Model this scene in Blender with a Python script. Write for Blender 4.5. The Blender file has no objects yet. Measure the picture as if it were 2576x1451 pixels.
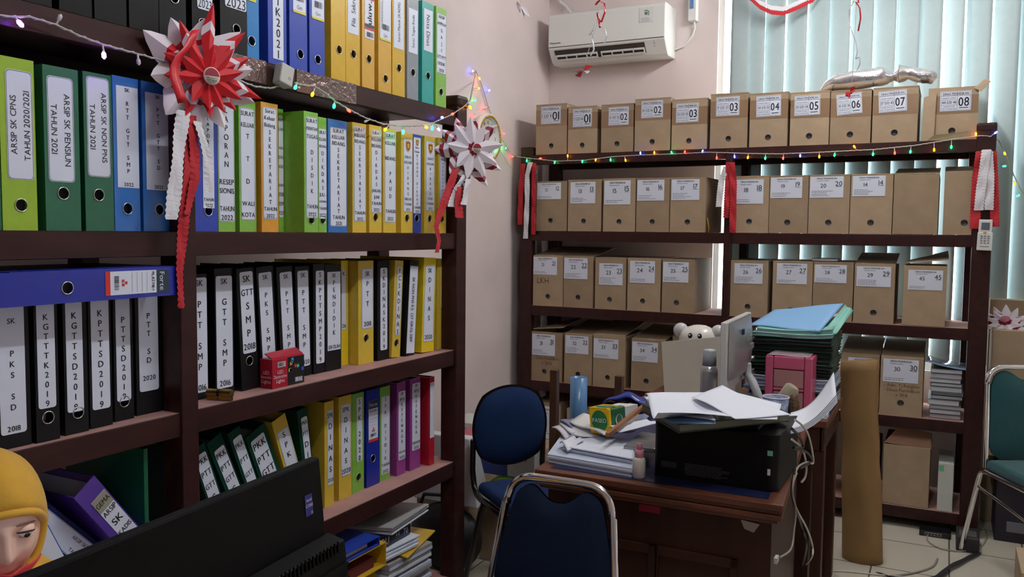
import bpy, math, random
import numpy as np
from mathutils import Matrix, Vector
V = Vector
random.seed(7)
sc = bpy.context.scene
COL = sc.collection

# ------------------------------------------------------------------ camera
F_PX, YAW, PITCH, ROLL, EYE = 2133.96, 0.4737, 0.0666, 0.0100, 1.45
fw = V((-math.sin(YAW) * math.cos(PITCH), math.cos(YAW) * math.cos(PITCH), -math.sin(PITCH)))
r0 = V((math.cos(YAW), math.sin(YAW), 0))
u0 = r0.cross(fw)
CR = r0 * math.cos(ROLL) + u0 * math.sin(ROLL)
CU = -r0 * math.sin(ROLL) + u0 * math.cos(ROLL)
ORG = V((0, 0, EYE))
cd = bpy.data.cameras.new('camera')
cam = bpy.data.objects.new('camera', cd)
COL.objects.link(cam)
m = Matrix.Identity(4)
for i in range(3):
    m[i][0], m[i][1], m[i][2], m[i][3] = CR[i], CU[i], -fw[i], ORG[i]
cam.matrix_world = m
cd.sensor_fit = 'HORIZONTAL'
cd.sensor_width = 36
cd.lens = F_PX / 2576 * 36
cd.clip_start = 0.05
sc.camera = cam

# ------------------------------------------------------------------ world, lights, exposure
w = bpy.data.worlds.new('daylight')
sc.world = w
w.use_nodes = True
bg = w.node_tree.nodes['Background']
bg.inputs[0].default_value = (0.93, 0.97, 1.0, 1)
bg.inputs[1].default_value = 9.0
sc.view_settings.view_transform = 'Standard'
sc.view_settings.look = 'None'
sc.view_settings.exposure = -0.22
sc.view_settings.gamma = 1.0
sc.view_settings.use_curve_mapping = False
sc.cycles.use_denoising = True
sc.cycles.max_bounces = 8


def area(name, loc, target, sx, sy, power, col=(1, 1, 1)):
    l = bpy.data.lights.new(name, 'AREA')
    l.shape = 'RECTANGLE'
    l.size, l.size_y = sx, sy
    l.energy = power
    l.color = col
    o = bpy.data.objects.new(name, l)
    COL.objects.link(o)
    o.location = loc
    o.rotation_euler = (V(target) - V(loc)).to_track_quat('-Z', 'Y').to_euler()
    return o


# the room's two tube lamps, hung just under the ceiling
def lamp_tube(name, label, c, half, along, strength, col):
    me = bpy.data.meshes.new('tube')
    vs, fs, n = [], [], 12
    c, along = V(c), V(along)
    s = along.cross(V((0, 0, 1)))
    for e in (-1, 1):
        for k in range(n):
            a = 2 * math.pi * k / n
            vs.append(along * (half * e) + (s * math.cos(a) + V((0, 0, 1)) * math.sin(a)) * 0.022)
    fs = [(k, (k + 1) % n, n + (k + 1) % n, n + k) for k in range(n)] + [tuple(range(n - 1, -1, -1)), tuple(range(n, 2 * n))]
    me.from_pydata([tuple(p) for p in vs], [], fs)
    mt = bpy.data.materials.new(name + ' glow')
    mt.use_nodes = True
    b = mt.node_tree.nodes['Principled BSDF']
    b.inputs['Emission Color'].default_value = (*col, 1)
    b.inputs['Emission Strength'].default_value = strength
    me.materials.append(mt)
    root = bpy.data.objects.new('tube_lamp', None)
    COL.objects.link(root)
    root.location = c
    root['label'], root['category'] = label, 'lamp'
    o = bpy.data.objects.new('tube', me)
    COL.objects.link(o)
    o.parent = root
    h = bpy.data.meshes.new('batten')
    w0, w1 = along * (half + 0.03), s * 0.03
    z0, z1 = V((0, 0, 0.035)), V((0, 0, 3.0985 - c.z))
    q = [-w0 - w1, w0 - w1, w0 + w1, -w0 + w1]
    h.from_pydata([tuple(p + z0) for p in q] + [tuple(p + z1) for p in q], [], [(0, 3, 2, 1), (4, 5, 6, 7), (0, 1, 5, 4), (1, 2, 6, 5), (2, 3, 7, 6), (3, 0, 4, 7)])
    o = bpy.data.objects.new('batten', h)
    COL.objects.link(o)
    o.parent = root


lamp_tube('far tube', 'tube lamp on the ceiling in front of the air conditioner', (-0.42, 4.0, 3.02), 0.45, (0, 1, 0), 150, (1.0, 0.985, 0.98))
lamp_tube('near tube', 'tube lamp on the ceiling between the left shelf and the camera', (-0.25, 1.6, 3.02), 0.6, (0, 1, 0), 112, (0.92, 0.955, 1.0))


# ------------------------------------------------------------------ back projection of a sight line onto a plane of the room
def ray(x, y):
    return fw + CR * ((x - 1288) / F_PX) - CU * ((y - 725.5) / F_PX)


def ax(x, y, X):
    d = ray(x, y)
    return ORG + d * (X / d.x)


def ay(x, y, Y):
    d = ray(x, y)
    return ORG + d * (Y / d.y)


def az(x, y, Z):
    d = ray(x, y)
    return ORG + d * ((Z - EYE) / d.z)


# ------------------------------------------------------------------ materials
def lin(c):
    out = []
    for v in c[:3]:
        v = v / 255.0
        out.append(v / 12.92 if v <= 0.04045 else ((v + 0.055) / 1.055) ** 2.4)
    return tuple(out)


MATS = {}


def mat(name, rgb, rough=0.5, metal=0.0, spec=0.5, noise=0.0, nscale=8.0, bump=0.0, bscale=60.0, trans=0.0, alpha=1.0,
        emit=None, estr=0.0, translucent=0.0, sheen=0.0, coat=0.0, stretch=None):
    if name in MATS:
        return MATS[name]
    mt = bpy.data.materials.new(name)
    mt.use_nodes = True
    nt = mt.node_tree
    b = nt.nodes['Principled BSDF']
    c = lin(rgb)
    b.inputs['Base Color'].default_value = (*c, 1)
    b.inputs['Roughness'].default_value = rough
    b.inputs['Metallic'].default_value = metal
    b.inputs['Specular IOR Level'].default_value = spec
    b.inputs['Transmission Weight'].default_value = trans
    b.inputs['Alpha'].default_value = alpha
    if coat:
        b.inputs['Coat Weight'].default_value = coat
        b.inputs['Coat Roughness'].default_value = 0.15
    if sheen:
        b.inputs['Sheen Weight'].default_value = sheen
    if emit:
        b.inputs['Emission Color'].default_value = (*lin(emit), 1)
        b.inputs['Emission Strength'].default_value = estr
    if noise or bump:
        tc = nt.nodes.new('ShaderNodeTexCoord')
        src = tc.outputs['Object']
        if stretch:
            mp = nt.nodes.new('ShaderNodeMapping')
            mp.inputs['Scale'].default_value = stretch
            nt.links.new(src, mp.inputs['Vector'])
            src = mp.outputs['Vector']
    if noise:
        n = nt.nodes.new('ShaderNodeTexNoise')
        n.inputs['Scale'].default_value = nscale
        n.inputs['Detail'].default_value = 6
        nt.links.new(src, n.inputs['Vector'])
        rp = nt.nodes.new('ShaderNodeValToRGB')
        rp.color_ramp.elements[0].position = 0.3
        rp.color_ramp.elements[1].position = 0.72
        rp.color_ramp.elements[0].color = (*[max(0, v * (1 - noise)) for v in c], 1)
        rp.color_ramp.elements[1].color = (*[min(1, v * (1 + noise * 0.6)) for v in c], 1)
        nt.links.new(n.outputs['Fac'], rp.inputs['Fac'])
        nt.links.new(rp.outputs['Color'], b.inputs['Base Color'])
    if bump:
        n2 = nt.nodes.new('ShaderNodeTexNoise')
        n2.inputs['Scale'].default_value = bscale
        n2.inputs['Detail'].default_value = 4
        nt.links.new(src, n2.inputs['Vector'])
        bp = nt.nodes.new('ShaderNodeBump')
        bp.inputs['Strength'].default_value = bump
        bp.inputs['Distance'].default_value = 0.004
        nt.links.new(n2.outputs['Fac'], bp.inputs['Height'])
        nt.links.new(bp.outputs['Normal'], b.inputs['Normal'])
    if translucent:
        tl = nt.nodes.new('ShaderNodeBsdfTranslucent')
        tl.inputs['Color'].default_value = (*c, 1)
        mx = nt.nodes.new('ShaderNodeMixShader')
        mx.inputs[0].default_value = translucent
        nt.links.new(b.outputs[0], mx.inputs[1])
        nt.links.new(tl.outputs[0], mx.inputs[2])
        nt.links.new(mx.outputs[0], nt.nodes['Material Output'].inputs['Surface'])
    MATS[name] = mt
    return mt


# ------------------------------------------------------------------ glyphs
GL = {}


def glyph(ch, bold):
    k = (ch, bold)
    if k in GL:
        return GL[k]
    cu = bpy.data.curves.new('glyph', 'FONT')
    cu.body = ch
    cu.resolution_u = 3
    o = bpy.data.objects.new('glyph', cu)
    me = o.to_mesh()
    vs = [(v.co.x, v.co.y) for v in me.vertices]
    fs = [tuple(p.vertices) for p in me.polygons]
    o.to_mesh_clear()
    bpy.data.objects.remove(o)
    bpy.data.curves.remove(cu)
    if vs:
        x0 = min(a for a, _ in vs)
        x1 = max(a for a, _ in vs)
        vs = [(a - x0, b, 0.0) for a, b in vs]
        if bold:
            n_ = len(vs)
            vs = [(a, b, 0.0) for a, b, _ in vs] + [(a + 0.034, b, 0.002) for a, b, _ in vs] + [(a + 0.017, b + 0.012, 0.004) for a, b, _ in vs]
            fs = fs + [tuple(i + n_ for i in f) for f in fs] + [tuple(i + 2 * n_ for i in f) for f in fs]
            x1 += 0.034
        g = (vs, fs, x1 - x0)
    else:
        g = ([], [], 0.2)
    GL[k] = g
    return g


def text_width(s, bold=False):
    return sum(glyph(c, bold)[2] + 0.085 for c in s) - 0.085 if s else 0


# ------------------------------------------------------------------ mesh builder
class MB:
    def __init__(self, M=None):
        self.v, self.f, self.mi, self.sm = [], [], [], []
        self.mats = []
        self.M = M or Matrix.Identity(4)

    def slot(self, m):
        if m not in self.mats:
            self.mats.append(m)
        return self.mats.index(m)

    def add(self, vs, fs, m, smooth=False, M=None):
        T = self.M @ M if M is not None else self.M
        b = len(self.v)
        self.v += [T @ V(p) for p in vs]
        s = self.slot(m)
        for f in fs:
            self.f.append(tuple(b + i for i in f))
            self.mi.append(s)
            self.sm.append(smooth)
        return self

    def box(self, a, c, m, M=None, taper=None):
        x0, y0, z0 = a
        x1, y1, z1 = c
        vs = [(x0, y0, z0), (x1, y0, z0), (x1, y1, z0), (x0, y1, z0), (x0, y0, z1), (x1, y0, z1), (x1, y1, z1), (x0, y1, z1)]
        if taper:
            cx, cy = (x0 + x1) / 2, (y0 + y1) / 2
            vs = vs[:4] + [(cx + (x - cx) * taper, cy + (y - cy) * taper, z) for x, y, z in vs[4:]]
        return self.add(vs, [(0, 3, 2, 1), (4, 5, 6, 7), (0, 1, 5, 4), (1, 2, 6, 5), (2, 3, 7, 6), (3, 0, 4, 7)], m, M=M)

    def hexa(self, vs, m, M=None):
        return self.add(vs, [(0, 3, 2, 1), (4, 5, 6, 7), (0, 1, 5, 4), (1, 2, 6, 5), (2, 3, 7, 6), (3, 0, 4, 7)], m, M=M)

    def slab(self, quad, n, t, m):
        """quad of four points extruded by t along n"""
        n = V(n).normalized() * t
        q = [V(p) for p in quad]
        return self.hexa(q + [p + n for p in q], m)

    def prism(self, poly, z0, z1, m, M=None, smooth=False):
        n = len(poly)
        vs = [(x, y, z0) for x, y in poly] + [(x, y, z1) for x, y in poly]
        self.add(vs, [tuple(range(n - 1, -1, -1)), tuple(range(n, 2 * n))], m, M=M)
        return self.add(vs, [(i, (i + 1) % n, n + (i + 1) % n, n + i) for i in range(n)], m, smooth, M=M)

    def poly(self, pts, m, M=None):
        return self.add(pts, [tuple(range(len(pts)))], m, M=M)

    def tube(self, path, r, m, seg=8, cap=True, closed=False):
        P = [V(p) for p in path]
        n = len(P)
        rr = r if isinstance(r, (list, tuple)) else [r] * n
        vs, fs = [], []
        up = None
        for i in range(n):
            a = P[(i - 1) % n] if closed else P[max(i - 1, 0)]
            c = P[(i + 1) % n] if closed else P[min(i + 1, n - 1)]
            t = (c - a)
            t = t.normalized() if t.length > 1e-9 else V((0, 0, 1))
            if up is None:
                up = t.orthogonal().normalized()
            up = up - t * up.dot(t)
            up = up.normalized() if up.length > 1e-6 else t.orthogonal().normalized()
            s = t.cross(up)
            for k in range(seg):
                q = 2 * math.pi * k / seg
                vs.append(P[i] + (up * math.cos(q) + s * math.sin(q)) * rr[i])
        L = n if closed else n - 1
        for i in range(L):
            for k in range(seg):
                a, b = i * seg + k, i * seg + (k + 1) % seg
                j = (i + 1) % n
                fs.append((a, b, j * seg + (k + 1) % seg, j * seg + k))
        self.add(vs, fs, m, True)
        if cap and not closed:
            self.add(vs[:seg], [tuple(range(seg - 1, -1, -1))], m)
            self.add(vs[-seg:], [tuple(range(seg))], m)
        return self

    def lathe(self, prof, m, seg=20, M=None, smooth=True):
        vs, fs = [], []
        n = len(prof)
        for r, z in prof:
            for k in range(seg):
                q = 2 * math.pi * k / seg
                vs.append((r * math.cos(q), r * math.sin(q), z))
        for i in range(n - 1):
            for k in range(seg):
                a, b = i * seg + k, i * seg + (k + 1) % seg
                fs.append((a, b, b + seg, a + seg))
        if prof[0][0] > 1e-6:
            fs.append(tuple(range(seg - 1, -1, -1)))
        if prof[-1][0] > 1e-6:
            fs.append(tuple((n - 1) * seg + k for k in range(seg)))
        return self.add(vs, fs, m, smooth, M=M)

    def ball(self, c, r, m, seg=14, rings=9, scale=(1, 1, 1), M=None):
        vs, fs = [], []
        for i in range(rings + 1):
            th = math.pi * i / rings
            for k in range(seg):
                q = 2 * math.pi * k / seg
                vs.append((c[0] + r * scale[0] * math.sin(th) * math.cos(q), c[1] + r * scale[1] * math.sin(th) * math.sin(q), c[2] + r * scale[2] * math.cos(th)))
        for i in range(rings):
            for k in range(seg):
                a, b = i * seg + k, i * seg + (k + 1) % seg
                fs.append((a, a + seg, b + seg, b))
        return self.add(vs, fs, m, True, M=M)

    def grid(self, fn, nu, nv, m, smooth=True, thick=0.0):
        vs, fs = [], []
        for i in range(nu + 1):
            for j in range(nv + 1):
                vs.append(V(fn(i / nu, j / nv)))
        for i in range(nu):
            for j in range(nv):
                a = i * (nv + 1) + j
                fs.append((a, a + nv + 1, a + nv + 2, a + 1))
        return self.add(vs, fs, m, smooth)

    def text(self, s, M, size, m, bold=False, align='C', sx=1.0):
        wd = text_width(s, bold) * size * sx
        x = {'C': -wd / 2, 'L': 0, 'R': -wd}[align]
        for ch in s:
            vs, fs, gw = glyph(ch, bold)
            if vs:
                self.add([(x + a * size * sx, b * size, c * size) for a, b, c in vs], fs, m, M=M)
            x += (gw + 0.085) * size * sx
        return self

    def rows(self, s, rect, M, m, bold=False, k=0.74, wmax=0.9, scale=1.0):
        """lines separated by | filling rect (u0,v0,u1,v1) from the top"""
        u0_, v0_, u1_, v1_ = rect
        L = s.split('|')
        h = (v1_ - v0_) / len(L)
        for i, t in enumerate(L):
            t = t.strip()
            if not t:
                continue
            sz = h * min(0.95, k * (1.28 if len(t) < 2 else 1.15)) / 0.73 * scale
            wd = text_width(t, bold) * sz
            lim = (u1_ - u0_) * wmax
            sxx = 1.0
            if wd > lim:
                q = lim / wd
                if q < 0.75:
                    sz *= q / 0.75 if q / 0.75 < 1 else 1
                    sxx = min(1.0, lim / (text_width(t, bold) * sz))
                else:
                    sxx = q
            cy = v1_ - h * (i + 0.5) - 0.365 * sz
            self.text(t, M @ Matrix.Translation(((u0_ + u1_) / 2, cy, 0)), sz, m, bold, 'C', sxx)
        return self

    def cols(self, s, rect, M, m, down=True, bold=False, k=0.5, lmax=0.74):
        """rotated lines separated by |"""
        u0_, v0_, u1_, v1_ = rect
        L = s.split('|')
        wcol = (u1_ - u0_) / len(L)
        for i, t in enumerate(L):
            t = t.strip()
            if not t:
                continue
            sz = wcol * k / 0.73
            wd = text_width(t, bold) * sz
            lim = (v1_ - v0_) * lmax
            sxx = min(1.0, lim / wd) if wd else 1
            if sxx < 0.75:
                sz *= sxx / 0.75
                sxx = min(1.0, lim / (text_width(t, bold) * sz))
            cu_ = (u1_ - wcol * (i + 0.5)) if down else (u0_ + wcol * (i + 0.5))
            R = Matrix.Rotation(-math.pi / 2 if down else math.pi / 2, 4, 'Z')
            off = -0.365 * sz if down else 0.365 * sz
            self.text(t, M @ Matrix.Translation((cu_ + off, (v0_ + v1_) / 2, 0)) @ R, sz, m, bold, 'C', sxx)
        return self

    def rrect(self, rect, rad, M, m, border=None, bw=0.0008):
        u0_, v0_, u1_, v1_ = rect
        rad = min(rad, (u1_ - u0_) / 2.01, (v1_ - v0_) / 2.01)

        def outline(d):
            pts = []
            for cx, cy, a0 in ((u1_ - rad, v1_ - rad, 0), (u0_ + rad, v1_ - rad, 90), (u0_ + rad, v0_ + rad, 180), (u1_ - rad, v0_ + rad, 270)):
                for q in (0, 30, 60, 90):
                    a = math.radians(a0 + q)
                    pts.append((cx + (rad + d) * math.cos(a), cy + (rad + d) * math.sin(a), 0))
            return pts
        if rad <= 1e-5:
            pts = [(u0_, v0_, 0), (u1_, v0_, 0), (u1_, v1_, 0), (u0_, v1_, 0)]
        else:
            pts = outline(0)
        n = len(pts)
        th = 0.0006
        # a sheet with a little thickness
        self.add(pts + [(x, y, -th) for x, y, z in pts], [tuple(range(n))] + [(i, n + i, n + (i + 1) % n, (i + 1) % n) for i in range(n)], m, M=M)
        if border is not None:
            ins = 0.0012
            c = [((x - (u0_ + u1_) / 2) * (1 - 2 * ins / (u1_ - u0_)) + (u0_ + u1_) / 2, (y - (v0_ + v1_) / 2) * (1 - 2 * ins / (v1_ - v0_)) + (v0_ + v1_) / 2, 0.0003) for x, y, z in pts]
            e = [((x - (u0_ + u1_) / 2) * (1 - 2 * (ins + bw) / (u1_ - u0_)) + (u0_ + u1_) / 2, (y - (v0_ + v1_) / 2) * (1 - 2 * (ins + bw) / (v1_ - v0_)) + (v0_ + v1_) / 2, 0.0003) for x, y, z in pts]
            self.add(c + e, [(i, (i + 1) % n, n + (i + 1) % n, n + i) for i in range(n)], border, M=M)
        return self

    def rect(self, a, b, c, d, m, M, z=0.0004):
        return self.add([(a, b, z), (c, b, z), (c, d, z), (a, d, z)], [(0, 1, 2, 3)], m, M=M)

    def build(self, name, parent=None, bevel=0.0, seg=2, world=True, smooth=None, solid=0.0, sub=0, kind=None, label=None, merge=False, under=None):
        me = bpy.data.meshes.new(name)
        vs = self.v
        if parent is not None and world:
            inv = ROOT[parent.name].inverted()
            vs = [inv @ p for p in vs]
        me.from_pydata([tuple(p) for p in vs], [], self.f)
        for mm in self.mats:
            me.materials.append(mm)
        me.polygons.foreach_set('material_index', self.mi)
        me.polygons.foreach_set('use_smooth', [bool(s) if smooth is None else smooth for s in self.sm])
        me.update()
        if merge:
            import bmesh
            bm = bmesh.new()
            bm.from_mesh(me)
            bmesh.ops.remove_doubles(bm, verts=bm.verts, dist=1e-5)
            bm.to_mesh(me)
            bm.free()
        o = bpy.data.objects.new(name, me)
        COL.objects.link(o)
        if parent is not None:
            o.parent = under or parent
        if solid:
            md = o.modifiers.new('thickness', 'SOLIDIFY')
            md.thickness = solid
            md.offset = 0
        if bevel:
            md = o.modifiers.new('edge', 'BEVEL')
            md.width = bevel
            md.segments = seg
            md.limit_method = 'ANGLE'
            md.angle_limit = math.radians(40)
        if sub:
            md = o.modifiers.new('round', 'SUBSURF')
            md.levels = md.render_levels = sub
        if kind:
            o['kind'] = kind
        if label:
            o['label'] = label
        return o


ROOT = {}


def thing(name, label, cat, M=None, group=None):
    o = bpy.data.objects.new(name, None)
    COL.objects.link(o)
    o.empty_display_size = 0.05
    if M is None:
        M = Matrix.Identity(4)
    elif not isinstance(M, Matrix):
        M = Matrix.Translation(V(M))
    o.matrix_world = M
    ROOT[o.name] = M
    tag(o, label, cat, group)
    return o


def tag(o, label, cat, group=None):
    o['label'] = label
    o['category'] = cat
    if group:
        o['group'] = group
    return o


def frame(o, u, v, w):
    M = Matrix.Identity(4)
    for i in range(3):
        M[i][0], M[i][1], M[i][2], M[i][3] = u[i], v[i], w[i], o[i]
    return M


def plate_hole(mb, w_, h_, t, hu, hv, hr, m, M=None, seg=20):
    """upright plate 0..w, 0..h, from z=-t to z=0, pierced by a round hole"""
    q = hr * 1.35
    a, b, c, d = hu - q, hu + q, hv - q, hv + q
    a, b, c, d = max(a, 0.0005), min(b, w_ - 0.0005), max(c, 0.0005), min(d, h_ - 0.0005)
    for z, flip in ((0, False), (-t, True)):
        vs, fs = [], []
        xs, ys = [0, a, b, w_], [0, c, d, h_]
        for y in ys:
            for x in xs:
                vs.append((x, y, z))
        for j in range(3):
            for i in range(3):
                if i == 1 and j == 1:
                    continue
                f = (j * 4 + i, j * 4 + i + 1, j * 4 + 5 + i, j * 4 + 4 + i)
                fs.append(f[::-1] if flip else f)
        base = len(vs)
        for k in range(seg):
            A = 2 * math.pi * (k + 0.5) / seg
            vs.append((hu + hr * math.cos(A), hv + hr * math.sin(A), z))
            s = 1 / max(abs(math.cos(A)), abs(math.sin(A)))
            ex, ey = math.cos(A) * s, math.sin(A) * s
            vs.append(((a + b) / 2 + ex * (b - a) / 2, (c + d) / 2 + ey * (d - c) / 2, z))
        for k in range(seg):
            i0, i1 = base + 2 * k, base + 2 * ((k + 1) % seg)
            f = (i0, i0 + 1, i1 + 1, i1)
            # corners of the square
            fs.append(f[::-1] if flip else f)
            p, qv = vs[i0 + 1], vs[i1 + 1]
            if abs(p[0] - qv[0]) > 1e-6 and abs(p[1] - qv[1]) > 1e-6:
                cx = a if abs(p[0] - a) < 1e-6 or abs(qv[0] - a) < 1e-6 else b
                cy = c if abs(p[1] - c) < 1e-6 or abs(qv[1] - c) < 1e-6 else d
                vs.append((cx, cy, z))
                f = (i0 + 1, len(vs) - 1, i1 + 1)
                fs.append(f[::-1] if flip else f)
        mb.add(vs, fs, m, M=M)
    vs = [(0, 0, 0), (w_, 0, 0), (w_, h_, 0), (0, h_, 0), (0, 0, -t), (w_, 0, -t), (w_, h_, -t), (0, h_, -t)]
    mb.add(vs, [(0, 4, 5, 1), (1, 5, 6, 2), (2, 6, 7, 3), (3, 7, 4, 0)], m, M=M)
    vs = []
    for k in range(seg):
        A = 2 * math.pi * (k + 0.5) / seg
        vs += [(hu + hr * math.cos(A), hv + hr * math.sin(A), 0), (hu + hr * math.cos(A), hv + hr * math.sin(A), -t)]
    mb.add(vs, [(2 * k, 2 * ((k + 1) % seg), 2 * ((k + 1) % seg) + 1, 2 * k + 1) for k in range(seg)], m, M=M)


# common materials
WOOD = mat('dark stained wood', (52, 25, 23), 0.4, spec=0.28, noise=0.35, nscale=5, stretch=(6, 1, 6), bump=0.05)
DUST = mat('dusty shelf top', (176, 132, 126), 0.75, noise=0.18, nscale=9)
PAPER = mat('white label paper', (220, 226, 242), 0.45, coat=0.25)
INK = mat('black print', (22, 22, 26), 0.6)
SOFTINK = mat('grey print', (120, 122, 132), 0.7)
STEEL = mat('nickel ring', (205, 205, 200), 0.25, metal=1.0)
CHROME = mat('chrome tube', (225, 225, 228), 0.1, metal=1.0)
DARKIN = mat('dark inner lining', (20, 18, 18), 0.8)
SHEETS = mat('stacked paper sheets', (214, 216, 222), 0.8, noise=0.2, nscale=3, stretch=(1, 1, 300))
WHITEPAPER = mat('plain white paper', (232, 235, 246), 0.6)
RED = mat('red paper', (196, 22, 36), 0.4)
MAROON = mat('maroon paper', (138, 20, 44), 0.5)
WHITECARD = mat('white card', (228, 218, 226), 0.5)
BLACKPL = mat('black plastic', (18, 18, 20), 0.45)
CARD = mat('brown cardboard', (164, 142, 116), 0.78, noise=0.1, nscale=14, bump=0.03)
CARDIN = mat('cardboard inside', (136, 108, 82), 0.85)
TAPE = mat('brown packing tape', (140, 112, 86), 0.25)
CLEAR = mat('clear sticky tape', (215, 210, 205), 0.12, alpha=0.32)

# ------------------------------------------------------------------ the room
XW, YB = -2.36, 5.10          # faces of the left wall and of the window wall
WALL = mat('pink painted plaster', (222, 208, 206), 0.7, noise=0.1, nscale=2.2, bump=0.12, bscale=14)
CEIL = mat('white ceiling paint', (225, 222, 216), 0.8)


def structure(o):
    o['kind'] = 'structure'
    return o


def floor_material():
    mt = bpy.data.materials.new('cream floor tiles')
    mt.use_nodes = True
    nt = mt.node_tree
    b = nt.nodes['Principled BSDF']
    tc = nt.nodes.new('ShaderNodeTexCoord')
    mp = nt.nodes.new('ShaderNodeMapping')
    mp.inputs['Location'].default_value = (0.245, -0.175, 0)
    br = nt.nodes.new('ShaderNodeTexBrick')
    br.offset = 0
    br.inputs['Scale'].default_value = 1
    br.inputs['Brick Width'].default_value = 0.305
    br.inputs['Row Height'].default_value = 0.38
    br.inputs['Mortar Size'].default_value = 0.0035
    br.inputs['Color1'].default_value = (*lin((206, 200, 184)), 1)
    br.inputs['Color2'].default_value = (*lin((198, 192, 176)), 1)
    br.inputs['Mortar'].default_value = (*lin((96, 90, 82)), 1)
    nt.links.new(tc.outputs['Object'], mp.inputs['Vector'])
    nt.links.new(mp.outputs['Vector'], br.inputs['Vector'])
    nt.links.new(br.outputs['Color'], b.inputs['Base Color'])
    b.inputs['Roughness'].default_value = 0.2
    return mt


FLOOR = floor_material()
X1, Y0R, ZC = 2.4, -1.6, 3.1
structure(MB().box((XW - 0.1, Y0R - 0.1, -0.1), (X1 + 0.1, YB + 0.2, 0), FLOOR).build('floor'))
structure(MB().box((XW - 0.1, Y0R - 0.1, ZC), (X1 + 0.1, YB + 0.2, ZC + 0.1), CEIL).build('ceiling'))
structure(MB().box((XW - 0.1, Y0R, 0), (XW, YB + 0.15, ZC), WALL).build('wall_left'))
structure(MB().box((X1, Y0R, 0), (X1 + 0.1, YB + 0.15, ZC), WALL).build('wall_right'))
structure(MB().box((XW, Y0R - 0.1, 0), (X1, Y0R, ZC), WALL).build('wall_front'))
WX0, WX1, WZ0, WZ1 = -1.26, 1.9, 0.72, 3.0
wb = MB()
wb.box((XW, YB, 0), (WX0, YB + 0.15, ZC), WALL)
wb.box((WX1, YB, 0), (X1, YB + 0.15, ZC), WALL)
wb.box((WX0, YB, 0), (WX1, YB + 0.15, WZ0), WALL)
wb.box((WX0, YB, WZ1), (WX1, YB + 0.15, ZC), WALL)
structure(wb.build('wall_back'))
FRAME = mat('white window frame', (235, 232, 226), 0.4)
GLASS = mat('window glass', (235, 245, 245), 0.02, trans=1.0, alpha=0.25)
wf = MB()
for a, c in (((WX0, YB + 0.03, WZ0), (WX0 + 0.03, YB + 0.09, WZ1)), ((WX1 - 0.05, YB + 0.03, WZ0), (WX1, YB + 0.09, WZ1)),
             ((WX0, YB + 0.03, WZ0), (WX1, YB + 0.09, WZ0 + 0.05)), ((WX0, YB + 0.03, WZ1 - 0.05), (WX1, YB + 0.09, WZ1)),
             ((0.3, YB + 0.03, WZ0), (0.36, YB + 0.09, WZ1))):
    wf.box(a, c, FRAME)
structure(wf.build('window_1'))
PANE = bpy.data.materials.new('clear pane')
PANE.use_nodes = True
_n = PANE.node_tree
_g, _t, _x = _n.nodes.new('ShaderNodeBsdfGlossy'), _n.nodes.new('ShaderNodeBsdfTransparent'), _n.nodes.new('ShaderNodeMixShader')
_g.inputs['Roughness'].default_value = 0.02
_x.inputs[0].default_value = 0.06
_n.links.new(_t.outputs[0], _x.inputs[1])
_n.links.new(_g.outputs[0], _x.inputs[2])
_n.links.new(_x.outputs[0], _n.nodes['Material Output'].inputs['Surface'])
structure(MB().box((WX0 + 0.03, YB + 0.058, WZ0 + 0.05), (WX1 - 0.05, YB + 0.062, WZ1 - 0.05), PANE).build('window_2'))
# vertical blind: every slat a turned strip of cloth hanging in front of the window
BLIND = mat('pale teal blind cloth', (176, 193, 195), 0.75, noise=0.03, nscale=30, translucent=0.09)
vb = thing('vertical_blind', 'pale teal vertical blind covering the window behind the cardboard box shelf', 'blind', (-1.17, 4.99, 0.80))
MB().box((-1.2, 5.03, 2.94), (1.9, 5.08, 2.98), FRAME).build('head_rail', vb)
sx = [-1.112, -1.028, -0.918, -0.80, -0.684, -0.577, -0.460, -0.347, -0.234, -0.128, -0.009, 0.098, 0.222]
sx += [0.222 + 0.115 * k for k in range(1, 14)]
rs = random.Random(3)
for i, x in enumerate(sx):
    wd = 0.1205
    ang = math.radians(18 + rs.uniform(-3, 3))
    if i == 10:
        ang = math.radians(38)
        x -= 0.008
    c, s = math.cos(ang), math.sin(ang)

    def fn(a, b, x=x, c=c, s=s, wd=wd):
        t = (a - 0.5) * wd
        bow = 0.006 * (1 - (2 * a - 1) ** 2)
        return (x + t * c - bow * s, 5.03 - t * s - bow * c, 0.78 + b * 2.17)
    MB().grid(fn, 6, 1, BLIND).build('slat', vb, solid=0.0012)

# ------------------------------------------------------------------ left bookshelf
XL = -1.63
LB = [1.8934, 1.4426, 1.0063, 0.5808, 0.13]
ls = thing('bookshelf', 'tall dark brown wooden bookshelf along the left wall filled with ring binders', 'bookshelf', (-1.83, 1.4, 0))
for k, z in enumerate(LB):
    b = MB()
    b.box((-2.03, 0.1, z - 0.018), (XL - 0.004, 2.745, z - 0.0009), WOOD)
    b.add([(-2.03, 0.1, z), (XL - 0.001, 0.1, z), (XL - 0.001, 2.745, z), (-2.03, 2.745, z)], [(0, 1, 2, 3)], DUST if k else WOOD)
    b.box((XL - 0.028, 0.1, z - 0.058), (XL, 2.745, z - 0.0006), WOOD)
    b.box((-2.03, 0.1, z - 0.058), (-2.0, 2.745, z - 0.001), WOOD)
    b.build('shelf_board', ls, bevel=0.0015, seg=1)
ztop = ax(1165, 243, XL).z
for y0, y1, z1 in ((2.712, 2.782, ztop - 0.03), (1.433, 1.484, 1.836), (0.12, 0.17, 1.836)):
    for x0, x1 in ((-1.69, -1.622), (-2.035, -1.975)):
        MB().box((x0, y0, 0), (x1, y1, z1), WOOD).build('post', ls, bevel=0.004)
MB().box((-2.035, 2.708, ztop - 0.045), (-1.616, 2.786, ztop), WOOD).build('end_rail', ls, bevel=0.012, seg=3)
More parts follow.
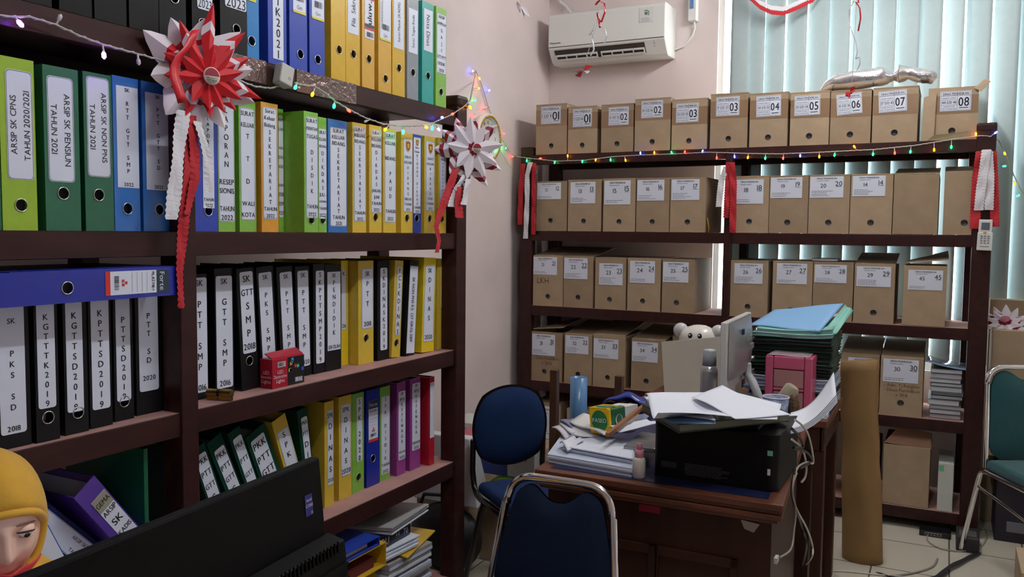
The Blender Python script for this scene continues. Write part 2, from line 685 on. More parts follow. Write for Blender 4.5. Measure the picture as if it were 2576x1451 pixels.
# shiny clear tape wound on the front of the second board
TAPEFOIL = mat('crinkled clear tape over wood', (128, 108, 104), 0.14, metal=0.75, bump=1.0, bscale=70)
tw = MB()
ya, yb = ax(575, 170, XL).y, ax(668, 190, XL).y
tw.box((XL - 0.002, ya, 1.835), (XL + 0.0025, yb, 1.8945), TAPEFOIL)
ya, yb = ax(745, 190, XL).y, ax(895, 230, XL).y
tw.box((XL - 0.002, ya, 1.835), (XL + 0.002, yb, 1.8945), TAPEFOIL)
tw.build('tape_wrap', ls, label='crinkled shiny tape wound around the shelf edge')

# ------------------------------------------------------------------ ring binders
PAL = dict(black=(19, 19, 22), lime=(150, 186, 44), green=(22, 96, 66), dgreen=(12, 58, 44), blue=(48, 112, 190), royal=(40, 66, 168), deep=(24, 40, 150),
           sky=(36, 122, 190), yellow=(214, 172, 40), amber=(216, 168, 62), lemon=(232, 204, 40), gold=(214, 184, 64), grey=(140, 144, 150), teal=(40, 158, 148),
           leaf=(128, 184, 70), purple=(146, 62, 142), red=(176, 26, 44), violet=(82, 52, 150), orange=(218, 156, 52), navy=(30, 34, 92))
BM = {}
for k, c in PAL.items():
    dark_ = k in ('black', 'dgreen', 'navy')
    BM[k] = mat(k + ' binder cover', c, 0.4 if dark_ else 0.34, spec=0.22 if dark_ else 0.5, noise=0.07, nscale=40, coat=0.0 if dark_ else 0.15)
CRESTG = mat('gold crest', (206, 166, 60), 0.5)
CRESTR = mat('red crest field', (150, 52, 48), 0.5)
BARS = mat('barcode ink', (60, 60, 70), 0.6)
YBAND = mat('yellow label band', (222, 204, 60), 0.5)
REDBAND = mat('red label band', (206, 52, 48), 0.5)
DGREY = mat('slate label header', (38, 54, 66), 0.5)
NBIND = [0]


def crest(b, M, cu_, cv_, s):
    for k, mm, z in ((1.0, CRESTG, 0.0005), (0.8, CRESTR, 0.0007), (0.45, CRESTG, 0.0009)):
        pts = [(-0.5, 0.55), (-0.25, 0.5), (0, 0.62), (0.25, 0.5), (0.5, 0.55), (0.48, -0.1), (0.3, -0.5), (0, -0.72), (-0.3, -0.5), (-0.48, -0.1)]
        b.add([(cu_ + x * s * k, cv_ + y * s * k, z) for x, y in pts], [tuple(range(9, -1, -1))], mm, M=M)


def barcode(b, M, u0_, v0_, u1_, v1_, mm, n=16, vertical=True):
    r = random.Random(5)
    x = u0_ if vertical else v0_
    end = u1_ if vertical else v1_
    step = (end - x) / n
    for k in range(n):
        wd = step * r.choice((0.3, 0.45, 0.7))
        if vertical:
            b.rect(x, v0_, x + wd, v1_, mm, M, 0.0006)
        else:
            b.rect(u0_, x, u1_, x + wd, mm, M, 0.0006)
        x += step


def binder(label, col, M, w_, h, d=0.285, text='', mode='S', rect=None, rad=0.006, ring=None, bold=False, k=0.74, group=None, border=INK, deco=None,
           ringm=STEEL, wmax=0.9, ink=None, papers=True):
    """local frame: u right along the spine, v up, w out of the spine"""
    t = 0.0028
    ro = thing('ring_binder', label, 'binder', M, group)
    b = MB()
    if ring:
        plate_hole(b, w_, h, t, ring[0] * w_, ring[1] * h, 0.0118, BM[col])
    else:
        b.box((0, 0, -t), (w_, h, 0), BM[col])
    b.box((0, 0, -d), (t, h, -t), BM[col])
    b.box((w_ - t, 0, -d), (w_, h, -t), BM[col])
    b.build('cover', ro, world=False)
    if papers:
        MB().box((t + 0.001, 0.012, -d + 0.012), (w_ - t - 0.001, h - 0.03, -0.04), SHEETS).build('paper_stack', ro, world=False)
    if ring:
        tb = MB()
        cx, cy = ring[0] * w_, ring[1] * h
        tb.tube([(cx + 0.0127 * math.cos(2 * math.pi * q / 20), cy + 0.0127 * math.sin(2 * math.pi * q / 20), 0.0006) for q in range(20)], 0.0014, ringm, 6, closed=True)
        tb.build('finger_ring', ro, world=False)
    if rect:
        R = (rect[0] * w_, rect[1] * h, rect[2] * w_, rect[3] * h)
        lb = MB()
        Z = Matrix.Translation((0, 0, 0.0009))
        lb.rrect(R, rad, Z, PAPER, border)
        ZT = Matrix.Translation((0, 0, 0.0014))
        ik = ink or INK
        if mode == 'S' and text:
            lb.rows(text, R, ZT, ik, bold, k, wmax)
        elif mode in 'DU' and text:
            lb.cols(text, R, ZT, ik, mode == 'D', bold, k)
        if deco:
            deco(lb, R, ZT)
        lb.build('spine_label', ro, world=False)
    NBIND[0] += 1
    return ro


def upright(X, z0, xl, xr, yb, label, col, htop=None, h=0.345, lean=0.0, pivot=None, **kw):
    """a binder standing on a board: spine seen between columns xl and xr at its foot"""
    y0_, y1_ = ax(xl, yb, X).y, ax(xr, yb, X).y
    w_ = y1_ - y0_
    if htop is not None:
        h = ax(xl, htop, X).z - z0
    u, v = V((0, 1, 0)), V((0, 0, 1))
    o = V((X, y0_, z0 + 0.0005))
    if lean:
        a = math.radians(lean)          # positive: the top tips towards +y (right)
        u, v = V((0, math.cos(a), -math.sin(a))), V((0, math.sin(a), math.cos(a)))
        if lean > 0:
            o = V((X, y1_, z0 + 0.0005)) - u * w_
    return binder(label, col, frame(o, u, v, V((1, 0, 0))), w_, h, **kw)


def shop_label(lb, R, Z):
    u0_, v0_, u1_, v1_ = R
    hh, ww = v1_ - v0_, u1_ - u0_
    lb.rect(u0_, v0_, u1_, v0_ + 0.006, YBAND, Z)
    lb.text('Gm', Z @ Matrix.Translation(((u0_ + u1_) / 2, v0_ + 0.012, 0)), 0.015, SOFTINK)
    barcode(lb, Z, u0_ + ww * 0.22, v0_ + 0.034, u0_ + ww * 0.85, v0_ + 0.052, BARS)


G1 = 'ring binders on the top of the left shelf'
B1 = LB[0]
X = -1.64
top = 'on top shelf of left bookcase'
ru = dict(ring=(0.5, 0.2), group=G1)
upright(X, B1, 62, 131, 40, 'plain black binder, leftmost standing above the shelf edge at top left', 'black', ring=(0.5, 0.34), group=G1)
upright(X, B1, 150, 232, 60, 'plain black binder second from left above the purple lights', 'black', ring=(0.5, 0.34), group=G1)
upright(X, B1, 239, 319, 80, 'black binder with big steel ring, third from left on the top shelf', 'black', ring=(0.6, 0.265), group=G1)
upright(X, B1, 326, 400, 100, 'black binder with ring cut by picture edge, fourth on the top shelf', 'black', ring=(0.6, 0.29), group=G1)
upright(X, B1, 402, 469, 110, 'black binder with steel ring standing directly above the red rosette', 'black', ring=(0.56, 0.28), group=G1)
upright(X, B1, 484, 536, 120, 'narrow black binder with white tag TAHUN 2023 behind the red rosette', 'black', text=' | | | | | |TAHUN|2023', rect=(0.25, 0.26, 0.98, 0.95), border=None, ring=(0.5, 0.16), **dict(group=G1))
upright(X, B1, 555, 621.7, 140, 'wide black binder with tag 2023 and steel ring beside the light blue binder', 'black', text=' | | | | |TAHUN|2023', rect=(0.18, 0.335, 0.98, 0.97), border=None, ring=(0.6, 0.19), group=G1)
upright(X, B1, 622.5, 652, 145, 'narrow light blue binder between the black binders and royal blue ones', 'sky', rect=(0.05, 0.43, 0.75, 0.9), border=None, rad=0.001, deco=shop_label, ring=(0.36, 0.135), group=G1)
upright(X, B1, 675, 721, 165, 'royal blue binder with white strip reading TK2021', 'royal', text='P|A|U|D| |T|K|2|0|2|1', rect=(0.25, 0.05, 0.82, 0.95), rad=0.001, border=None, bold=True, k=0.62, group=G1)
upright(X, B1, 729, 773, 175, 'royal blue binder with yellow edged tag, right of the TK2021 binder', 'royal', rect=(0.2, 0.46, 0.92, 0.92), rad=0.001, border=None, deco=shop_label, ring=(0.6, 0.14), group=G1)
upright(X, B1, 779, 817, 185, 'royal blue binder with yellow edged tag next to the first yellow binder', 'royal', rect=(0.15, 0.46, 0.95, 0.92), rad=0.001, border=None, deco=shop_label, ring=(0.53, 0.135), group=G1)
upright(X, B1, 833, 869, 200, 'leftmost yellow binder on the top shelf with blank spine and high ring', 'yellow', ring=(0.56, 0.27), group=G1)
upright(X, B1, 870, 905.5, 210, 'yellow binder with white strip lettered File Sekre', 'yellow', text='File  Sekretariat', mode='U', rect=(0.14, 0.445, 0.9, 0.97), rad=0.001, border=None, k=0.6, ring=(0.53, 0.27), group=G1)


def worn(lb, R, Z):
    u0_, v0_, u1_, v1_ = R
    lb.rect(u0_, v0_ + 0.035, u1_, v0_ + 0.044, DGREY, Z)
    lb.rect(u0_, v0_ + 0.027, u1_, v0_ + 0.034, REDBAND, Z)
    lb.rect(u0_, v0_ + 0.12, u1_, v0_ + 0.135, REDBAND, Z)
    barcode(lb, Z, u0_ + 0.01, v0_ + 0.005, u1_ - 0.004, v0_ + 0.02, BARS)


upright(X, B1, 911, 942, 220, 'yellow binder with a worn red and grey banded tag', 'amber', rect=(0.2, 0.45, 0.95, 0.95), rad=0.001, border=None, text='3uluw.  .', mode='U', bold=True, k=0.5, deco=worn, ring=(0.55, 0.27), group=G1)
upright(X, B1, 952, 984, 232, 'yellow binder with pale printed tag and the lowest ring', 'amber', rect=(0.12, 0.48, 0.95, 0.95), rad=0.001, border=None, deco=shop_label, text='PROFESSIONAL||', mode='U', ink=SOFTINK, k=0.5, ring=(0.55, 0.135), group=G1)
upright(X, B1, 987, 1018, 240, 'yellow binder with white strip lettered Surat Masuk', 'yellow', text='Surat Masuk (KADIS)', mode='U', rect=(0.1, 0.45, 0.9, 0.95), rad=0.001, border=None, k=0.55, ring=(0.53, 0.27), group=G1)
upright(X, B1, 1024, 1052, 250, 'grey binder with white strip lettered Surat Tugas Kadis', 'grey', text='Surat Tugas Kadis', mode='U', rect=(0.12, 0.455, 0.92, 0.88), rad=0.001, border=None, k=0.55, ring=(0.52, 0.27), group=G1)
upright(X, B1, 1061.5, 1090, 258, 'teal binder with white strip lettered Nota Dinas', 'teal', htop=0, text='Nota Dinas', mode='D', rect=(0.14, 0.52, 0.9, 0.93), rad=0.001, border=None, k=0.62, ring=(0.52, 0.28), group=G1)
upright(X, B1, 1096, 1122, 268, 'green binder with label ARSIP AMPRAH GAJI at right end of the top shelf', 'leaf', htop=14, text='ARSIP|AMPRAH|G|A|J|I|GTT/PTT|DISDIK|2020', rect=(0.06, 0.34, 0.97, 0.94), rad=0.001, bold=True, k=0.42, ring=(0.5, 0.155), group=G1)

# second row
G2 = 'ring binders on the eye-level board of the left shelf'
B2 = LB[1]
X = -1.655
yb = 584
upright(X, B2, -75, 5, yb, 'dark green binder cut off by the left picture edge on eye-level board', 'green', group=G2)
upright(X, B2, 8, 95.7, yb, 'lime green binder labelled ARSIP SK CPNS TAHUN 2020/2021', 'lime', htop=140, text='ARSIP SK CPNS|TAHUN 2020/2021', mode='U', rect=(0.17, 0.297, 0.93, 0.93), rad=0.008, ring=(0.53, 0.148), k=0.47, bold=False, group=G2)
upright(X, B2, 117, 205, yb, 'green binder labelled ARSIP SK PENSIUN TAHUN 2021', 'green', htop=163, text='ARSIP SK PENSIUN|TAHUN 2021', mode='D', rect=(0.1, 0.3, 0.84, 0.94), rad=0.008, ring=(0.5, 0.23), k=0.47, bold=False, group=G2)
upright(X, B2, 217, 288, yb, 'green binder labelled ARSIP SK NON PNS TAHUN 2021', 'green', htop=180, text='ARSIP SK NON PNS|TAHUN 2021', mode='D', rect=(0.1, 0.345, 0.9, 0.975), rad=0.008, ring=(0.47, 0.23), k=0.47, group=G2)
upright(X, B2, 290, 354, yb, 'blue binder labelled RTT GTT SMP 2022', 'blue', htop=190, text='SK| |R|T|T| |G|T|T| |S|M|P| |2022', rect=(0.13, 0.284, 0.97, 0.94), rad=0.001, border=None, k=0.5, bold=True, ring=(0.5, 0.147), group=G2)
upright(X, B2, 362, 434, yb, 'blue binder labelled PTT GTT SD 2022 behind the white streamer', 'blue', htop=204, text='SK| |P|T|T| |G|T|T| |S|D| | |2022', rect=(0.12, 0.28, 0.95, 0.93), rad=0.001, border=None, k=0.5, bold=True, ring=(0.55, 0.148), group=G2)


def wraptag(lb, R, Z):
    lb.rect(R[0], R[1] + 0.09, R[2], R[1] + 0.093, YBAND, Z)


upright(X, B2, 490.5, 549, yb, 'blue binder with a thin label below the red rosette, right of the post', 'royal', htop=237, text='L|A|P|O|R|A|N| |R|E|S| | | |TAHUN|2022', rect=(0.36, 0.175, 0.84, 0.86), rad=0.001, border=None, bold=True, k=0.5, deco=wraptag, ring=(0.58, 0.155), group=G2)
upright(X, B2, 550, 592, yb, 'lime binder labelled LAPORAN RESEPSIONIS TAHUN 2022', 'leaf', htop=238, text='L|A|P|O|R|A|N| |RESEP|SIONIS| |TAHUN|2022', rect=(0.03, 0.073, 0.97, 0.93), bold=True, k=0.52, ring=None, group=G2)
upright(X, B2, 603.5, 645.5, yb, 'lime binder labelled SURAT KELUAR TTD WALI KOTA', 'leaf', htop=252, text='SURAT|KELUAR|T| |T| |D| |WALI|KOTA', rect=(0.07, 0.09, 0.93, 0.95), k=0.36, bold=True, group=G2)
upright(X + 0.01, B2, 659, 701, yb, 'orange binder labelled Surat Keluar Bidang SEKRETARIAT TAHUN 2022', 'orange', htop=256, text='Surat|Keluar|Bidang|S|E|K|R|E|T|A|R|I|A|T|TAHUN|2022', rect=(0.08, 0.1, 0.92, 0.965), bold=True, k=0.5, group=G2)
upright(X - 0.06, B2, 702, 714.5, yb, 'green binder mostly hidden behind the orange binder', 'leaf', htop=274, text='RAT|UAR| |ANG|DAS|KRE| |HUN|018|019|020', rect=(0.02, 0.12, 0.9, 0.95), border=None, k=0.4, wmax=1.0, group=G2)
upright(X + 0.015, B2, 766, 801, yb, 'wide green binder labelled SURAT PERINTAH TUGAS showing its side', 'leaf', htop=279, text='SURAT|PERINTAH|TUGAS| |D|I|S|D|I|K| |TAHUN|2022', rect=(0.12, 0.12, 0.97, 0.96), k=0.45, bold=True, ring=(0.5, 0.105), group=G2)
upright(X, B2, 802, 822, yb, 'green binder labelled DIKDAS JULI DESEMBER beside the blue binder', 'leaf', htop=294, text='URAT|ELUAR|BIDANG|D|I|K|D|A|S|JULI -|DESEMBER|TAHUN|2022', rect=(0.02, 0.12, 0.97, 0.9), border=None, k=0.45, bold=True, ring=(0.5, 0.11), group=G2)
upright(X, B2, 826, 873, yb, 'blue binder labelled SURAT KELUAR BIDANG SEKRETARIAT TAHUN 2021', 'blue', htop=298, text='SURAT|KELUAR|BIDANG|S|E|K|R|E|T|A|R|I|A|T|TAHUN|2021', rect=(0.1, 0.055, 0.97, 0.93), k=0.55, bold=True, group=G2)
upright(X, B2, 887, 921, yb, 'yellow binder labelled SURAT KELUAR BIDANG SEKRETARIAT TAHUN 2022', 'gold', htop=307, text='SURAT|KELUAR|BIDANG|S|E|K|R|E|T|A|R|I|A|T|TAHUN|2022', rect=(0.1, 0.1, 0.96, 0.97), k=0.5, bold=True, group=G2)
upright(X, B2, 929, 960, yb, 'yellow binder labelled BIDANG DIKDAS JANUARI JUNI TAHUN 2022', 'gold', htop=313, text='SURAT|KELUAR|BIDANG|D|I|K|D|A|S|JANUARI-|JUNI|TAHUN|2022', rect=(0.14, 0.186, 0.98, 0.96), k=0.45, bold=True, ring=(0.5, 0.145), group=G2)
upright(X, B2, 964, 996, yb, 'yellow binder labelled BIDANG PAUD TAHUN 2022', 'gold', htop=321, text='SURAT|KELUAR| |BIDANG| |P|A|U|D| |TAHUN|2022', rect=(0.1, 0.1, 0.97, 0.97), k=0.42, bold=True, group=G2)


def crestdeco(lb, R, Z):
    crest(lb, Z, (R[0] + R[2]) / 2, R[3] - 0.024, 0.03)


upright(X, B2, 1009, 1038, yb, 'yellow binder with crest labelled BIDANG DIKDAS TAHUN 2023', 'gold', htop=331, text=' | | |SURAT|KELUAR|B|I|D|A|N|G|DIKDAS|TAHUN|2023', rect=(0.18, 0.21, 0.95, 0.94), rad=0.001, k=0.42, bold=True, deco=crestdeco, ring=(0.5, 0.15), group=G2)
upright(X, B2, 1039, 1059, yb, 'narrow blue binder with crest between two yellow binders', 'royal', htop=337, text=' | |Surat|Keluar|B|I|D|A|N|G| |D|I|K|D|A|S|TAHUN|2023', rect=(0.04, 0.2, 0.9, 0.97), rad=0.003, border=None, k=0.5, bold=True, deco=lambda lb, R, Z: crest(lb, Z, (R[0] + R[2]) / 2, R[3] - 0.018, 0.018), ring=(0.45, 0.15), group=G2)
upright(X, B2, 1067, 1094, yb, 'yellow binder with crest labelled BIDANG PAUD TAHUN 2023', 'gold', htop=341, text=' | | |SURAT|KELUAR|B|I|D|A|N|G|PAUD|TAHUN|2023', rect=(0.14, 0.23, 0.92, 0.95), rad=0.001, k=0.42, bold=True, deco=crestdeco, ring=(0.5, 0.15), group=G2)
upright(X, B2, 1102, 1122, yb, 'last yellow binder of the eye-level board, against the right post', 'gold', htop=346, text=' | |Surat|Keluar|Bidang|S|E|K|R|E|T|A|R|I|A|T| | ', rect=(0.14, 0.23, 0.95, 0.96), rad=0.004, k=0.45, bold=True, deco=lambda lb, R, Z: crest(lb, Z, (R[0] + R[2]) / 2, R[3] - 0.018, 0.018), ring=(0.5, 0.15), group=G2)

# third row
G3 = 'ring binders on the third board of the left shelf'
B3 = LB[2]
bk = dict(bold=True, border=None, group=G3)
upright(-1.655, B3, -6, 80, 1120, 'wide black binder labelled PKS SD 2018 at far left', 'black', h=0.289, text=' |SK| | |P|K|S| |S|D| |2018', rect=(0.1, 0.1, 0.86, 1.0), k=0.44, **bk)
upright(-1.648, B3, 93, 151.6, 1108, 'black binder labelled KGTTTK2019 with its steel ring showing', 'black', h=0.289, text=' |K|G|T|T|T|K|2|0|1|9', rect=(0.1, 0.24, 0.86, 1.0), k=0.5, ring=(0.5, 0.17), **bk)
upright(-1.657, B3, 165, 224, 1090, 'black binder labelled KGTTSD2019', 'black', h=0.289, text=' |K|G|T|T|S|D|2|0|1|9', rect=(0.1, 0.165, 0.8, 1.0), k=0.5, ring=(0.55, 0.155), **bk)
upright(-1.665, B3, 228, 284, 1072, 'black binder labelled KPTTSD2019', 'black', h=0.289, text=' |K|P|T|T|S|D|2|0|1|9', rect=(0.1, 0.14, 0.9, 1.0), k=0.5, **bk)
upright(-1.68, B3, 289.5, 338, 1056, 'black binder labelled PTTSD2019 under the blue lying binder', 'black', h=0.289, text=' | |P|T|T|S|D|2|0|1|9', rect=(0.12, 0.155, 0.85, 1.0), k=0.5, ring=(0.5, 0.15), **bk)
upright(-1.69, B3, 344.6, 408, 1045, 'black binder labelled PTT SD 2020 beside the shelf post', 'black', h=0.289, text=' | |P|T|T| |S|D| |2020|', rect=(0.12, 0.19, 0.88, 1.0), k=0.5, **bk)
upright(-1.695, B3, 409, 428, 1040, 'thin unlabelled black binder pressed against the shelf post', 'black', h=0.289, group=G3)
upright(-1.715, B3, 484, 524, 993, 'black binder labelled SK PTT SMP 2016, right beside the post', 'black', htop=690, text='SK| |P|T|T| |S|M|P| |2016', rect=(0.04, 0.055, 0.97, 0.97), k=0.5, **bk)
upright(-1.717, B3, 543, 590, 988, 'black binder labelled SK GTT SMP 2016 behind the brass lock', 'black', htop=676, text='SK| |G|T|T| |S|M|P| |2016', rect=(0.06, 0.05, 0.92, 0.94), k=0.5, **bk)
upright(-1.706, B3, 609.5, 652, 980, 'black binder labelled SK GTT SMP 2018 with a steel ring', 'black', htop=676, lean=-3.0, text='SK|GTT|S|M|P|2018', rect=(0.16, 0.3, 0.92, 0.97), k=0.42, ring=(0.5, 0.235), **bk)
upright(-1.715, B3, 660, 701, 967, 'black binder labelled SK PKS SMP behind the red light box', 'black', htop=672, lean=-3.4, text='SK| |P|K|S| |S|M|P| | ', rect=(0.1, 0.12, 0.88, 0.95), k=0.46, **bk)
upright(-1.72, B3, 709, 748, 955, 'black binder labelled SK PTT SMP with doubled label edge', 'black', htop=672, lean=-3.4, text='SK| |P|T|T| |S|M|P| | ', rect=(0.18, 0.12, 0.94, 0.95), k=0.46, **bk)
upright(-1.722, B3, 749, 784, 947, 'black binder labelled SK PTT SMP 2020 right of the light box', 'black', htop=671, lean=-1.5, text='SK| |P|T|T| |S|M|P| |2020', rect=(0.14, 0.09, 0.9, 0.96), k=0.46, **bk)
upright(-1.72, B3, 789, 817, 939, 'narrow black binder labelled SKPTTSMP2019', 'black', htop=665, text='S|K|P|T|T|S|M|P|2|0|1|9', rect=(0.22, 0.09, 0.96, 0.94), k=0.5, **bk)
upright(-1.72, B3, 818.5, 858, 931, 'black binder labelled SK PENDIDIK SEKOLAH', 'black', htop=666, text='SK|P|E|N|D|I|D|I|K| |SEKOLAH', rect=(0.14, 0.19, 0.96, 0.93), rad=0.001, k=0.5, **bk)
upright(-1.75, B3, 859, 876, 918, 'bright yellow binder half hidden behind the SEKOLAH binder', 'lemon', htop=656, text='K| | | | | |26', rect=(-0.0, 0.34, 0.72, 0.92), rad=0.004, k=0.4, bold=True, group=G3)
upright(-1.713, B3, 901.5, 939.5, 915, 'yellow binder labelled SK PTT 2018 with steel ring', 'gold', htop=657, text='SK|P|T|T| |2018', rect=(0.22, 0.34, 0.96, 0.925), k=0.42, ring=(0.5, 0.25), bold=True, group=G3)
upright(-1.712, B3, 949.5, 979, 908, 'black binder labelled SKDINASK2019 between two yellow binders', 'black', htop=657, text='S|K|D|I|N|A|S|K|2|0|1|9', rect=(0.24, 0.1, 0.82, 0.93), k=0.52, **bk)
upright(-1.705, B3, 985, 1006, 899, 'narrow yellow binder labelled FCSKDINAS tilted to the right', 'gold', htop=657, lean=3.6, text='F|C|S|K|D|I|N|A|S', rect=(0.28, 0.225, 0.88, 0.94), k=0.5, ring=(0.5, 0.15), bold=True, group=G3)
upright(-1.69, B3, 1020, 1042, 893, 'black binder labelled SK NON PNS K2 tilted to the right', 'black', htop=657, lean=4.6, text='SK NON PNS K2  (27 ORG) 2019', mode='D', rect=(0.06, 0.02, 0.96, 0.94), rad=0.001, k=0.42, **bk)
upright(-1.68, B3, 1060, 1090.5, 886, 'bright yellow binder labelled SK DINAS 2020', 'lemon', htop=650, lean=2.6, text='SK|D|I|N|A|S| |2020', rect=(0.1, 0.11, 0.92, 0.915), k=0.42, bold=True, group=G3)
upright(-1.69, B3, 1099, 1121, 882, 'yellow binder with handwritten note against the right post on third board', 'gold', htop=652, text='Bok|Perm|bawa|Boper| | |2020|', rect=(0.42, 0.46, 1.0, 0.93), rad=0.001, border=None, k=0.42, ring=(0.8, 0.17), group=G3)

# fourth row
G4 = 'ring binders on the fourth board of the left shelf'
B4 = LB[3]
d4 = dict(bold=True, group=G4)
upright(-1.702, B4, 817, 840, 1268, 'narrow yellow binder labelled SPK DINAS 2020 beside the black monitor', 'gold', htop=1013, text='SPK|D|I|N|A|S|2020', rect=(0.28, 0.2, 0.95, 0.92), k=0.42, **d4)
upright(-1.71, B4, 853, 884.8, 1252, 'wider yellow binder labelled SPK DINAS 2020 with a bold heading', 'gold', htop=1000, text='SPK|D|I|N|A|S|2020', rect=(0.14, 0.22, 0.92, 0.92), k=0.42, **d4)
upright(-1.718, B4, 886, 915.6, 1235, 'lime binder labelled SPK 2020 with steel ring', 'leaf', htop=993, text='S|P|K| |2|0|2|0', rect=(0.36, 0.3, 0.86, 0.955), k=0.5, ring=(0.54, 0.147), **d4)


def forte(lb, R, Z):
    u0_, v0_, u1_, v1_ = R
    hh, ww = v1_ - v0_, u1_ - u0_
    lb.rect(u0_, v1_ - hh * 0.2, u1_, v1_, DGREY, Z)
    lb.text('Forte', Z @ Matrix.Translation(((u0_ + u1_) / 2, v1_ - hh * 0.15, 0.0006)), ww * 0.36, PAPER)
    lb.text('PLASTIK+', Z @ Matrix.Translation(((u0_ + u1_) / 2, v1_ - hh * 0.28, 0.0006)), ww * 0.19, INK, True)
    lb.rect(u0_, v0_, u1_, v0_ + hh * 0.07, REDBAND, Z)
    barcode(lb, Z, u0_ + ww * 0.2, v0_ + hh * 0.13, u1_ - ww * 0.2, v0_ + hh * 0.2, BARS)
    for k in range(3):
        a = math.radians(90 + 120 * k)
        lb.rect((u0_ + u1_) / 2 + 0.005 * math.cos(a) - 0.003, v0_ + hh * 0.28 + 0.005 * math.sin(a) - 0.003, (u0_ + u1_) / 2 + 0.005 * math.cos(a) + 0.003, v0_ + hh * 0.28 + 0.005 * math.sin(a) + 0.003, REDBAND, Z)
    for k in range(4):
        v = v0_ + hh * (0.4 + 0.08 * k)
        lb.rect(u0_ + 0.004, v, u1_ - 0.004, v + 0.0006, SOFTINK, Z)


upright(-1.715, B4, 922, 954, 1222, 'deep blue binder with printed maker tag on the fourth board', 'deep', htop=984, rect=(0.16, 0.46, 0.88, 0.89), rad=0.001, border=None, deco=forte, ring=(0.5, 0.285), group=G4)
upright(-1.719, B4, 956, 981, 1205, 'lime binder labelled SPK DISDIK TAHUN 2022', 'leaf', htop=976, text='S|P|K| |D|I|S|D|I|K|TAHUN|2022', rect=(0.1, 0.06, 0.95, 0.9), k=0.42, **d4)
upright(-1.707, B4, 998, 1020, 1192, 'purple binder labelled SP BPJS, left one of the purple pair', 'purple', htop=965, text='SP|BPJS|K|E|T|E|N|A|G|A| |KERJAAN|2020', rect=(0.18, 0.16, 0.96, 0.905), k=0.5, border=None, **d4)
upright(-1.703, B4, 1031, 1057, 1180, 'purple binder labelled SP BPJS, right one beside the red binder', 'purple', htop=956, text='SP|BPJS|K|E|T|E|N|A|G|A| |KERJAAN|2020', rect=(0.2, 0.21, 0.96, 0.95), k=0.5, border=None, **d4)
upright(-1.68, B4, 1080, 1092, 1168, 'red binder with silver tag at right end of fourth board', 'red', htop=950, rect=(0.1, 0.31, 0.95, 0.94), rad=0.001, border=None, text='', ring=None, group=G4)


def leaning(tl, tr, e, X, label, col, text, rect, wid=None, d=0.27, **kw):
    Pl, Pr, Pe = ax(*tl, X), ax(*tr, X), ax(*e, X)
    v = (Pr - Pe).normalized()
    u = v.cross(V((1, 0, 0)))
    u = V((0, v.z, -v.y))
    w_ = wid or abs((Pr - Pl).dot(u))
    top_l = Pr - u * w_
    h = (top_l.z - B4) / v.z
    h = min(h, 0.36)
    o = top_l - v * h
    return binder(label, col, frame(o + V((0, 0, 0.0005)), u, v, V((1, 0, 0))), w_, h, d=d, text=text, rect=rect, **kw)


lk = dict(k=0.42, bold=True, border=None, group=G4)
leaning((479, 1135), (514, 1112), (556, 1240), -1.70, 'green binder labelled PKK PTT GTT S, half hidden by the shelf post', 'dgreen', 'PKK|PTT|GTT|S|M|P|2018', (0.12, 0.1, 0.88, 0.93), **lk)
leaning((517.5, 1112), (555, 1088), (606.5, 1220), -1.70, 'tilted green binder labelled PKK PTT GTT S, second from the post', 'dgreen', 'PKK|PTT|GTT|S|M|P|2018', (0.2, 0.1, 0.9, 0.9), **lk)
leaning((571, 1091), (602, 1070), (647.5, 1203.7), -1.70, 'tilted green binder with crinkled wrap, labelled PKK PTT GTT S, third from post', 'dgreen', 'PKK|PTT|GTT|S|D|2018', (0.2, 0.1, 0.9, 0.93), **lk)
leaning((611, 1085), (664, 1063), (702.6, 1178), -1.70, 'wide tilted green binder labelled PKK PTT GTT S beside the yellow one', 'dgreen', 'PKK|PTT|GTT|S|D|2018', (0.14, 0.1, 0.84, 0.93), **lk)
leaning((681.5, 1058), (716.6, 1038.5), (749.4, 1160), -1.70, 'tilted yellow binder labelled SPK above the black monitor', 'gold', 'S|P|K| |R| | |2019', (0.12, 0.1, 0.96, 0.88), **dict(lk, border=INK))
leaning((747, 1040), (771.7, 1023), (784.6, 1147), -1.705, 'narrow dark green binder labelled PKK PTT above the monitor corner', 'dgreen', 'PKK|PTT|D|I|S|D|I|K', (0.3, 0.1, 0.9, 0.92), **lk)

# blue binders lying across the black ones
zb = 1.2965
blm = frame(V((-1.588, ax(33, 762, -1.588).y, zb)), V((0, 0, 1)), V((0, 1, 0)), V((1, 0, 0)))


def lying(lb, R, Z):
    forte(lb, R, Z)


# spine runs along +y: u is up, v is along the shelf
yv0, yv1 = ax(25, 715, -1.588).y, ax(446, 715, -1.588).y
lb_M = frame(V((-1.588, yv0, zb + 0.067)), V((0, 0, -1)), V((0, 1, 0)), V((1, 0, 0)))
binder('deep blue binder lying flat on top of the black binders', 'deep', lb_M, 0.067, yv1 - yv0, d=0.28, rect=(0.1, 0.52, 0.86, 0.935), rad=0.001, border=None, deco=forte, ring=(0.54, 0.3), group=G3)
lb_M = frame(V((-1.578, yv0 - 0.26, zb + 0.066)), V((0, 0, -1)), V((0, 1, 0)), V((1, 0, 0)))
binder('deep blue binder end poking in at the left edge beside the lying binder', 'deep', lb_M, 0.065, 0.256, d=0.28, group=G3)

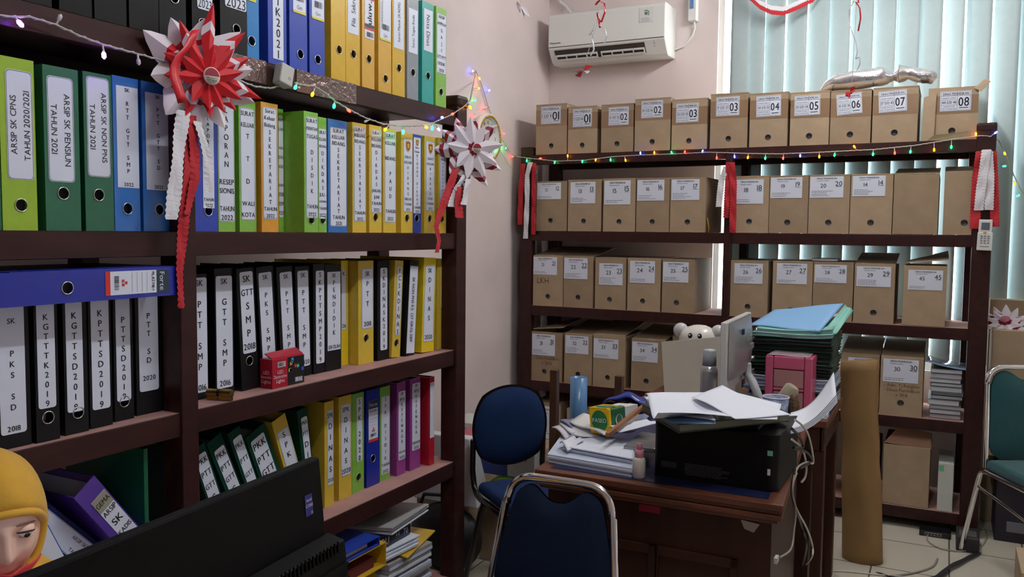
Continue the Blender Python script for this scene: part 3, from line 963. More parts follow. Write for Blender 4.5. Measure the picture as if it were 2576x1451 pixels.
# ------------------------------------------------------------------ right bookshelf
YR = 4.58
RB = [1.9071, 1.4569, 1.0105, 0.5576, 0.1072]
DUST2 = mat('dusty box shelf top', (170, 128, 116), 0.75, noise=0.15, nscale=9)
rsf = thing('bookshelf', 'dark brown open shelf along the window wall holding numbered cardboard boxes', 'bookshelf', (-1.05, 4.8, 0))
for k, z in enumerate(RB):
    b = MB()
    b.box((-2.25, YR + 0.004, z - 0.02), (0.14, 5.02, z - 0.0005), WOOD)
    b.add([(-2.25, YR + 0.001, z), (0.14, YR + 0.001, z), (0.14, 5.02, z), (-2.25, 5.02, z)], [(0, 1, 2, 3)], DUST2)
    b.box((-2.25, YR, z - 0.058), (0.14, YR + 0.028, z - 0.0006), WOOD)
    b.box((-2.25, 4.985, z - 0.058), (0.14, 5.02, z - 0.001), WOOD)
    b.build('shelf_board', rsf, bevel=0.0015, seg=1)
zr = ay(2490, 308, YR).z
for x0, x1, z1, xr0, xr1 in ((-2.295, -2.218, 1.955, -2.29, -2.215), (-1.074, -1.036, 1.90, -1.074, -1.03), (0.1, 0.182, zr, 0.078, 0.16)):
    MB().box((x0, YR - 0.006, 0), (x1, YR + 0.05, z1), WOOD).build('post', rsf, bevel=0.005)
    MB().box((xr0, 4.965, 0), (xr1, 5.025, min(z1, 1.95)), WOOD).build('post', rsf, bevel=0.005)
MB().box((0.098, YR - 0.008, zr - 0.045), (0.184, 5.02, zr), WOOD).build('end_rail', rsf, bevel=0.012, seg=3)

CARDS = [CARD, mat('pale brown cardboard', (170, 148, 121), 0.78, noise=0.1, nscale=14, bump=0.03), mat('darker brown cardboard', (156, 134, 108), 0.78, noise=0.12, nscale=14, bump=0.03)]
NB = [0]


def archive_box(label, xl, xr, yb, yt, z0, Y=None, text=None, style='B', rect=None, hole=(0.5, 0.18), hr=0.0155, lid='closed', d=0.37, group=None, tape=False,
                extra=None, tilt=0.0, note=None, yaw=0.0, thick=0.004):
    Y = YR + 0.012 if Y is None else Y
    ym = (yb + yt) / 2
    x0, x1 = ay(xl, ym, Y).x, ay(xr, ym, Y).x
    w_ = x1 - x0
    h = ay((xl + xr) / 2, yt, Y).z - z0
    cm = CARDS[NB[0] % 3]
    NB[0] += 1
    M = frame(V((x0, Y, z0 + 0.0008)), V((1, 0, 0)), V((0, 0, 1)), V((0, -1, 0)))
    if yaw:
        M = M @ Matrix.Rotation(math.radians(yaw), 4, 'Y')
    ro = thing('archive_box', label, 'cardboard box', M, group)
    b = MB()
    if hole:
        plate_hole(b, w_, h, thick, hole[0] * w_, hole[1] * h, hr, cm, seg=14)
    else:
        b.box((0, 0, -thick), (w_, h, 0), cm)
    b.box((0, 0, -d), (thick, h, -thick), cm)
    b.box((w_ - thick, 0, -d), (w_, h, -thick), cm)
    b.box((thick, 0, -d), (w_ - thick, h, -d + thick), cm)
    b.box((thick, 0, -d + thick), (w_ - thick, thick, -thick), CARDIN)
    b.build('carton', ro, world=False, bevel=0.0015, seg=1)
    MB().box((0.012, 0.006, -d + 0.012), (w_ - 0.012, h - 0.05, -0.035), SHEETS).build('paper_stack', ro, world=False)
    f = MB()
    if lid == 'closed':
        f.hexa([(-0.001, h, 0.001), (w_ + 0.001, h, 0.001), (w_ + 0.001, h, -d), (-0.001, h, -d), (-0.001, h + 0.005, 0.001), (w_ + 0.001, h + 0.005, 0.001), (w_ + 0.001, h + 0.007, -d), (-0.001, h + 0.007, -d)], cm)
    elif lid == 'ajar':
        f.hexa([(0.0, h, 0.0), (w_, h, 0.0), (w_, h + 0.05, -d), (0, h + 0.05, -d), (0.0, h + 0.004, 0), (w_, h + 0.004, 0), (w_, h + 0.055, -d), (0, h + 0.055, -d)], cm)
    elif lid == 'lifted':
        f.hexa([(0.01, h + 0.012, 0.002), (w_ + 0.006, h + 0.03, -0.0), (w_, h + 0.065, -d), (0, h + 0.01, -d), (0.01, h + 0.016, 0.002), (w_ + 0.006, h + 0.035, 0), (w_, h + 0.07, -d), (0, h + 0.015, -d)], cm)
    if lid != 'none':
        f.build('lid_flap', ro, world=False)
    if tape:
        t = MB()
        t.box((-0.0006, rect[1] * h - 0.012, -0.05), (w_ + 0.0006, rect[3] * h - 0.02, 0.0006), TAPE)
        t.build('tape_band', ro, world=False)
    if rect:
        R = (rect[0] * w_, rect[1] * h, rect[2] * w_, rect[3] * h)
        lb = MB()
        Z0 = Matrix.Translation((0, 0, 0.0016))
        if tilt:
            cx, cy = (R[0] + R[2]) / 2, (R[1] + R[3]) / 2
            Z0 = Z0 @ Matrix.Translation((cx, cy, 0)) @ Matrix.Rotation(math.radians(tilt), 4, 'Z') @ Matrix.Translation((-cx, -cy, 0))
        Z = Z0 @ Matrix.Translation((0, 0, 0.0005))
        lb.rrect(R, 0, Z0, PAPER, None)
        a0, b0, a1, b1 = R
        W_, H_ = a1 - a0, b1 - b0
        if style == 'A':
            rng, num = text
            for q in ((a0 + W_ * 0.03, b1 - H_ * 0.24, a1 - W_ * 0.03, b1 - H_ * 0.225), (a0 + W_ * 0.03, b0 + H_ * 0.03, a1 - W_ * 0.03, b0 + H_ * 0.04), (a0 + W_ * 0.03, b1 - H_ * 0.04, a1 - W_ * 0.03, b1 - H_ * 0.03),
                      (a0 + W_ * 0.03, b0 + H_ * 0.3, a0 + W_ * 0.55, b0 + H_ * 0.31), (a0 + W_ * 0.03, b1 - H_ * 0.45, a0 + W_ * 0.55, b1 - H_ * 0.44)):
                lb.rect(*q, INK, Z, 0)
            for uu in (0.03, 0.55, 0.965):
                lb.rect(a0 + W_ * uu, b0 + H_ * 0.03, a0 + W_ * (uu + 0.008), b1 - H_ * 0.03, INK, Z, 0)
            lb.rows('DINAS PENDIDIKAN', (a0 + W_ * 0.04, b1 - H_ * 0.22, a1 - W_ * 0.04, b1 - H_ * 0.05), Z, INK, True, 0.85)
            lb.rows('NOMOR SAMPUL', (a0 + W_ * 0.05, b1 - H_ * 0.42, a0 + W_ * 0.54, b1 - H_ * 0.28), Z, SOFTINK, True, 0.5)
            lb.rows(rng, (a0 + W_ * 0.05, b0 + H_ * 0.34, a0 + W_ * 0.54, b1 - H_ * 0.46), Z, INK, True, 0.95, 0.95)
            lb.rows('ARSIP PAJAK|BKU TAHUN 2018', (a0 + W_ * 0.05, b0 + H_ * 0.06, a0 + W_ * 0.54, b0 + H_ * 0.28), Z, SOFTINK, True, 0.5)
            lb.rows(num, (a0 + W_ * 0.57, b0 + H_ * 0.2, a1 - W_ * 0.05, b1 - H_ * 0.28), Z, INK, True, 0.95)
            lb.rect(a0 + W_ * 0.62, b0 + H_ * 0.13, a1 - W_ * 0.09, b0 + H_ * 0.165, INK, Z, 0)
        else:
            num = text
            lb.rows('DINAS PENDIDIKAN', (a0 + W_ * 0.2, b1 - H_ * 0.15, a1 - W_ * 0.2, b1 - H_ * 0.03), Z, INK, True, 0.55, 1.0)
            lb.rows('NOMOR SAMPUL', (a0 + W_ * 0.2, b1 - H_ * 0.25, a0 + W_ * 0.58, b1 - H_ * 0.15), Z, SOFTINK, True, 0.42, 1.0)
            lb.rows(num, (a0 + W_ * 0.25, b1 - H_ * 0.55, a0 + W_ * 0.55, b1 - H_ * 0.3), Z, INK, False, 0.68)
            lb.rows(num, (a1 - W_ * 0.26, b1 - H_ * 0.47, a1 - W_ * 0.02, b1 - H_ * 0.2), Z, INK, False, 0.75)
            lb.rect(a1 - W_ * 0.22, b1 - H_ * 0.49, a1 - W_ * 0.05, b1 - H_ * 0.475, INK, Z, 0)
            nl = int(num) % 3 + 2
            r = random.Random(int(num))
            for q in range(nl):
                vv = b0 + H_ * (0.08 + 0.075 * (nl - 1 - q))
                uu = a0 + W_ * 0.05
                end = a0 + W_ * r.uniform(0.45, 0.72)
                while uu < end:
                    ln = W_ * r.uniform(0.03, 0.09)
                    lb.rect(uu, vv, min(uu + ln, end), vv + H_ * 0.022, SOFTINK, Z, 0)
                    uu += ln + W_ * 0.015
        lb.build('paper_label', ro, world=False)
    if note:
        nb = MB()
        PEN = mat('pencil writing on card', (96, 72, 52), 0.8)
        s, (a, bb, c, dd_) = note
        nb.rows(s, (a * w_, bb * h, c * w_, dd_ * h), Matrix.Translation((0, 0, 0.0012)), PEN, False, 0.6)
        nb.build('handwriting', ro, world=False)
    if extra:
        extra(ro, w_, h, d, cm)
    return ro


GA = 'archive boxes on top of the right shelf'
zA = RB[0]
for lab, xl, xr, yb_, yt, tx, rc, ti in (
        ('cardboard box labelled 1 S/D 9 number 01 at left end of the top row', 1348.6, 1425.7, 387, 264, ('1 S/D 9', '01'), (0.165, 0.62, 0.8, 0.97), 0),
        ('cardboard box labelled 1 S/D 14 number 01, low second box of the top row', 1429, 1501, 385, 269.5, ('1 S/D 14', '01'), (0.17, 0.575, 0.83, 0.96), 0),
        ('cardboard box labelled 15 S/D 32 number 02 on the top row', 1512.5, 1592.8, 380, 264, ('15 S/D 32', '02'), (0.23, 0.57, 0.86, 0.95), 0),
        ('cardboard box labelled 10 S/D 16 number 02 on the top row', 1597, 1686, 379, 249.5, ('10 S/D 16', '02'), (0.18, 0.64, 0.79, 0.97), 0),
        ('cardboard box labelled 33 S/D 35 number 03 on the top row', 1690, 1778, 377, 251, ('33 S/D 35', '03'), (0.12, 0.55, 0.76, 0.93), 0),
        ('cardboard box labelled 17 S/D 27 number 03 above the middle post', 1787, 1880, 373, 237, ('17 S/D 27', '03'), (0.15, 0.6, 0.78, 0.95), 0),
        ('cardboard box labelled 28 S/D 32 number 04', 1886, 1981, 368, 235.6, ('28 S/D 32', '04'), (0.17, 0.57, 0.82, 0.96), 1),
        ('cardboard box labelled 33 S/D 34 number 05', 1988, 2086, 366, 233, ('33 S/D 34', '05'), (0.1, 0.57, 0.76, 0.95), 1),
        ('cardboard box labelled 35 S/D 36 number 06 under the silver balloon', 2089, 2191, 362, 229, ('35 S/D 36', '06'), (0.15, 0.56, 0.77, 0.95), 4),
        ('tall cardboard box labelled 37 S/D 43 number 07', 2195, 2309, 357, 221, ('37 S/D 43', '07'), (0.13, 0.56, 0.75, 0.95), 3)):
    archive_box(lab, xl, xr, yb_, yt, zA, text=tx, style='A', rect=rc, group=GA, tape=True, tilt=ti, hole=(0.5, 0.175))


def torn(ro, w_, h, d, cm):
    f = MB()
    f.hexa([(-0.025, 0.0, 0.004), (0.03, 0.0, 0.006), (0.035, h * 0.92, 0.004), (-0.02, h * 0.85, 0.0), (-0.025, 0, 0.008), (0.03, 0, 0.010), (0.035, h * 0.92, 0.008), (-0.02, h * 0.85, 0.004)], cm)
    f.build('torn_flap', ro, world=False)
    f = MB()
    f.hexa([(w_ - 0.02, h * 0.97, 0.004), (w_ + 0.01, h * 0.9, 0.004), (w_ + 0.05, h * 1.1, -0.02), (w_ + 0.02, h * 1.14, -0.02), (w_ - 0.02, h * 0.97, 0.01), (w_ + 0.01, h * 0.9, 0.01), (w_ + 0.05, h * 1.1, -0.012), (w_ + 0.02, h * 1.14, -0.012)], cm)
    f.build('torn_flap', ro, world=False)
    f = MB()
    f.hexa([(0.0, 0.0, 0.006), (w_, 0.0, 0.006), (w_ - 0.02, h * 0.16, 0.014), (0.03, h * 0.1, 0.014), (0, 0, 0.01), (w_, 0, 0.01), (w_ - 0.02, h * 0.16, 0.018), (0.03, h * 0.1, 0.018)], CARDS[1])
    f.build('torn_flap', ro, world=False)


archive_box('battered cardboard box labelled 44 S/D 46 number 08 with torn flaps', 2334, 2460, 352, 222, zA, text=('44 S/D 46', '08'), style='A', rect=(0.24, 0.56, 0.86, 0.94), group=GA, tape=True, lid='ajar', extra=torn)

GB = 'archive boxes on the second board of the right shelf'
zB = RB[1]


def tapetail(ro, w_, h, d, cm):
    f = MB()
    f.grid(lambda a, b: (w_ + 0.003 + 0.012 * math.sin(3 * a), h * 0.27 * (1 - a), -0.05 + 0.03 * b + 0.02 * math.sin(4 * a)), 8, 1, mat('yellow tape tail', (222, 200, 60), 0.4))
    f.build('yellow_ribbon', ro, world=False)


for lab, xl, xr, yb_, yt, tx, rc, hh, kw in (
        ('cardboard box labelled 12, leftmost under the lights', 1349.5, 1425.6, 580, 458, '12', (0.02, 0.65, 0.81, 0.985), (0.47, 0.21), {}),
        ('cardboard box labelled 13 on the second board', 1429, 1511.6, 581, 454, '13', (0.07, 0.55, 0.83, 0.97), (0.48, 0.2), {}),
        ('cardboard box labelled 15 on the second board', 1517.6, 1598, 582, 451, '15', (0.03, 0.52, 0.85, 0.975), (0.5, 0.19), {}),
        ('cardboard box labelled 16 with white scuffs below its label', 1601, 1683.7, 583, 450, '16', (0.02, 0.59, 0.84, 0.98), (0.49, 0.19), {}),
        ('cardboard box labelled 17 with yellow tape hanging at its side', 1686, 1775, 584, 449, '17', (0.03, 0.6, 0.82, 0.985), (0.5, 0.19), dict(extra=tapetail)),
        ('cardboard box labelled 18 with creased label beside the red streamer', 1844.7, 1934, 586, 445, '18', (0.04, 0.52, 0.84, 0.95), (0.46, 0.2), {}),
        ('cardboard box labelled 19 on the second board', 1935.5, 2032.5, 587, 444, '19', (0.02, 0.62, 0.84, 0.985), (0.48, 0.19), {}),
        ('cardboard box labelled 20 on the second board', 2034.5, 2137, 588, 442, '20', (0.02, 0.62, 0.84, 0.985), (0.5, 0.19), {}),
        ('cardboard box labelled 14 right of the box labelled 20', 2139, 2245, 588, 440, '14', (0.04, 0.64, 0.82, 0.985), (0.5, 0.19), {})):
    archive_box(lab, xl, xr, yb_, yt, zB, text=tx, rect=rc, hole=hh, group=GB, **kw)
archive_box('wide blank cardboard box with bent lid beside the box labelled 14', 2247, 2361, 590, 438.5, zB, hole=None, lid='ajar', group=GB)
archive_box('blank cardboard box with a hole behind the remote control post', 2374, 2447, 590, 434, zB, hole=(0.74, 0.19), lid='ajar', group=GB)

GC = 'archive boxes on the third board of the right shelf'
zC = RB[2]
for lab, xl, xr, yb_, yt, tx, rc, hh, kw in (
        ('cardboard box labelled 21 with pencilled letters on its front', 1341, 1416, 767, 645, '21', (0.01, 0.63, 0.8, 0.985), (0.5, 0.19), dict(note=('LKH', (0.12, 0.43, 0.55, 0.6)), lid='ajar')),
        ('cardboard box labelled 22 on the third board', 1418, 1491, 773, 647.5, '22', (0.01, 0.57, 0.82, 0.985), (0.5, 0.2), dict(lid='ajar')),
        ('cardboard box labelled 23 on the third board', 1497, 1574, 778, 650, '23', (0.13, 0.48, 0.9, 0.9), (0.48, 0.19), {}),
        ('cardboard box labelled 24 on the third board', 1578.5, 1661, 782, 652, '24', (0.07, 0.54, 0.83, 0.965), (0.47, 0.19), {}),
        ('cardboard box labelled 25 with its long side showing', 1665.5, 1746, 787, 655, '25', (0.02, 0.58, 0.82, 0.965), (0.46, 0.19), {}),
        ('cardboard box labelled 26 right of the middle post', 1837, 1931, 793, 658, '26', (0.1, 0.6, 0.86, 0.965), (0.48, 0.18), {}),
        ('cardboard box labelled 27 above the blue document pile', 1943, 2043, 800, 660, '27', (0.1, 0.62, 0.86, 0.98), (0.48, 0.15), {}),
        ('cardboard box labelled 28 with a small book on its lid', 2045, 2145.5, 806, 662, '28', (0.03, 0.66, 0.83, 0.97), (0.5, 0.15), {}),
        ('cardboard box labelled 29 with a gaping lid', 2148, 2250, 811.6, 667, '29', (0.05, 0.63, 0.9, 0.975), (0.5, 0.18), dict(lid='ajar')),
        ('cardboard box labelled 45 standing apart near the right post', 2271, 2380, 823, 669, '45', (0.11, 0.6, 0.91, 0.93), None, dict(lid='lifted'))):
    archive_box(lab, xl, xr, yb_, yt, zC, text=tx, rect=rc, hole=hh, group=GC, **kw)
p = ay(2048, 657, 4.70)
q = ay(2112, 657, 4.70)
zt = ay(2095, 662, YR + 0.012).z + 0.0085
bkx = thing('notebook', 'small grey notebook lying on the lid of the box labelled 28', 'notebook', (p.x, 4.63, zt))
MB().box((p.x, 4.62, zt), (q.x, 4.76, zt + 0.003), mat('grey notebook cover', (120, 120, 128), 0.5)).box((p.x, 4.62, zt + 0.011), (q.x, 4.76, zt + 0.014), mat('grey notebook cover', (120, 120, 128), 0.5)).build('cover', bkx)
MB().box((p.x + 0.002, 4.622, zt + 0.003), (q.x - 0.002, 4.758, zt + 0.011), SHEETS).build('page_block', bkx)

GD = 'archive boxes on the fourth board of the right shelf'
zD = RB[3]
for lab, xl, xr, yb_, yt, tx, rc, hh, kw in (
        ('cardboard box labelled 31 with open lid and handwriting below the label', 1337, 1413, 956, 835, '31', (0.02, 0.52, 0.78, 0.95), (0.43, 0.19), dict(lid='lifted', note=('- Dinas Pendidikan|x SKB', (0.06, 0.32, 0.95, 0.52)))),
        ('cardboard box labelled 32 behind the blue plastic roll', 1419.5, 1489, 963, 843, '32', (0.04, 0.62, 0.87, 0.985), (0.5, 0.2), dict(lid='ajar')),
        ('cardboard box labelled 33 behind the two wooden uprights', 1492, 1571, 970, 844, '33', (0.01, 0.55, 0.8, 0.93), (0.47, 0.18), dict(lid='ajar')),
        ('cardboard box labelled 34 beside the cream sheet', 1588, 1672, 980, 856, '34', (0.02, 0.57, 0.8, 0.96), (0.46, 0.19), dict(lid='ajar', yaw=-1.5)),
        ('cardboard box labelled 38, mostly behind the paper roll', 2112, 2211, 1038, 893, '38', (0.2, 0.62, 0.95, 0.95), None, dict(lid='ajar', Y=YR + 0.03)),
        ('cardboard box labelled 30 with pencilled notes beside the stacked books', 2213.5, 2321, 1049, 902, '30', (0.06, 0.58, 0.89, 0.985), (0.5, 0.22), dict(lid='ajar', note=('- Adm. Tj Rangkan|- Dinas Pendidikan|x SKB', (0.05, 0.32, 0.98, 0.57))))):
    archive_box(lab, xl, xr, yb_, yt, zD, text=tx, rect=rc, hole=hh, group=GD, **kw)
archive_box('plain cardboard box behind the white toy bear', 1690, 1800, 990, 850, zD, Y=4.66, hole=None, lid='ajar', group=GD, d=0.33)

GE = 'cardboard boxes on the bottom board of the right shelf'
zE = RB[4]


def openflaps(ro, w_, h, d, cm):
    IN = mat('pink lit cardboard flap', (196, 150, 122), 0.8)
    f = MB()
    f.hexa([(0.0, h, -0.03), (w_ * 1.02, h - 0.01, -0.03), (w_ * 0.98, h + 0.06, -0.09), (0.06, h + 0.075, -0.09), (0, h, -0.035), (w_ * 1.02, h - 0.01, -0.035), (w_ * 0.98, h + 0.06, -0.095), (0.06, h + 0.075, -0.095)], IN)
    f.build('open_flap', ro, world=False)


archive_box('open cardboard box on the bottom board behind the paper roll', 2118, 2206, 1259, 1122, zE, text='39', rect=(0.55, 0.62, 0.98, 0.96), hole=None, lid='none', group=GE, extra=openflaps)
archive_box('open blank cardboard box on the bottom board beside the white carton', 2220, 2338, 1272, 1122, zE, hole=None, lid='none', group=GE, extra=openflaps)
archive_box('cardboard box labelled 41 on the bottom board behind the blue chair', 1338, 1408, 1130, 1015, zE, text='41', rect=(0.1, 0.25, 0.95, 0.95), hole=None, lid='closed', group=GE)
archive_box('blank cardboard box on the bottom board behind the wooden uprights', 1425, 1530, 1150, 1035, zE, hole=None, lid='closed', group=GE)

# stacked books at the right end of the fourth board, white carton below
bk_cols = [(96, 104, 116), (60, 66, 78), (150, 158, 170), (86, 92, 104), (40, 44, 52), (130, 140, 152), (70, 120, 140), (44, 48, 58), (110, 112, 120), (160, 168, 180), (52, 56, 66)]
rb = random.Random(11)
zc = zD + 0.0005
x0b, x1b = ay(2338, 1050, YR + 0.02).x, ay(2418, 1050, YR + 0.02).x
names = ['bottom', 'second', 'third', 'fourth', 'fifth', 'sixth', 'seventh', 'eighth', 'ninth', 'tenth', 'topmost']
for i in range(11):
    th = rb.uniform(0.018, 0.03) if i < 10 else 0.022
    dx, dy = rb.uniform(-0.012, 0.006), rb.uniform(0, 0.02)
    cover = mat('book cover %d' % i, bk_cols[i], 0.4)
    ro = thing('book', 'grey covered book, %s of the pile beside the box labelled 30' % names[i], 'book', (x0b, YR + 0.03, zc), 'books piled beside the box labelled 30')
    a, c = (x0b + dx, YR + 0.02 + dy), (x1b + dx, YR + 0.30 + dy)
    MB().box((*a, zc), (*c, zc + 0.002), cover).box((*a, zc + th - 0.002), (*c, zc + th), cover).build('cover', ro)
    MB().box((a[0] + 0.003, a[1] + 0.003, zc + 0.002), (c[0] - 0.002, c[1] - 0.003, zc + th - 0.002), SHEETS).build('page_block', ro)
    zc += th + 0.0004
P = [ay(2322, 886, YR + 0.05), ay(2415, 905, YR + 0.05)]
PLAS = mat('clear blue plastic cover', (150, 175, 200), 0.12, spec=0.8)
mg = MB()
mg.grid(lambda a, b: (x0b - 0.02 + a * 0.2, YR + 0.03 + b * 0.26, zc + 0.002 + 0.03 * (1 - a) ** 2 + 0.004 * math.sin(5 * b)), 8, 6, PLAS)
tag(mg.build('plastic_folder', None, solid=0.004), 'shiny pale plastic folder curling up on top of the grey book pile', 'folder')
WCART = mat('white carton', (206, 208, 204), 0.5)
wc = thing('carton', 'narrow white carton standing at the right end of the bottom board', 'box', (ay(2378, 1290, YR - 0.01).x, YR, zE))
xa, xb2 = ay(2358, 1240, YR + 0.0).x, ay(2397, 1240, YR + 0.0).x
MB().box((xa, YR + 0.006, zE + 0.0006), (xb2, YR + 0.3, zE + 0.24), WCART).build('carton_body', wc, bevel=0.002)
MB().box((xa + 0.002, YR + 0.005, zE + 0.2), (xa + 0.024, YR + 0.0065, zE + 0.228), mat('green sticker', (120, 190, 150), 0.4)).build('sticker', wc)

# ------------------------------------------------------------------ air conditioner and its switch
ACW = mat('white air conditioner plastic', (222, 223, 220), 0.35)
ACD = mat('dark air outlet', (52, 44, 40), 0.6)
xa0, xa1 = ay(1379, 100, 4.88).x, ay(1673, 60, 4.88).x
ac = thing('air_conditioner', 'white wall mounted air conditioner high in the corner with open louvres', 'air conditioner', ((xa0 + xa1) / 2, YB, 2.5))
prof = [(YB, 2.505), (YB, 2.80), (4.90, 2.80), (4.884, 2.792), (4.88, 2.775), (4.88, 2.60), (4.884, 2.585), (4.945, 2.512), (4.965, 2.502)]
b = MB()
n = len(prof)
b.add([(xa0, y, z) for y, z in prof] + [(xa1, y, z) for y, z in prof], [tuple(range(n)), tuple(range(2 * n - 1, n - 1, -1))] + [(i, n + i, n + (i + 1) % n, (i + 1) % n) for i in range(n)], ACW)
b.build('casing', ac, bevel=0.006, seg=3)
A, Bq = V((0, 4.884, 2.585)), V((0, 4.945, 2.512))
sd = (Bq - A)
nrm = V((0, -sd.z, sd.y)).normalized()
nrm = nrm if nrm.y < 0 else -nrm
W_ = xa1 - xa0


def slope(u, v, o=0.0):
    p = A + sd * v + nrm * o
    return V((xa0 + u * W_, p.y, p.z))


def sl_box(mb, u0_, u1_, v0_, v1_, o0, o1, m):
    mb.hexa([slope(u0_, v0_, o0), slope(u1_, v0_, o0), slope(u1_, v1_, o0), slope(u0_, v1_, o0), slope(u0_, v0_, o1), slope(u1_, v0_, o1), slope(u1_, v1_, o1), slope(u0_, v1_, o1)], m)


b = MB()
sl_box(b, 0.05, 0.83, 0.1, 0.82, 0.0005, 0.002, ACD)
b.build('air_outlet', ac)
b = MB()
for s0, s1 in ((0.06, 0.42), (0.46, 0.82)):
    sl_box(b, s0, s1, 0.42, 0.50, 0.004, 0.016, ACW)
    sl_box(b, s0, s1, 0.72, 0.80, 0.004, 0.012, ACW)
    for k in range(5):
        u = s0 + (s1 - s0) * k / 4
        sl_box(b, u - 0.004, u + 0.004, 0.42, 0.80, 0.004, 0.012, ACW)
b.build('louvre', ac)
b = MB()
b.box((xa0 + 0.005, 4.8785, 2.594), (xa1 - 0.005, 4.8805, 2.597), ACD)
b.build('panel_gap', ac)
Mf = frame(V((xa0, 4.879, 2.50)), V((1, 0, 0)), V((0, 0, 1)), V((0, -1, 0)))
b = MB()
b.text('Panasonic', Mf @ Matrix.Translation((0.015, 0.115, 0.001)), 0.017, INK, True, 'L')
b.build('maker_mark', ac)
b = MB()
STK = mat('pale sticker', (214, 216, 214), 0.4)
cx0 = W_ * 0.79
b.rect(cx0, 0.19, cx0 + 0.085, 0.275, STK, Mf, 0.001)
EG = mat('olive scale', (112, 122, 60), 0.5)
ETL = mat('teal dial', (70, 120, 130), 0.5)
for k in range(9):
    a0, a1 = math.radians(130 - k * 20), math.radians(130 - k * 20 - 15)
    c0 = (cx0 + 0.042, 0.24)
    b.add([(c0[0] + r * math.cos(a), c0[1] + r * math.sin(a), 0.0014) for r, a in ((0.013, a0), (0.021, a0), (0.021, a1), (0.013, a1))], [(0, 3, 2, 1)], EG, M=Mf)
b.add([(cx0 + 0.042 + 0.01 * math.cos(q * 0.4189), 0.24 + 0.01 * math.sin(q * 0.4189), 0.0014) for q in range(15)], [tuple(range(15))], ETL, M=Mf)
for k in range(4):
    b.rect(cx0 + 0.01, 0.213 - 0.006 * k, cx0 + 0.06 + 0.004 * (k % 3), 0.2145 - 0.006 * k, SOFTINK, Mf, 0.0014)
b.build('energy_sticker', ac)
b = MB()
for k in range(3):
    p = slope(0.90, 0.12 + 0.16 * k, 0.001)
    b.box((p.x, p.y - 0.001, p.z), (p.x + 0.012, p.y, p.z + 0.002), SOFTINK)
b.build('indicator_mark', ac)
p0 = ay(1737, 58, YB)
p1 = ay(1757, 2, YB)
br = thing('breaker_box', 'small white breaker box on the wall right of the air conditioner', 'switch', (p0.x, YB, p0.z))
MB().box((p0.x, YB - 0.06, p0.z), (p0.x + 0.05, YB, p0.z + 0.145), ACW).build('box_body', br, bevel=0.004)
MB().box((p0.x + 0.014, YB - 0.068, p0.z + 0.07), (p0.x + 0.034, YB - 0.06, p0.z + 0.125), mat('blue switch', (90, 130, 180), 0.4)).build('toggle', br)
pts = [V((p0.x + 0.03, YB - 0.03, p0.z)), ay(1748, 70, YB - 0.02), ay(1742, 90, YB - 0.015), ay(1722, 115, YB - 0.015), ay(1697, 125, YB - 0.02)]
MB().tube(pts, 0.006, ACW, 6).build('conduit', br)
pc = thing('pipe', 'short grey pipe rising from the top of the air conditioner', 'pipe', ay(1436, 32, YB - 0.05))
MB().tube([ay(1436, 34, YB - 0.05), ay(1425, 18, YB - 0.03), ay(1410, 6, YB - 0.03), ay(1395, -12, YB - 0.03), ay(1388, -60, YB - 0.03)], 0.011, ACW, 8).build('pipe_run', pc)

# ------------------------------------------------------------------ wall clock
cy, cz, cr = 4.245, 1.98, 0.132
cl = thing('wall_clock', 'round white wall clock with gold beaded ring behind the white rosette', 'clock', (XW, cy, cz))
Mc = frame(V((XW, cy, cz)), V((0, 1, 0)), V((0, 0, 1)), V((1, 0, 0)))
CW = mat('white clock plastic', (226, 226, 222), 0.35)
GOLD = mat('gold beads', (206, 172, 70), 0.25, metal=0.9)
MB().lathe([(cr, 0), (cr + 0.006, 0.018), (cr + 0.002, 0.034), (cr - 0.016, 0.038), (cr - 0.02, 0.022), (0.001, 0.020)], CW, 40, M=Mc).build('case', cl)
ccase = bpy.data.objects[[o.name for o in cl.children][-1]]
b = MB()
for k in range(60):
    a = 2 * math.pi * k / 60
    b.ball((Mc @ V(((cr - 0.013) * math.cos(a), (cr - 0.013) * math.sin(a), 0.038))), 0.0065, GOLD, 6, 4)
b.build('beaded_ring', cl, under=ccase)
b = MB()
for k in range(12):
    a = math.radians(90 - 30 * (k + 1))
    b.text(str(k + 1), Mc @ Matrix.Translation((0.085 * math.cos(a), 0.085 * math.sin(a) - 0.009, 0.023)), 0.026, INK)
b.build('numerals', cl, under=ccase)
MB().box((-0.003, -0.01, 0.0235), (0.003, 0.055, 0.025), BLACKPL, M=Mc @ Matrix.Rotation(math.radians(62), 4, 'Z')).build('hour_hand', cl)
MB().box((-0.002, -0.012, 0.0255), (0.002, 0.085, 0.027), BLACKPL, M=Mc @ Matrix.Rotation(math.radians(170), 4, 'Z')).build('minute_hand', cl)

# ------------------------------------------------------------------ paper rosettes, streamers
CREAM = mat('cream button paper', (226, 214, 200), 0.5)


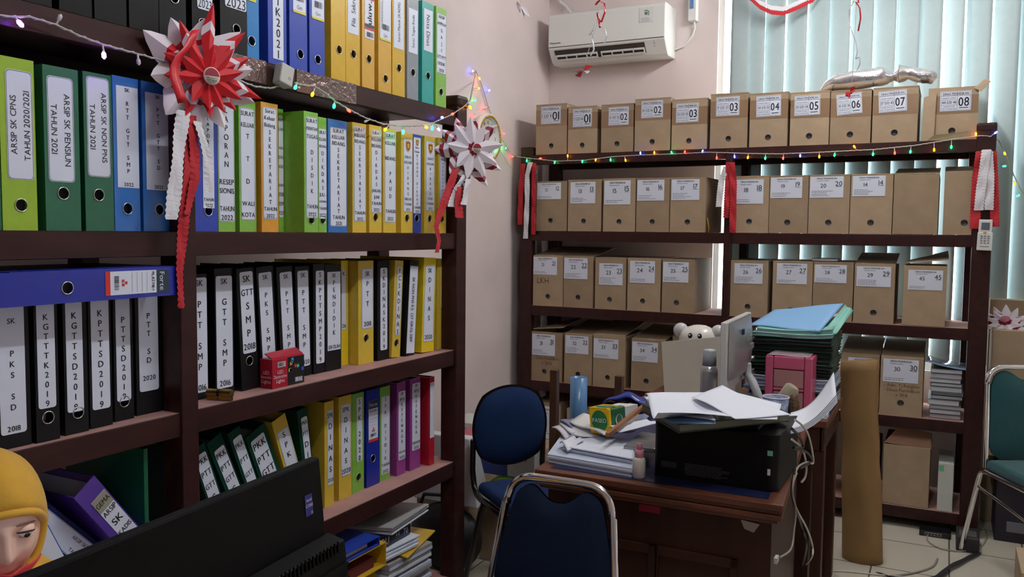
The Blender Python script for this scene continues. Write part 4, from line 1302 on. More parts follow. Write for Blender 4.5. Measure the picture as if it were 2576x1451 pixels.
def star(mb, C, R, n, r0_, r1, bands, lift, ph=0.0, wid=0.9, irr=0.0, seed=1, arc=None):
    """folded petals: two halves meeting on a raised ridge, striped across"""
    rr = random.Random(seed)
    for k in range(n):
        a = ph + 2 * math.pi * k / n
        if arc and not (arc[0] <= math.degrees(a) % 360 <= arc[1]):
            continue
        L = r1 * (1 + rr.uniform(-irr, irr))
        half = math.pi / n * wid
        tw = rr.uniform(-0.12, 0.12) * (1 if irr else 0.3)
        lf = lift * (1 + rr.uniform(-irr, irr) * 2)
        prev = 0.0
        fine = []
        for (e, m) in bands:
            ns = max(1, math.ceil((e - prev) / 0.12))
            fine += [(prev + (e - prev) * (i + 1) / ns, m) for i in range(ns)]
            prev = e
        prev = 0.0
        for (e, m) in fine:
            for sgn in (-1, 1):
                q = []
                for t in (prev, e):
                    r = r0_ + (L - r0_) * t
                    wv = half * r0_ * 1.0 + (r1 * 0.62 * half) * math.sin(min(1, t * 1.25) * math.pi * 0.5) if t < 0.62 else (half * r0_ + r1 * 0.62 * half) * (max(0.0, 1 - t) / 0.38) ** 0.75
                    skew = 0.10 * L * (1 if t > 0.05 else 0) * min(1, (1 - t) * 4)
                    rid = V((r * math.cos(a + tw * t), r * math.sin(a + tw * t), lf * (0.35 + 0.65 * t)))
                    edge = V(((r - skew) * math.cos(a + tw * t) - sgn * wv * math.sin(a + tw * t), (r - skew) * math.sin(a + tw * t) + sgn * wv * math.cos(a + tw * t), lf * (0.35 + 0.65 * t) - wv * 0.7))
                    q.append((rid, edge))
                f = [q[0][0], q[1][0], q[1][1], q[0][1]]
                mb.add(f if sgn < 0 else f[::-1], [(0, 1, 2, 3)], m, M=C)
            prev = e


def button(C, parent, r, z):
    b = MB()
    M = C @ Matrix.Translation((0, 0, z))
    b.lathe([(r, -0.003), (r, 0.0), (0.0001, 0.0003)], CREAM, 28, M=M)
    pts = [(r * 0.9 * math.cos(math.pi * q / 14), r * 0.9 * math.sin(math.pi * q / 14), 0.0008) for q in range(15)]
    b.add(pts, [tuple(range(15))], MAROON, M=M)
    b.rows('DIRGAHAYU|REPUBLIK', (-r * 0.7, -r * 0.62, r * 0.7, -r * 0.1), M @ Matrix.Translation((0, 0, 0.0008)), INK, True, 0.7, 1.0)
    b.rows('INDONESIA', (-r * 0.45, -r * 0.78, r * 0.45, -r * 0.62), M @ Matrix.Translation((0, 0, 0.0008)), INK, True, 0.6, 1.0)
    b.build('centre_button', parent)


def facing(P, n):
    n = V(n).normalized()
    u = V((0, 0, 1)).cross(n).normalized()
    return frame(P, u, n.cross(u), n)


P = ax(505, 182, -1.585)
C = facing(P, (1, -0.25, 0.02))
r1 = thing('paper_rosette', 'large red and white folded paper rosette pinned on the left shelf edge', 'rosette', P)
b = MB()
star(b, C @ Matrix.Rotation(math.radians(10), 4, 'Z'), 1, 10, 0.035, 0.146, [(0.34, WHITECARD), (0.48, RED), (1, WHITECARD)], 0.012, 0, 0.92, 0.14, 3)
b.build('outer_petals', r1, solid=0.0006)
b = MB()
star(b, C @ Matrix.Translation((0.01, 0, 0.014)) @ Matrix.Rotation(math.radians(4), 4, 'Z'), 1, 10, 0.03, 0.132, [(0.3, RED), (0.52, RED), (0.68, WHITECARD), (1, RED)], 0.014, 0.25, 0.52, 0.22, 8)
b.build('middle_petals', r1, solid=0.0006)
b = MB()
Cb = facing(ax(530, 192, -1.545), (1, -0.25, 0.02))
star(b, Cb @ Matrix.Translation((0, 0, -0.012)), 1, 10, 0.005, 0.085, [(0.5, RED), (1, RED)], 0.012, 0.2, 0.95, 0.14, 5)
b.build('inner_petals', r1, solid=0.0006)
b = MB()
cen = [ax(x, y, -1.545) for x, y in ((493, 75), (470, 118), (452, 140), (442, 165), (440, 195), (446, 225), (458, 258))]
b.grid(lambda s, t, cen=cen: cen[min(int(s * 6), 5)].lerp(cen[min(int(s * 6), 5) + 1], s * 6 - min(int(s * 6), 5)) + V((0.012 * math.sin(9 * s) * 0.3, (t - 0.5) * 0.026, (t - 0.5) * 0.008)), 12, 1, RED)
b.build('ribbon_loop', r1, solid=0.0006)
button(Cb, r1, 0.0205, 0.006)

P = ax(1178, 376, -1.585)
C = facing(P, (0.82, -0.55, 0.0))
r2 = thing('paper_rosette', 'smaller white paper rosette with maroon stripes on the shelf corner by the clock', 'rosette', P)
b = MB()
star(b, C @ Matrix.Rotation(math.radians(8), 4, 'Z'), 1, 10, 0.02, 0.138, [(0.4, WHITECARD), (0.52, MAROON), (0.7, WHITECARD), (0.84, MAROON), (1, WHITECARD)], 0.012, 0, 0.9, 0.14, 13)
b.build('outer_petals', r2, solid=0.0006)
b = MB()
star(b, C @ Matrix.Translation((0.01, 0, 0.022)), 1, 9, 0.008, 0.108, [(0.18, MAROON), (0.6, WHITECARD), (1, WHITECARD)], 0.014, 0.3, 0.9, 0.12, 15)
b.build('inner_petals', r2, solid=0.0006)
button(C @ Matrix.Translation((0.014, 0.002, 0)), r2, 0.0185, 0.046)


CREPEW = mat('white crepe paper', (224, 222, 228), 0.8, bump=0.3, bscale=150)
CREPER = mat('red crepe paper', (176, 28, 40), 0.75, bump=0.3, bscale=150)


def streamer(mb, pts, wd, m, across=V((0, 1, 0)), teeth=0.0035, wave=0.0028):
    """crepe strip with pinked edges running through pts"""
    L = [0]
    for i in range(1, len(pts)):
        L.append(L[-1] + (pts[i] - pts[i - 1]).length)
    n = max(6, int(L[-1] / 0.007))
    vs, fs = [], []
    ac_ = V(across).normalized()
    nn = ac_.cross(V((0, 0, 1)))
    for k in range(n + 1):
        s = L[-1] * k / n
        i = max(j for j in range(len(L) - 1) if L[j] <= s + 1e-9) if s < L[-1] else len(L) - 2
        t = (s - L[i]) / max(1e-9, L[i + 1] - L[i])
        p = pts[i].lerp(pts[i + 1], t)
        wk = wd if not isinstance(wd, tuple) else wd[0] + (wd[1] - wd[0]) * k / n
        z = teeth if k % 2 else 0
        off = nn * (wave * math.sin(s * 38 + wk * 300))
        vs += [p - ac_ * (wk / 2 + z) + off, p + nn * 0.003 * math.sin(s * 60), p + ac_ * (wk / 2 + z) - off]
    for k in range(n):
        a = 3 * k
        fs += [(a, a + 1, a + 4, a + 3), (a + 1, a + 2, a + 5, a + 4)]
    mb.add(vs, fs, m)


def pxs(X, *pp):
    return [ax(x, y, X) for x, y in pp]


def pys(Y, *pp):
    return [ay(x, y, Y) for x, y in pp]


s1 = thing('crepe_streamer', 'crepe streamers, red and white, hanging below the large red rosette', 'streamer', ax(470, 300, -1.57))
b = MB(); streamer(b, pxs(-1.575, (462, 278), (452, 350), (445, 430), (431, 552)), 0.033, CREPEW); b.build('white_strip', s1, solid=0.0005)
b = MB(); streamer(b, pxs(-1.583, (482, 290), (478, 400), (462, 560), (452, 680), (456, 775)), (0.034, 0.016), CREPER); b.build('red_strip', s1, solid=0.0005)
b = MB(); streamer(b, pxs(-1.578, (480, 300), (490, 380), (490, 450), (470, 540)), (0.026, 0.018), CREPER); b.build('red_strip', s1, solid=0.0005)
b = MB(); streamer(b, pxs(-1.572, (496, 305), (510, 350), (524, 400), (527, 484)), 0.022, CREPEW); b.build('white_strip', s1, solid=0.0005)
s2 = thing('crepe_streamer', 'crepe streamers, red and white, hanging below the white rosette by the clock', 'streamer', ax(1150, 430, -1.58))
b = MB(); streamer(b, pxs(-1.585, (1147, 425), (1128, 480), (1106, 540), (1097, 570), (1105, 605), (1099, 635)), (0.05, 0.028), CREPER); b.build('red_strip', s2, solid=0.0005)
b = MB(); streamer(b, pxs(-1.578, (1172, 440), (1150, 470), (1135, 520)), 0.04, CREPEW); b.build('white_strip', s2, solid=0.0005)
b = MB(); streamer(b, pxs(-1.57, (1158, 470), (1152, 500), (1156, 548)), 0.045, CREPER); b.build('red_strip', s2, solid=0.0005)
b = MB(); streamer(b, pxs(-1.565, (1180, 450), (1172, 480), (1170, 500), (1166, 515)), 0.04, CREPEW); b.build('white_strip', s2, solid=0.0005)
xac = V((1, 0, 0))
s3 = thing('crepe_streamer', 'crepe streamers on the left post of the window shelf', 'streamer', ay(1328, 405, 4.55))
b = MB(); streamer(b, pys(4.555, (1334, 408), (1326, 440), (1326, 500), (1322, 600)), 0.028, CREPEW, xac); b.build('white_strip', s3, solid=0.0005)
b = MB(); streamer(b, pys(4.562, (1343, 410), (1343, 500), (1342, 590)), 0.026, CREPER, xac); b.build('red_strip', s3, solid=0.0005)
b = MB(); streamer(b, pys(4.562, (1316, 412), (1310, 480), (1308, 565)), 0.03, CREPER, xac); b.build('red_strip', s3, solid=0.0005)
s4 = thing('crepe_streamer', 'crepe streamers on the middle post of the window shelf', 'streamer', ay(1835, 405, 4.55))
b = MB(); streamer(b, pys(4.556, (1834, 408), (1830, 470), (1826, 548)), 0.026, CREPER, xac); b.build('red_strip', s4, solid=0.0005)
b = MB(); streamer(b, pys(4.552, (1840, 408), (1845, 460), (1843, 585)), 0.032, CREPER, xac); b.build('red_strip', s4, solid=0.0005)
b = MB(); streamer(b, pys(4.560, (1828, 418), (1815, 455), (1808, 520)), 0.03, CREPEW, xac); b.build('white_strip', s4, solid=0.0005)
s5 = thing('crepe_streamer', 'crepe streamers on the right post above the remote control', 'streamer', ay(2480, 375, 4.55))
b = MB(); streamer(b, pys(4.552, (2482, 376), (2476, 420), (2468, 470), (2462, 529)), 0.036, CREPEW, xac); b.build('white_strip', s5, solid=0.0005)
b = MB(); streamer(b, pys(4.556, (2486, 380), (2490, 440), (2488, 528)), 0.034, CREPEW, xac); b.build('white_strip', s5, solid=0.0005)
b = MB(); streamer(b, pys(4.562, (2468, 380), (2458, 450), (2452, 575)), 0.04, CREPER, xac); b.build('red_strip', s5, solid=0.0005)
b = MB(); streamer(b, pys(4.562, (2496, 380), (2500, 450), (2503, 570)), 0.034, CREPER, xac); b.build('red_strip', s5, solid=0.0005)
s6 = thing('crepe_garland', 'red and white crepe garland draped across the top of the blind', 'garland', ay(1960, 30, 4.9))
gp = ((1860, -40), (1885, -6), (1912, 18), (1940, 31), (1970, 34), (2005, 20), (2045, 0), (2080, -40))
b = MB(); streamer(b, pys(4.93, *gp), 0.02, CREPER, V((0.0, 0, 1))); b.build('red_strip', s6, solid=0.0005)
b = MB(); streamer(b, pys(4.935, *[(x, y - 12) for x, y in gp]), 0.018, CREPEW, V((0.0, 0, 1))); b.build('white_strip', s6, solid=0.0005)

# hanging ribbons with paper flowers, strings run up to the ceiling
SATR = mat('red satin ribbon', (196, 28, 46), 0.3)
SATW = mat('white satin ribbon', (228, 228, 238), 0.3)
THREAD = mat('pale thread', (210, 205, 200), 0.7)


def flower(mb, P, r, seed, m1=RED, m2=WHITECARD):
    q = random.Random(seed)
    for k in range(7):
        d = V((q.uniform(-1, 1), q.uniform(-1, 1), q.uniform(-1, 1))).normalized()
        s = d.orthogonal().normalized() * r * 0.42
        t = d.cross(s).normalized() * r * 0.25
        mb.add([P, P + d * r * 0.55 + s + t, P + d * r * 1.15, P + d * r * 0.55 - s + t], [(0, 1, 2, 3)], m1 if k % 3 else m2)


def ribbon(mb, pts, wd, m, ac_):
    streamer(mb, pts, wd, m, ac_, 0.0, 0.0)


Yh = 3.3
h1 = thing('hanging_ribbon', 'red and white ribbon with paper flower on a thread before the air conditioner', 'decoration', V((ay(1509, 0, Yh).x, Yh, ZC)))
MB().tube([V((ay(1512, -60, Yh).x, Yh, ZC)), ay(1511, 0, Yh), ay(1500, 65, Yh), ay(1490, 95, Yh), ay(1472, 157, Yh)], 0.0012, THREAD, 5).build('thread', h1)
b = MB(); ribbon(b, pys(Yh, (1511, -2), (1497, 14), (1505, 2), (1520, 8), (1522, 30), (1512, 58), (1503, 40), (1503, 30), (1509, 70)), 0.008, SATR, V((0.7, 0.7, 0))); b.build('red_ribbon', h1, solid=0.0005)
b = MB(); ribbon(b, pys(Yh, (1498, 58), (1492, 76), (1481, 88), (1491, 84), (1490, 95), (1494, 125), (1486, 140)), 0.007, SATW, V((0.7, 0.7, 0))); b.build('white_ribbon', h1, solid=0.0005)
b = MB(); ribbon(b, pys(Yh, (1508, 63), (1520, 72), (1527, 90), (1521, 108)), 0.006, SATW, V((0.7, 0.7, 0))); b.build('white_ribbon', h1, solid=0.0005)
b = MB(); flower(b, ay(1468, 178, Yh), 0.04, 4); b.build('paper_flower', h1, solid=0.0008)
Yh = 3.9
h2 = thing('hanging_ribbon', 'curly ribbon on a thread with a small red paper flower before the box numbered 06', 'decoration', V((ay(2160, 0, Yh).x, Yh, ZC)))
MB().tube([V((ay(2160, -60, Yh).x, Yh, ZC)), ay(2155, 0, Yh), ay(2148, 120, Yh), ay(2143, 215, Yh)], 0.001, THREAD, 5).build('thread', h2)
b = MB(); ribbon(b, pys(Yh, (2158, -8), (2160, 8), (2152, 4), (2163, 20), (2165, 45), (2159, 78)), 0.008, SATR, V((0.7, 0.7, 0))); b.build('red_ribbon', h2, solid=0.0005)
b = MB(); ribbon(b, pys(Yh, (2148, 2), (2136, 25), (2136, 55), (2144, 82), (2153, 105), (2157, 130), (2152, 150), (2162, 142), (2164, 160), (2155, 178)), 0.006, SATW, V((0.7, 0.7, 0))); b.build('white_ribbon', h2, solid=0.0005)
b = MB(); flower(b, ay(2139, 231, Yh), 0.026, 9, RED, RED); b.build('paper_flower', h2, solid=0.0008)
Yh = 3.0
h3 = thing('paper_butterfly', 'white paper butterfly hanging from the ceiling in front of the pink wall', 'decoration', V((ay(1310, 0, Yh).x, Yh, ZC)))
MB().tube([V((ay(1312, -60, Yh).x, Yh, ZC)), ay(1310, 8, Yh)], 0.001, THREAD, 5).build('thread', h3)
b = MB()
for q in (((1310, 14), (1296, 0), (1293, 8), (1303, 25)), ((1310, 14), (1320, 18), (1328, 41), (1318, 32)), ((1308, 20), (1300, 22), (1302, 30), (1309, 28)), ((1310, 22), (1316, 26), (1313, 48), (1311, 34))):
    pp = pys(Yh, *q)
    b.add([pp[0], pp[1] + V((0, 0.015, 0)), pp[2] + V((0, 0.02, 0)), pp[3]], [(0, 1, 2, 3)], WHITECARD)
b.build('wings', h3, solid=0.0008)

# ------------------------------------------------------------------ string lights
CABLE = mat('clear twisted cable', (176, 172, 168), 0.4)
STEM = mat('clear bulb stem', (190, 188, 186), 0.2)
LED = {}
for k, c, s in (('green', (20, 255, 110), 26), ('red', (255, 40, 25), 22), ('orange', (255, 140, 10), 20), ('blue', (60, 80, 255), 34), ('violet', (150, 70, 255), 45)):
    LED[k] = mat(k + ' glowing bulb', c, 0.3, emit=c, estr=s)
LED['off'] = mat('unlit clear bulb', (200, 196, 190), 0.2)


def bulb(parent, base, tip, kind, r=0.0042):
    b = MB()
    d = (tip - base)
    L = d.length
    d.normalize()
    s = max(0.0, L - 0.012)
    b.tube([base, base + d * s], [0.0016, 0.0026], STEM, 6)
    b.tube([base + d * s, base + d * (s + 0.004), base + d * (s + 0.012), base + d * (s + 0.016)], [0.002, r, r, 0.0012], LED[kind], 8)
    b.build('bulb', parent)


def cable(mb, pts, r=0.0022):
    mb.tube(pts, r, CABLE, 6)
    # second strand twisted round the first
    tw_ = []
    for i in range(len(pts) - 1):
        n_ = max(2, int((pts[i + 1] - pts[i]).length / 0.006))
        for k in range(n_):
            p = pts[i].lerp(pts[i + 1], k / n_)
            a = (len(tw_)) * 1.3
            tw_.append(p + V((0.0022 * math.cos(a), 0.0022 * math.sin(a) * 0.5, 0.0022 * math.sin(a))))
    if len(tw_) > 3:
        mb.tube(tw_, r * 0.7, CABLE, 5)


Xc = -1.612
sl = thing('string_lights', 'string of violet and unlit lights along the top left shelf edge', 'string lights', ax(200, 90, Xc))
lp = pxs(Xc, (-60, 36), (0, 38), (30, 42), (75, 42), (140, 62), (200, 90), (260, 112), (345, 135), (400, 150), (470, 170), (590, 198), (640, 217), (680, 222), (708, 215))
b = MB(); cable(b, lp); b.build('cable', sl)
for (x0, y0), (x1, y1), k in (((36, 42), (55, 64), 'violet'), ((141, 62), (152, 40), 'off'), ((258, 111), (262, 144), 'violet'), ((346, 136), (349, 160), 'off'), ((594, 200), (601, 225), 'off')):
    bulb(sl, ax(x0, y0, Xc), ax(x1, y1, Xc + 0.004), k, 0.0046)
# controller box
P = ax(716, 190, -1.60)
ct = thing('light_controller', 'small pale plastic control box of the string lights taped to the shelf edge', 'control box', P)
Mk = facing(P, (1, -0.1, 0.1)) @ Matrix.Rotation(math.radians(-16), 4, 'Z')
MB().box((-0.022, -0.028, -0.02), (0.022, 0.028, 0.012), mat('pale grey plastic', (188, 186, 180), 0.35), M=Mk).build('box_body', ct, bevel=0.004, seg=3)
b = MB(); b.tube([Mk @ V((0.008 + 0.004 * math.cos(q * 0.52), -0.008 + 0.004 * math.sin(q * 0.52), 0.0122)) for q in range(12)], 0.0006, SOFTINK, 5, closed=True); b.build('push_button', ct)
LG = [(742, 208), (765, 214), (789, 216), (816, 232), (844, 255), (876, 274), (916, 295), (962, 311), (1007, 317), (1053, 316), (1089, 309), (1135, 289), (1167, 268), (1183, 252)]
gp = pxs(Xc, *LG)
wallX = XW + 0.012
wp = [ax(x, y, wallX) for x, y in ((1192, 205), (1197, 178), (1206, 198), (1217, 230), (1229, 270), (1250, 330), (1268, 360), (1285, 385))]
Yc = 4.562
RG = [(1302, 394), (1340, 399), (1400, 405), (1470, 403), (1540, 394), (1610, 390), (1700, 387), (1780, 383), (1830, 384), (1880, 386), (1960, 387), (2040, 384), (2100, 381), (2200, 376), (2300, 366), (2400, 350), (2470, 341), (2492, 343)]
rp = pys(Yc, *RG) + pys(4.75, (2512, 352), (2530, 388), (2550, 440), (2568, 478), (2592, 505))
s7 = thing('string_lights', 'long coloured fairy light string looping from left shelf over the wall to the window shelf', 'string lights', gp[0])
b = MB(); cable(b, gp + wp + rp); b.tube([ax(x, y, wallX) for x, y in ((1244, 350), (1262, 385), (1280, 415), (1290, 425))], 0.0012, CABLE, 5); b.build('cable', s7)
for (x0, y0), (x1, y1), k in (((748, 208), (742, 222), 'green'), ((792, 222), (785, 240), 'orange'), ((842, 253), (840, 270), 'green'), ((868, 270), (880, 280), 'red'), ((932, 300), (918, 306), 'off'), ((980, 313), (968, 327), 'orange'), ((1014, 317), (1014, 335), 'green'),
                              ((1062, 315), (1074, 321), 'orange'), ((1087, 310), (1087, 325), 'green'), ((1092, 309), (1105, 327), 'blue'), ((1120, 296), (1111, 295), 'blue'), ((1128, 292), (1140, 286), 'red'), ((1176, 256), (1184, 272), 'orange')):
    bulb(s7, ax(x0, y0, Xc), ax(x1, y1, Xc + 0.004), k)
for (x0, y0), (x1, y1), k in (((1195, 186), (1189, 178), 'blue'), ((1202, 190), (1207, 199), 'orange'), ((1192, 222), (1206, 222), 'orange'), ((1222, 232), (1232, 227), 'blue'), ((1190, 258), (1196, 251), 'green'), ((1232, 269), (1222, 271), 'red'), ((1192, 285), (1196, 294), 'red'),
                              ((1242, 300), (1245, 309), 'green'), ((1258, 337), (1268, 336), 'red'), ((1278, 366), (1272, 373), 'green'), ((1240, 372), (1246, 378), 'green')):
    bulb(s7, ax(x0, y0, wallX), ax(x1, y1, wallX + 0.012), k)
for (x0, y0), (x1, y1), k in (((1300, 392), (1288, 394), 'red'), ((1326, 397), (1325, 406), 'green'), ((1350, 400), (1361, 398), 'red'), ((1396, 404), (1395, 410), 'green'), ((1428, 404), (1428, 390), 'orange'), ((1465, 402), (1465, 408), 'green'), ((1499, 399), (1498, 404), 'orange'),
                              ((1536, 394), (1536, 404), 'green'), ((1571, 392), (1574, 405), 'orange'), ((1611, 390), (1611, 383), 'blue'), ((1646, 389), (1646, 382), 'orange'), ((1690, 387), (1689, 382), 'green'), ((1722, 386), (1723, 380), 'red'), ((1766, 384), (1768, 378), 'blue'),
                              ((1803, 384), (1803, 399), 'red'), ((1847, 385), (1848, 396), 'blue'), ((1883, 386), (1881, 398), 'orange'), ((1926, 387), (1925, 400), 'green'), ((1971, 387), (1970, 400), 'red'), ((2013, 385), (2013, 394), 'blue'), ((2061, 383), (2061, 396), 'orange'),
                              ((2101, 381), (2099, 392), 'green'), ((2155, 379), (2148, 367), 'orange'), ((2197, 376), (2196, 390), 'green'), ((2250, 371), (2251, 387), 'red'), ((2292, 367), (2290, 384), 'green'), ((2350, 358), (2350, 379), 'orange'), ((2394, 351), (2393, 372), 'green'), ((2455, 345), (2455, 335), 'orange'), ((2492, 343), (2507, 332), 'blue')):
    bulb(s7, ay(x0, y0, Yc), ay(x1, y1, Yc - 0.004), k)
for (x0, y0), (x1, y1), k in (((2525, 377), (2528, 388), 'orange'), ((2538, 417), (2524, 418), 'green'), ((2550, 455), (2552, 464), 'orange'), ((2570, 488), (2559, 493), 'green')):
    bulb(s7, ay(x0, y0, 4.75), ay(x1, y1, 4.745), k)

# ------------------------------------------------------------------ remote control on the right post
p = ay(2456, 628, YR - 0.008)
q = ay(2494, 628, YR - 0.008)
rw, rh = q.x - p.x, ay(2475, 552, YR).z - p.z
rc = thing('remote_control', 'white remote control in a holder on the right shelf post', 'remote control', p)
Mr = frame(p, V((1, 0, 0)), V((0, 0, 1)), V((0, -1, 0))) @ Matrix.Rotation(math.radians(-1.5), 4, 'Z')
MB().box((rw * 0.04, 0.0, 0.004), (rw * 0.93, rh, 0.022), ACW, M=Mr).build('remote_body', rc, bevel=0.004, seg=3)
rbody = MB().box((0, -0.002, 0), (rw, rh * 0.58, 0.024), ACW, M=Mr).build('holder', rc, bevel=0.003)
MB().box((rw * 0.2, rh * 0.66, 0.022), (rw * 0.76, rh * 0.9, 0.0228), mat('grey screen', (96, 104, 116), 0.2), M=Mr).build('screen', rc)
b = MB()
b.box((rw * 0.36, rh * 0.555, 0.022), (rw * 0.56, rh * 0.61, 0.0262), mat('orange key', (224, 170, 70), 0.4), M=Mr)
for i in range(3):
    for j in range(4):
        b.box((rw * (0.2 + 0.23 * i), rh * (0.22 + 0.075 * j), 0.024), (rw * (0.34 + 0.23 * i), rh * (0.25 + 0.075 * j), 0.0258), SOFTINK, M=Mr)
b.text('Panasonic', Mr @ Matrix.Translation((rw * 0.5, rh * 0.1, 0.0243)), 0.009, INK, True)
b.build('keypad', rc, under=rbody)

# ------------------------------------------------------------------ foil balloons on the top boxes
FOIL = mat('silver foil', (222, 220, 224), 0.16, metal=0.85, bump=0.9, bscale=26)


def foil(label, path, radii, seed):
    q = random.Random(seed)
    b = MB()
    P = [V(p) for p in path]
    vs, fs, sg = [], [], 18
    N = 26
    for i in range(N + 1):
        t = i / N * (len(P) - 1)
        k = min(int(t), len(P) - 2)
        c = P[k].lerp(P[k + 1], t - k)
        rr = radii[k] + (radii[k + 1] - radii[k]) * (t - k)
        d = (P[k + 1] - P[k]).normalized()
        up = V((0, 0, 1))
        s = d.cross(up).normalized()
        for j in range(sg):
            a = 2 * math.pi * j / sg
            r_ = rr * (1 + 0.07 * math.sin(3 * a + i) * (1 if i % 4 == 0 else 0.3) + q.uniform(-0.03, 0.03))
            vs.append(c + (s * math.cos(a) + up * math.sin(a) * 0.75) * r_)
    for i in range(N):
        for j in range(sg):
            a, b2 = i * sg + j, i * sg + (j + 1) % sg
            fs.append((a, b2, b2 + sg, a + sg))
    fs += [tuple(range(sg - 1, -1, -1)), tuple(N * sg + j for j in range(sg))]
    b.add(vs, fs, FOIL, True)
    return tag(b.build('foil_balloon'), label, 'balloon', None)


Yf = 4.68
zt6 = ay(2140, 229, YR).z + 0.02


def fp(x, dz, Y=Yf):
    p = ay(x, 200, Y)
    return (p.x, Y, zt6 + dz)


foil('long silver foil balloon lying across the boxes numbered 05 to 07', [fp(2066, 0.012), fp(2076, 0.024), fp(2098, 0.042), fp(2160, 0.05), fp(2222, 0.058), fp(2238, 0.05), fp(2256, 0.05)], [0.01, 0.036, 0.055, 0.066, 0.062, 0.036, 0.014], 2)
foil('crumpled silver foil balloon on top of the boxes numbered 07 and 08', [fp(2246, 0.05, 4.66), fp(2262, 0.062, 4.66), fp(2285, 0.06, 4.65), fp(2310, 0.045, 4.65), fp(2345, 0.035, 4.65), fp(2358, 0.04, 4.65)], [0.024, 0.06, 0.04, 0.048, 0.044, 0.014], 6)

# ------------------------------------------------------------------ desks
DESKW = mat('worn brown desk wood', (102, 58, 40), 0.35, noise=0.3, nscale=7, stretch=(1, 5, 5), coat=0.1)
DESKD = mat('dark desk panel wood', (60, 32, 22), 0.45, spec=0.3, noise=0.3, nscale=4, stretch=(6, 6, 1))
BLUETOP = mat('blue desk lining', (34, 40, 78), 0.25)
DZ = 0.76
A0 = az(1970, 1272, DZ)          # near right corner
A1 = az(2037, 1055, DZ)          # far right corner
e1 = (A1 - A0).normalized()
e0 = V((-1, -0.01, 0))
DL, DD = 0.70, (A1 - A0).length


def dk(u, v, z):
    return A0 + e0 * u + e1 * v + V((0, 0, z - DZ))


d1 = thing('desk', 'brown wooden office desk carrying the black printer, with panelled front', 'desk', (A0.x - DL / 2, A0.y + DD / 2, 0))
b = MB()
for (o, z0_, z1_) in ((0.0, 0.742, 0.76), (0.008, 0.730, 0.742), (0.002, 0.716, 0.730), (0.012, 0.704, 0.716)):
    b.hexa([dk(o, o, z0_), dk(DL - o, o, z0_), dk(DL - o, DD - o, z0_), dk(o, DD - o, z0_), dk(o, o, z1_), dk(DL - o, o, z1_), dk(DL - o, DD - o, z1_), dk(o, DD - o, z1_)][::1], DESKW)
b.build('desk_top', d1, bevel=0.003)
b = MB()
b.hexa([dk(0.04, 0.035, 0.7605), dk(DL - 0.04, 0.035, 0.7605), dk(DL - 0.04, DD - 0.04, 0.7605), dk(0.04, DD - 0.04, 0.7605), dk(0.04, 0.035, 0.7615), dk(DL - 0.04, 0.035, 0.7615), dk(DL - 0.04, DD - 0.04, 0.7615), dk(0.04, DD - 0.04, 0.7615)], BLUETOP)
b.build('top_lining', d1)
b = MB()
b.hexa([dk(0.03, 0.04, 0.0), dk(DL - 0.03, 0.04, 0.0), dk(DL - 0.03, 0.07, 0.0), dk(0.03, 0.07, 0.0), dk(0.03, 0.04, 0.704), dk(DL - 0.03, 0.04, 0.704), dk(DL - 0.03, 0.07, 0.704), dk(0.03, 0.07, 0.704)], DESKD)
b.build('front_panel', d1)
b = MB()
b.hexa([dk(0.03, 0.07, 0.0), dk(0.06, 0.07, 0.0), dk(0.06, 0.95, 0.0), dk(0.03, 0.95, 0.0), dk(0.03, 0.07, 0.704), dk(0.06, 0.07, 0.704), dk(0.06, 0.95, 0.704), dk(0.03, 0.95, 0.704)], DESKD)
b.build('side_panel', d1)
for u0_, u1_ in ((0.115, 0.335), (0.34, 0.64)):
    b = MB()
    for (a, c, z0_, z1_) in ((u0_, u1_, 0.56, 0.585), (u0_, u0_ + 0.02, 0.05, 0.585), (u1_ - 0.004, u1_, 0.05, 0.585), (u0_, u1_, 0.05, 0.07)):
        b.hexa([dk(a, 0.028, z0_), dk(c, 0.028, z0_), dk(c, 0.04, z0_), dk(a, 0.04, z0_), dk(a, 0.028, z1_), dk(c, 0.028, z1_), dk(c, 0.04, z1_), dk(a, 0.04, z1_)], DESKD)
    b.build('panel_moulding', d1, bevel=0.004)
b = MB()
b.slab([dk(0.06, 0.037, 0.69), dk(0.11, 0.037, 0.695), dk(0.10, 0.037, 0.672), dk(0.075, 0.037, 0.665)], (0, -1, 0), 0.001, mat('torn tape scrap', (170, 160, 150), 0.3))
b.build('tape_scrap', d1)
b = MB()
b.slab([dk(0.33, 0.037, 0.695), dk(0.39, 0.037, 0.695), dk(0.39, 0.037, 0.675), dk(0.33, 0.037, 0.675)], (0, -1, 0), 0.001, MAROON)
b.build('red_tape', d1)

D2Z = 0.755
B0 = az(2113, 1012, D2Z)
x20, x21, y20, y21 = -1.14, B0.x, A1.y + 0.03, B0.y + 0.12
d2 = thing('desk', 'second dark wooden desk behind, with carved edge under the document pile', 'desk', ((x20 + x21) / 2, (y20 + y21) / 2, 0))
MB().box((x20, y20, D2Z - 0.03), (x21, y21, D2Z), DESKW).build('desk_top', d2, bevel=0.005)
b = MB()
b.box((x20 + 0.02, y20 + 0.012, D2Z - 0.12), (x21 - 0.02, y20 + 0.03, D2Z - 0.03), DESKD)
b.box((x21 - 0.03, y20 + 0.012, D2Z - 0.12), (x21 - 0.012, y21 - 0.02, D2Z - 0.03), DESKD)
for k in range(14):
    yy = y20 + 0.03 + k * 0.032
    b.ball((x21 - 0.012, yy, D2Z - 0.085), 0.012, DESKD, 8, 5, (0.5, 1.0, 1.3))
b.build('carved_apron', d2, bevel=0.002)
lg = [(x21 - 0.05, y21 - 0.12), (x21 - 0.05, y20 + 0.02), (x20 + 0.02, y20 + 0.02), (x20 + 0.02, y21 - 0.07)]
for (x, y) in lg:
    MB().box((x, y, 0), (x + 0.04, y + 0.05, D2Z - 0.03), DESKD).build('leg', d2, bevel=0.003)
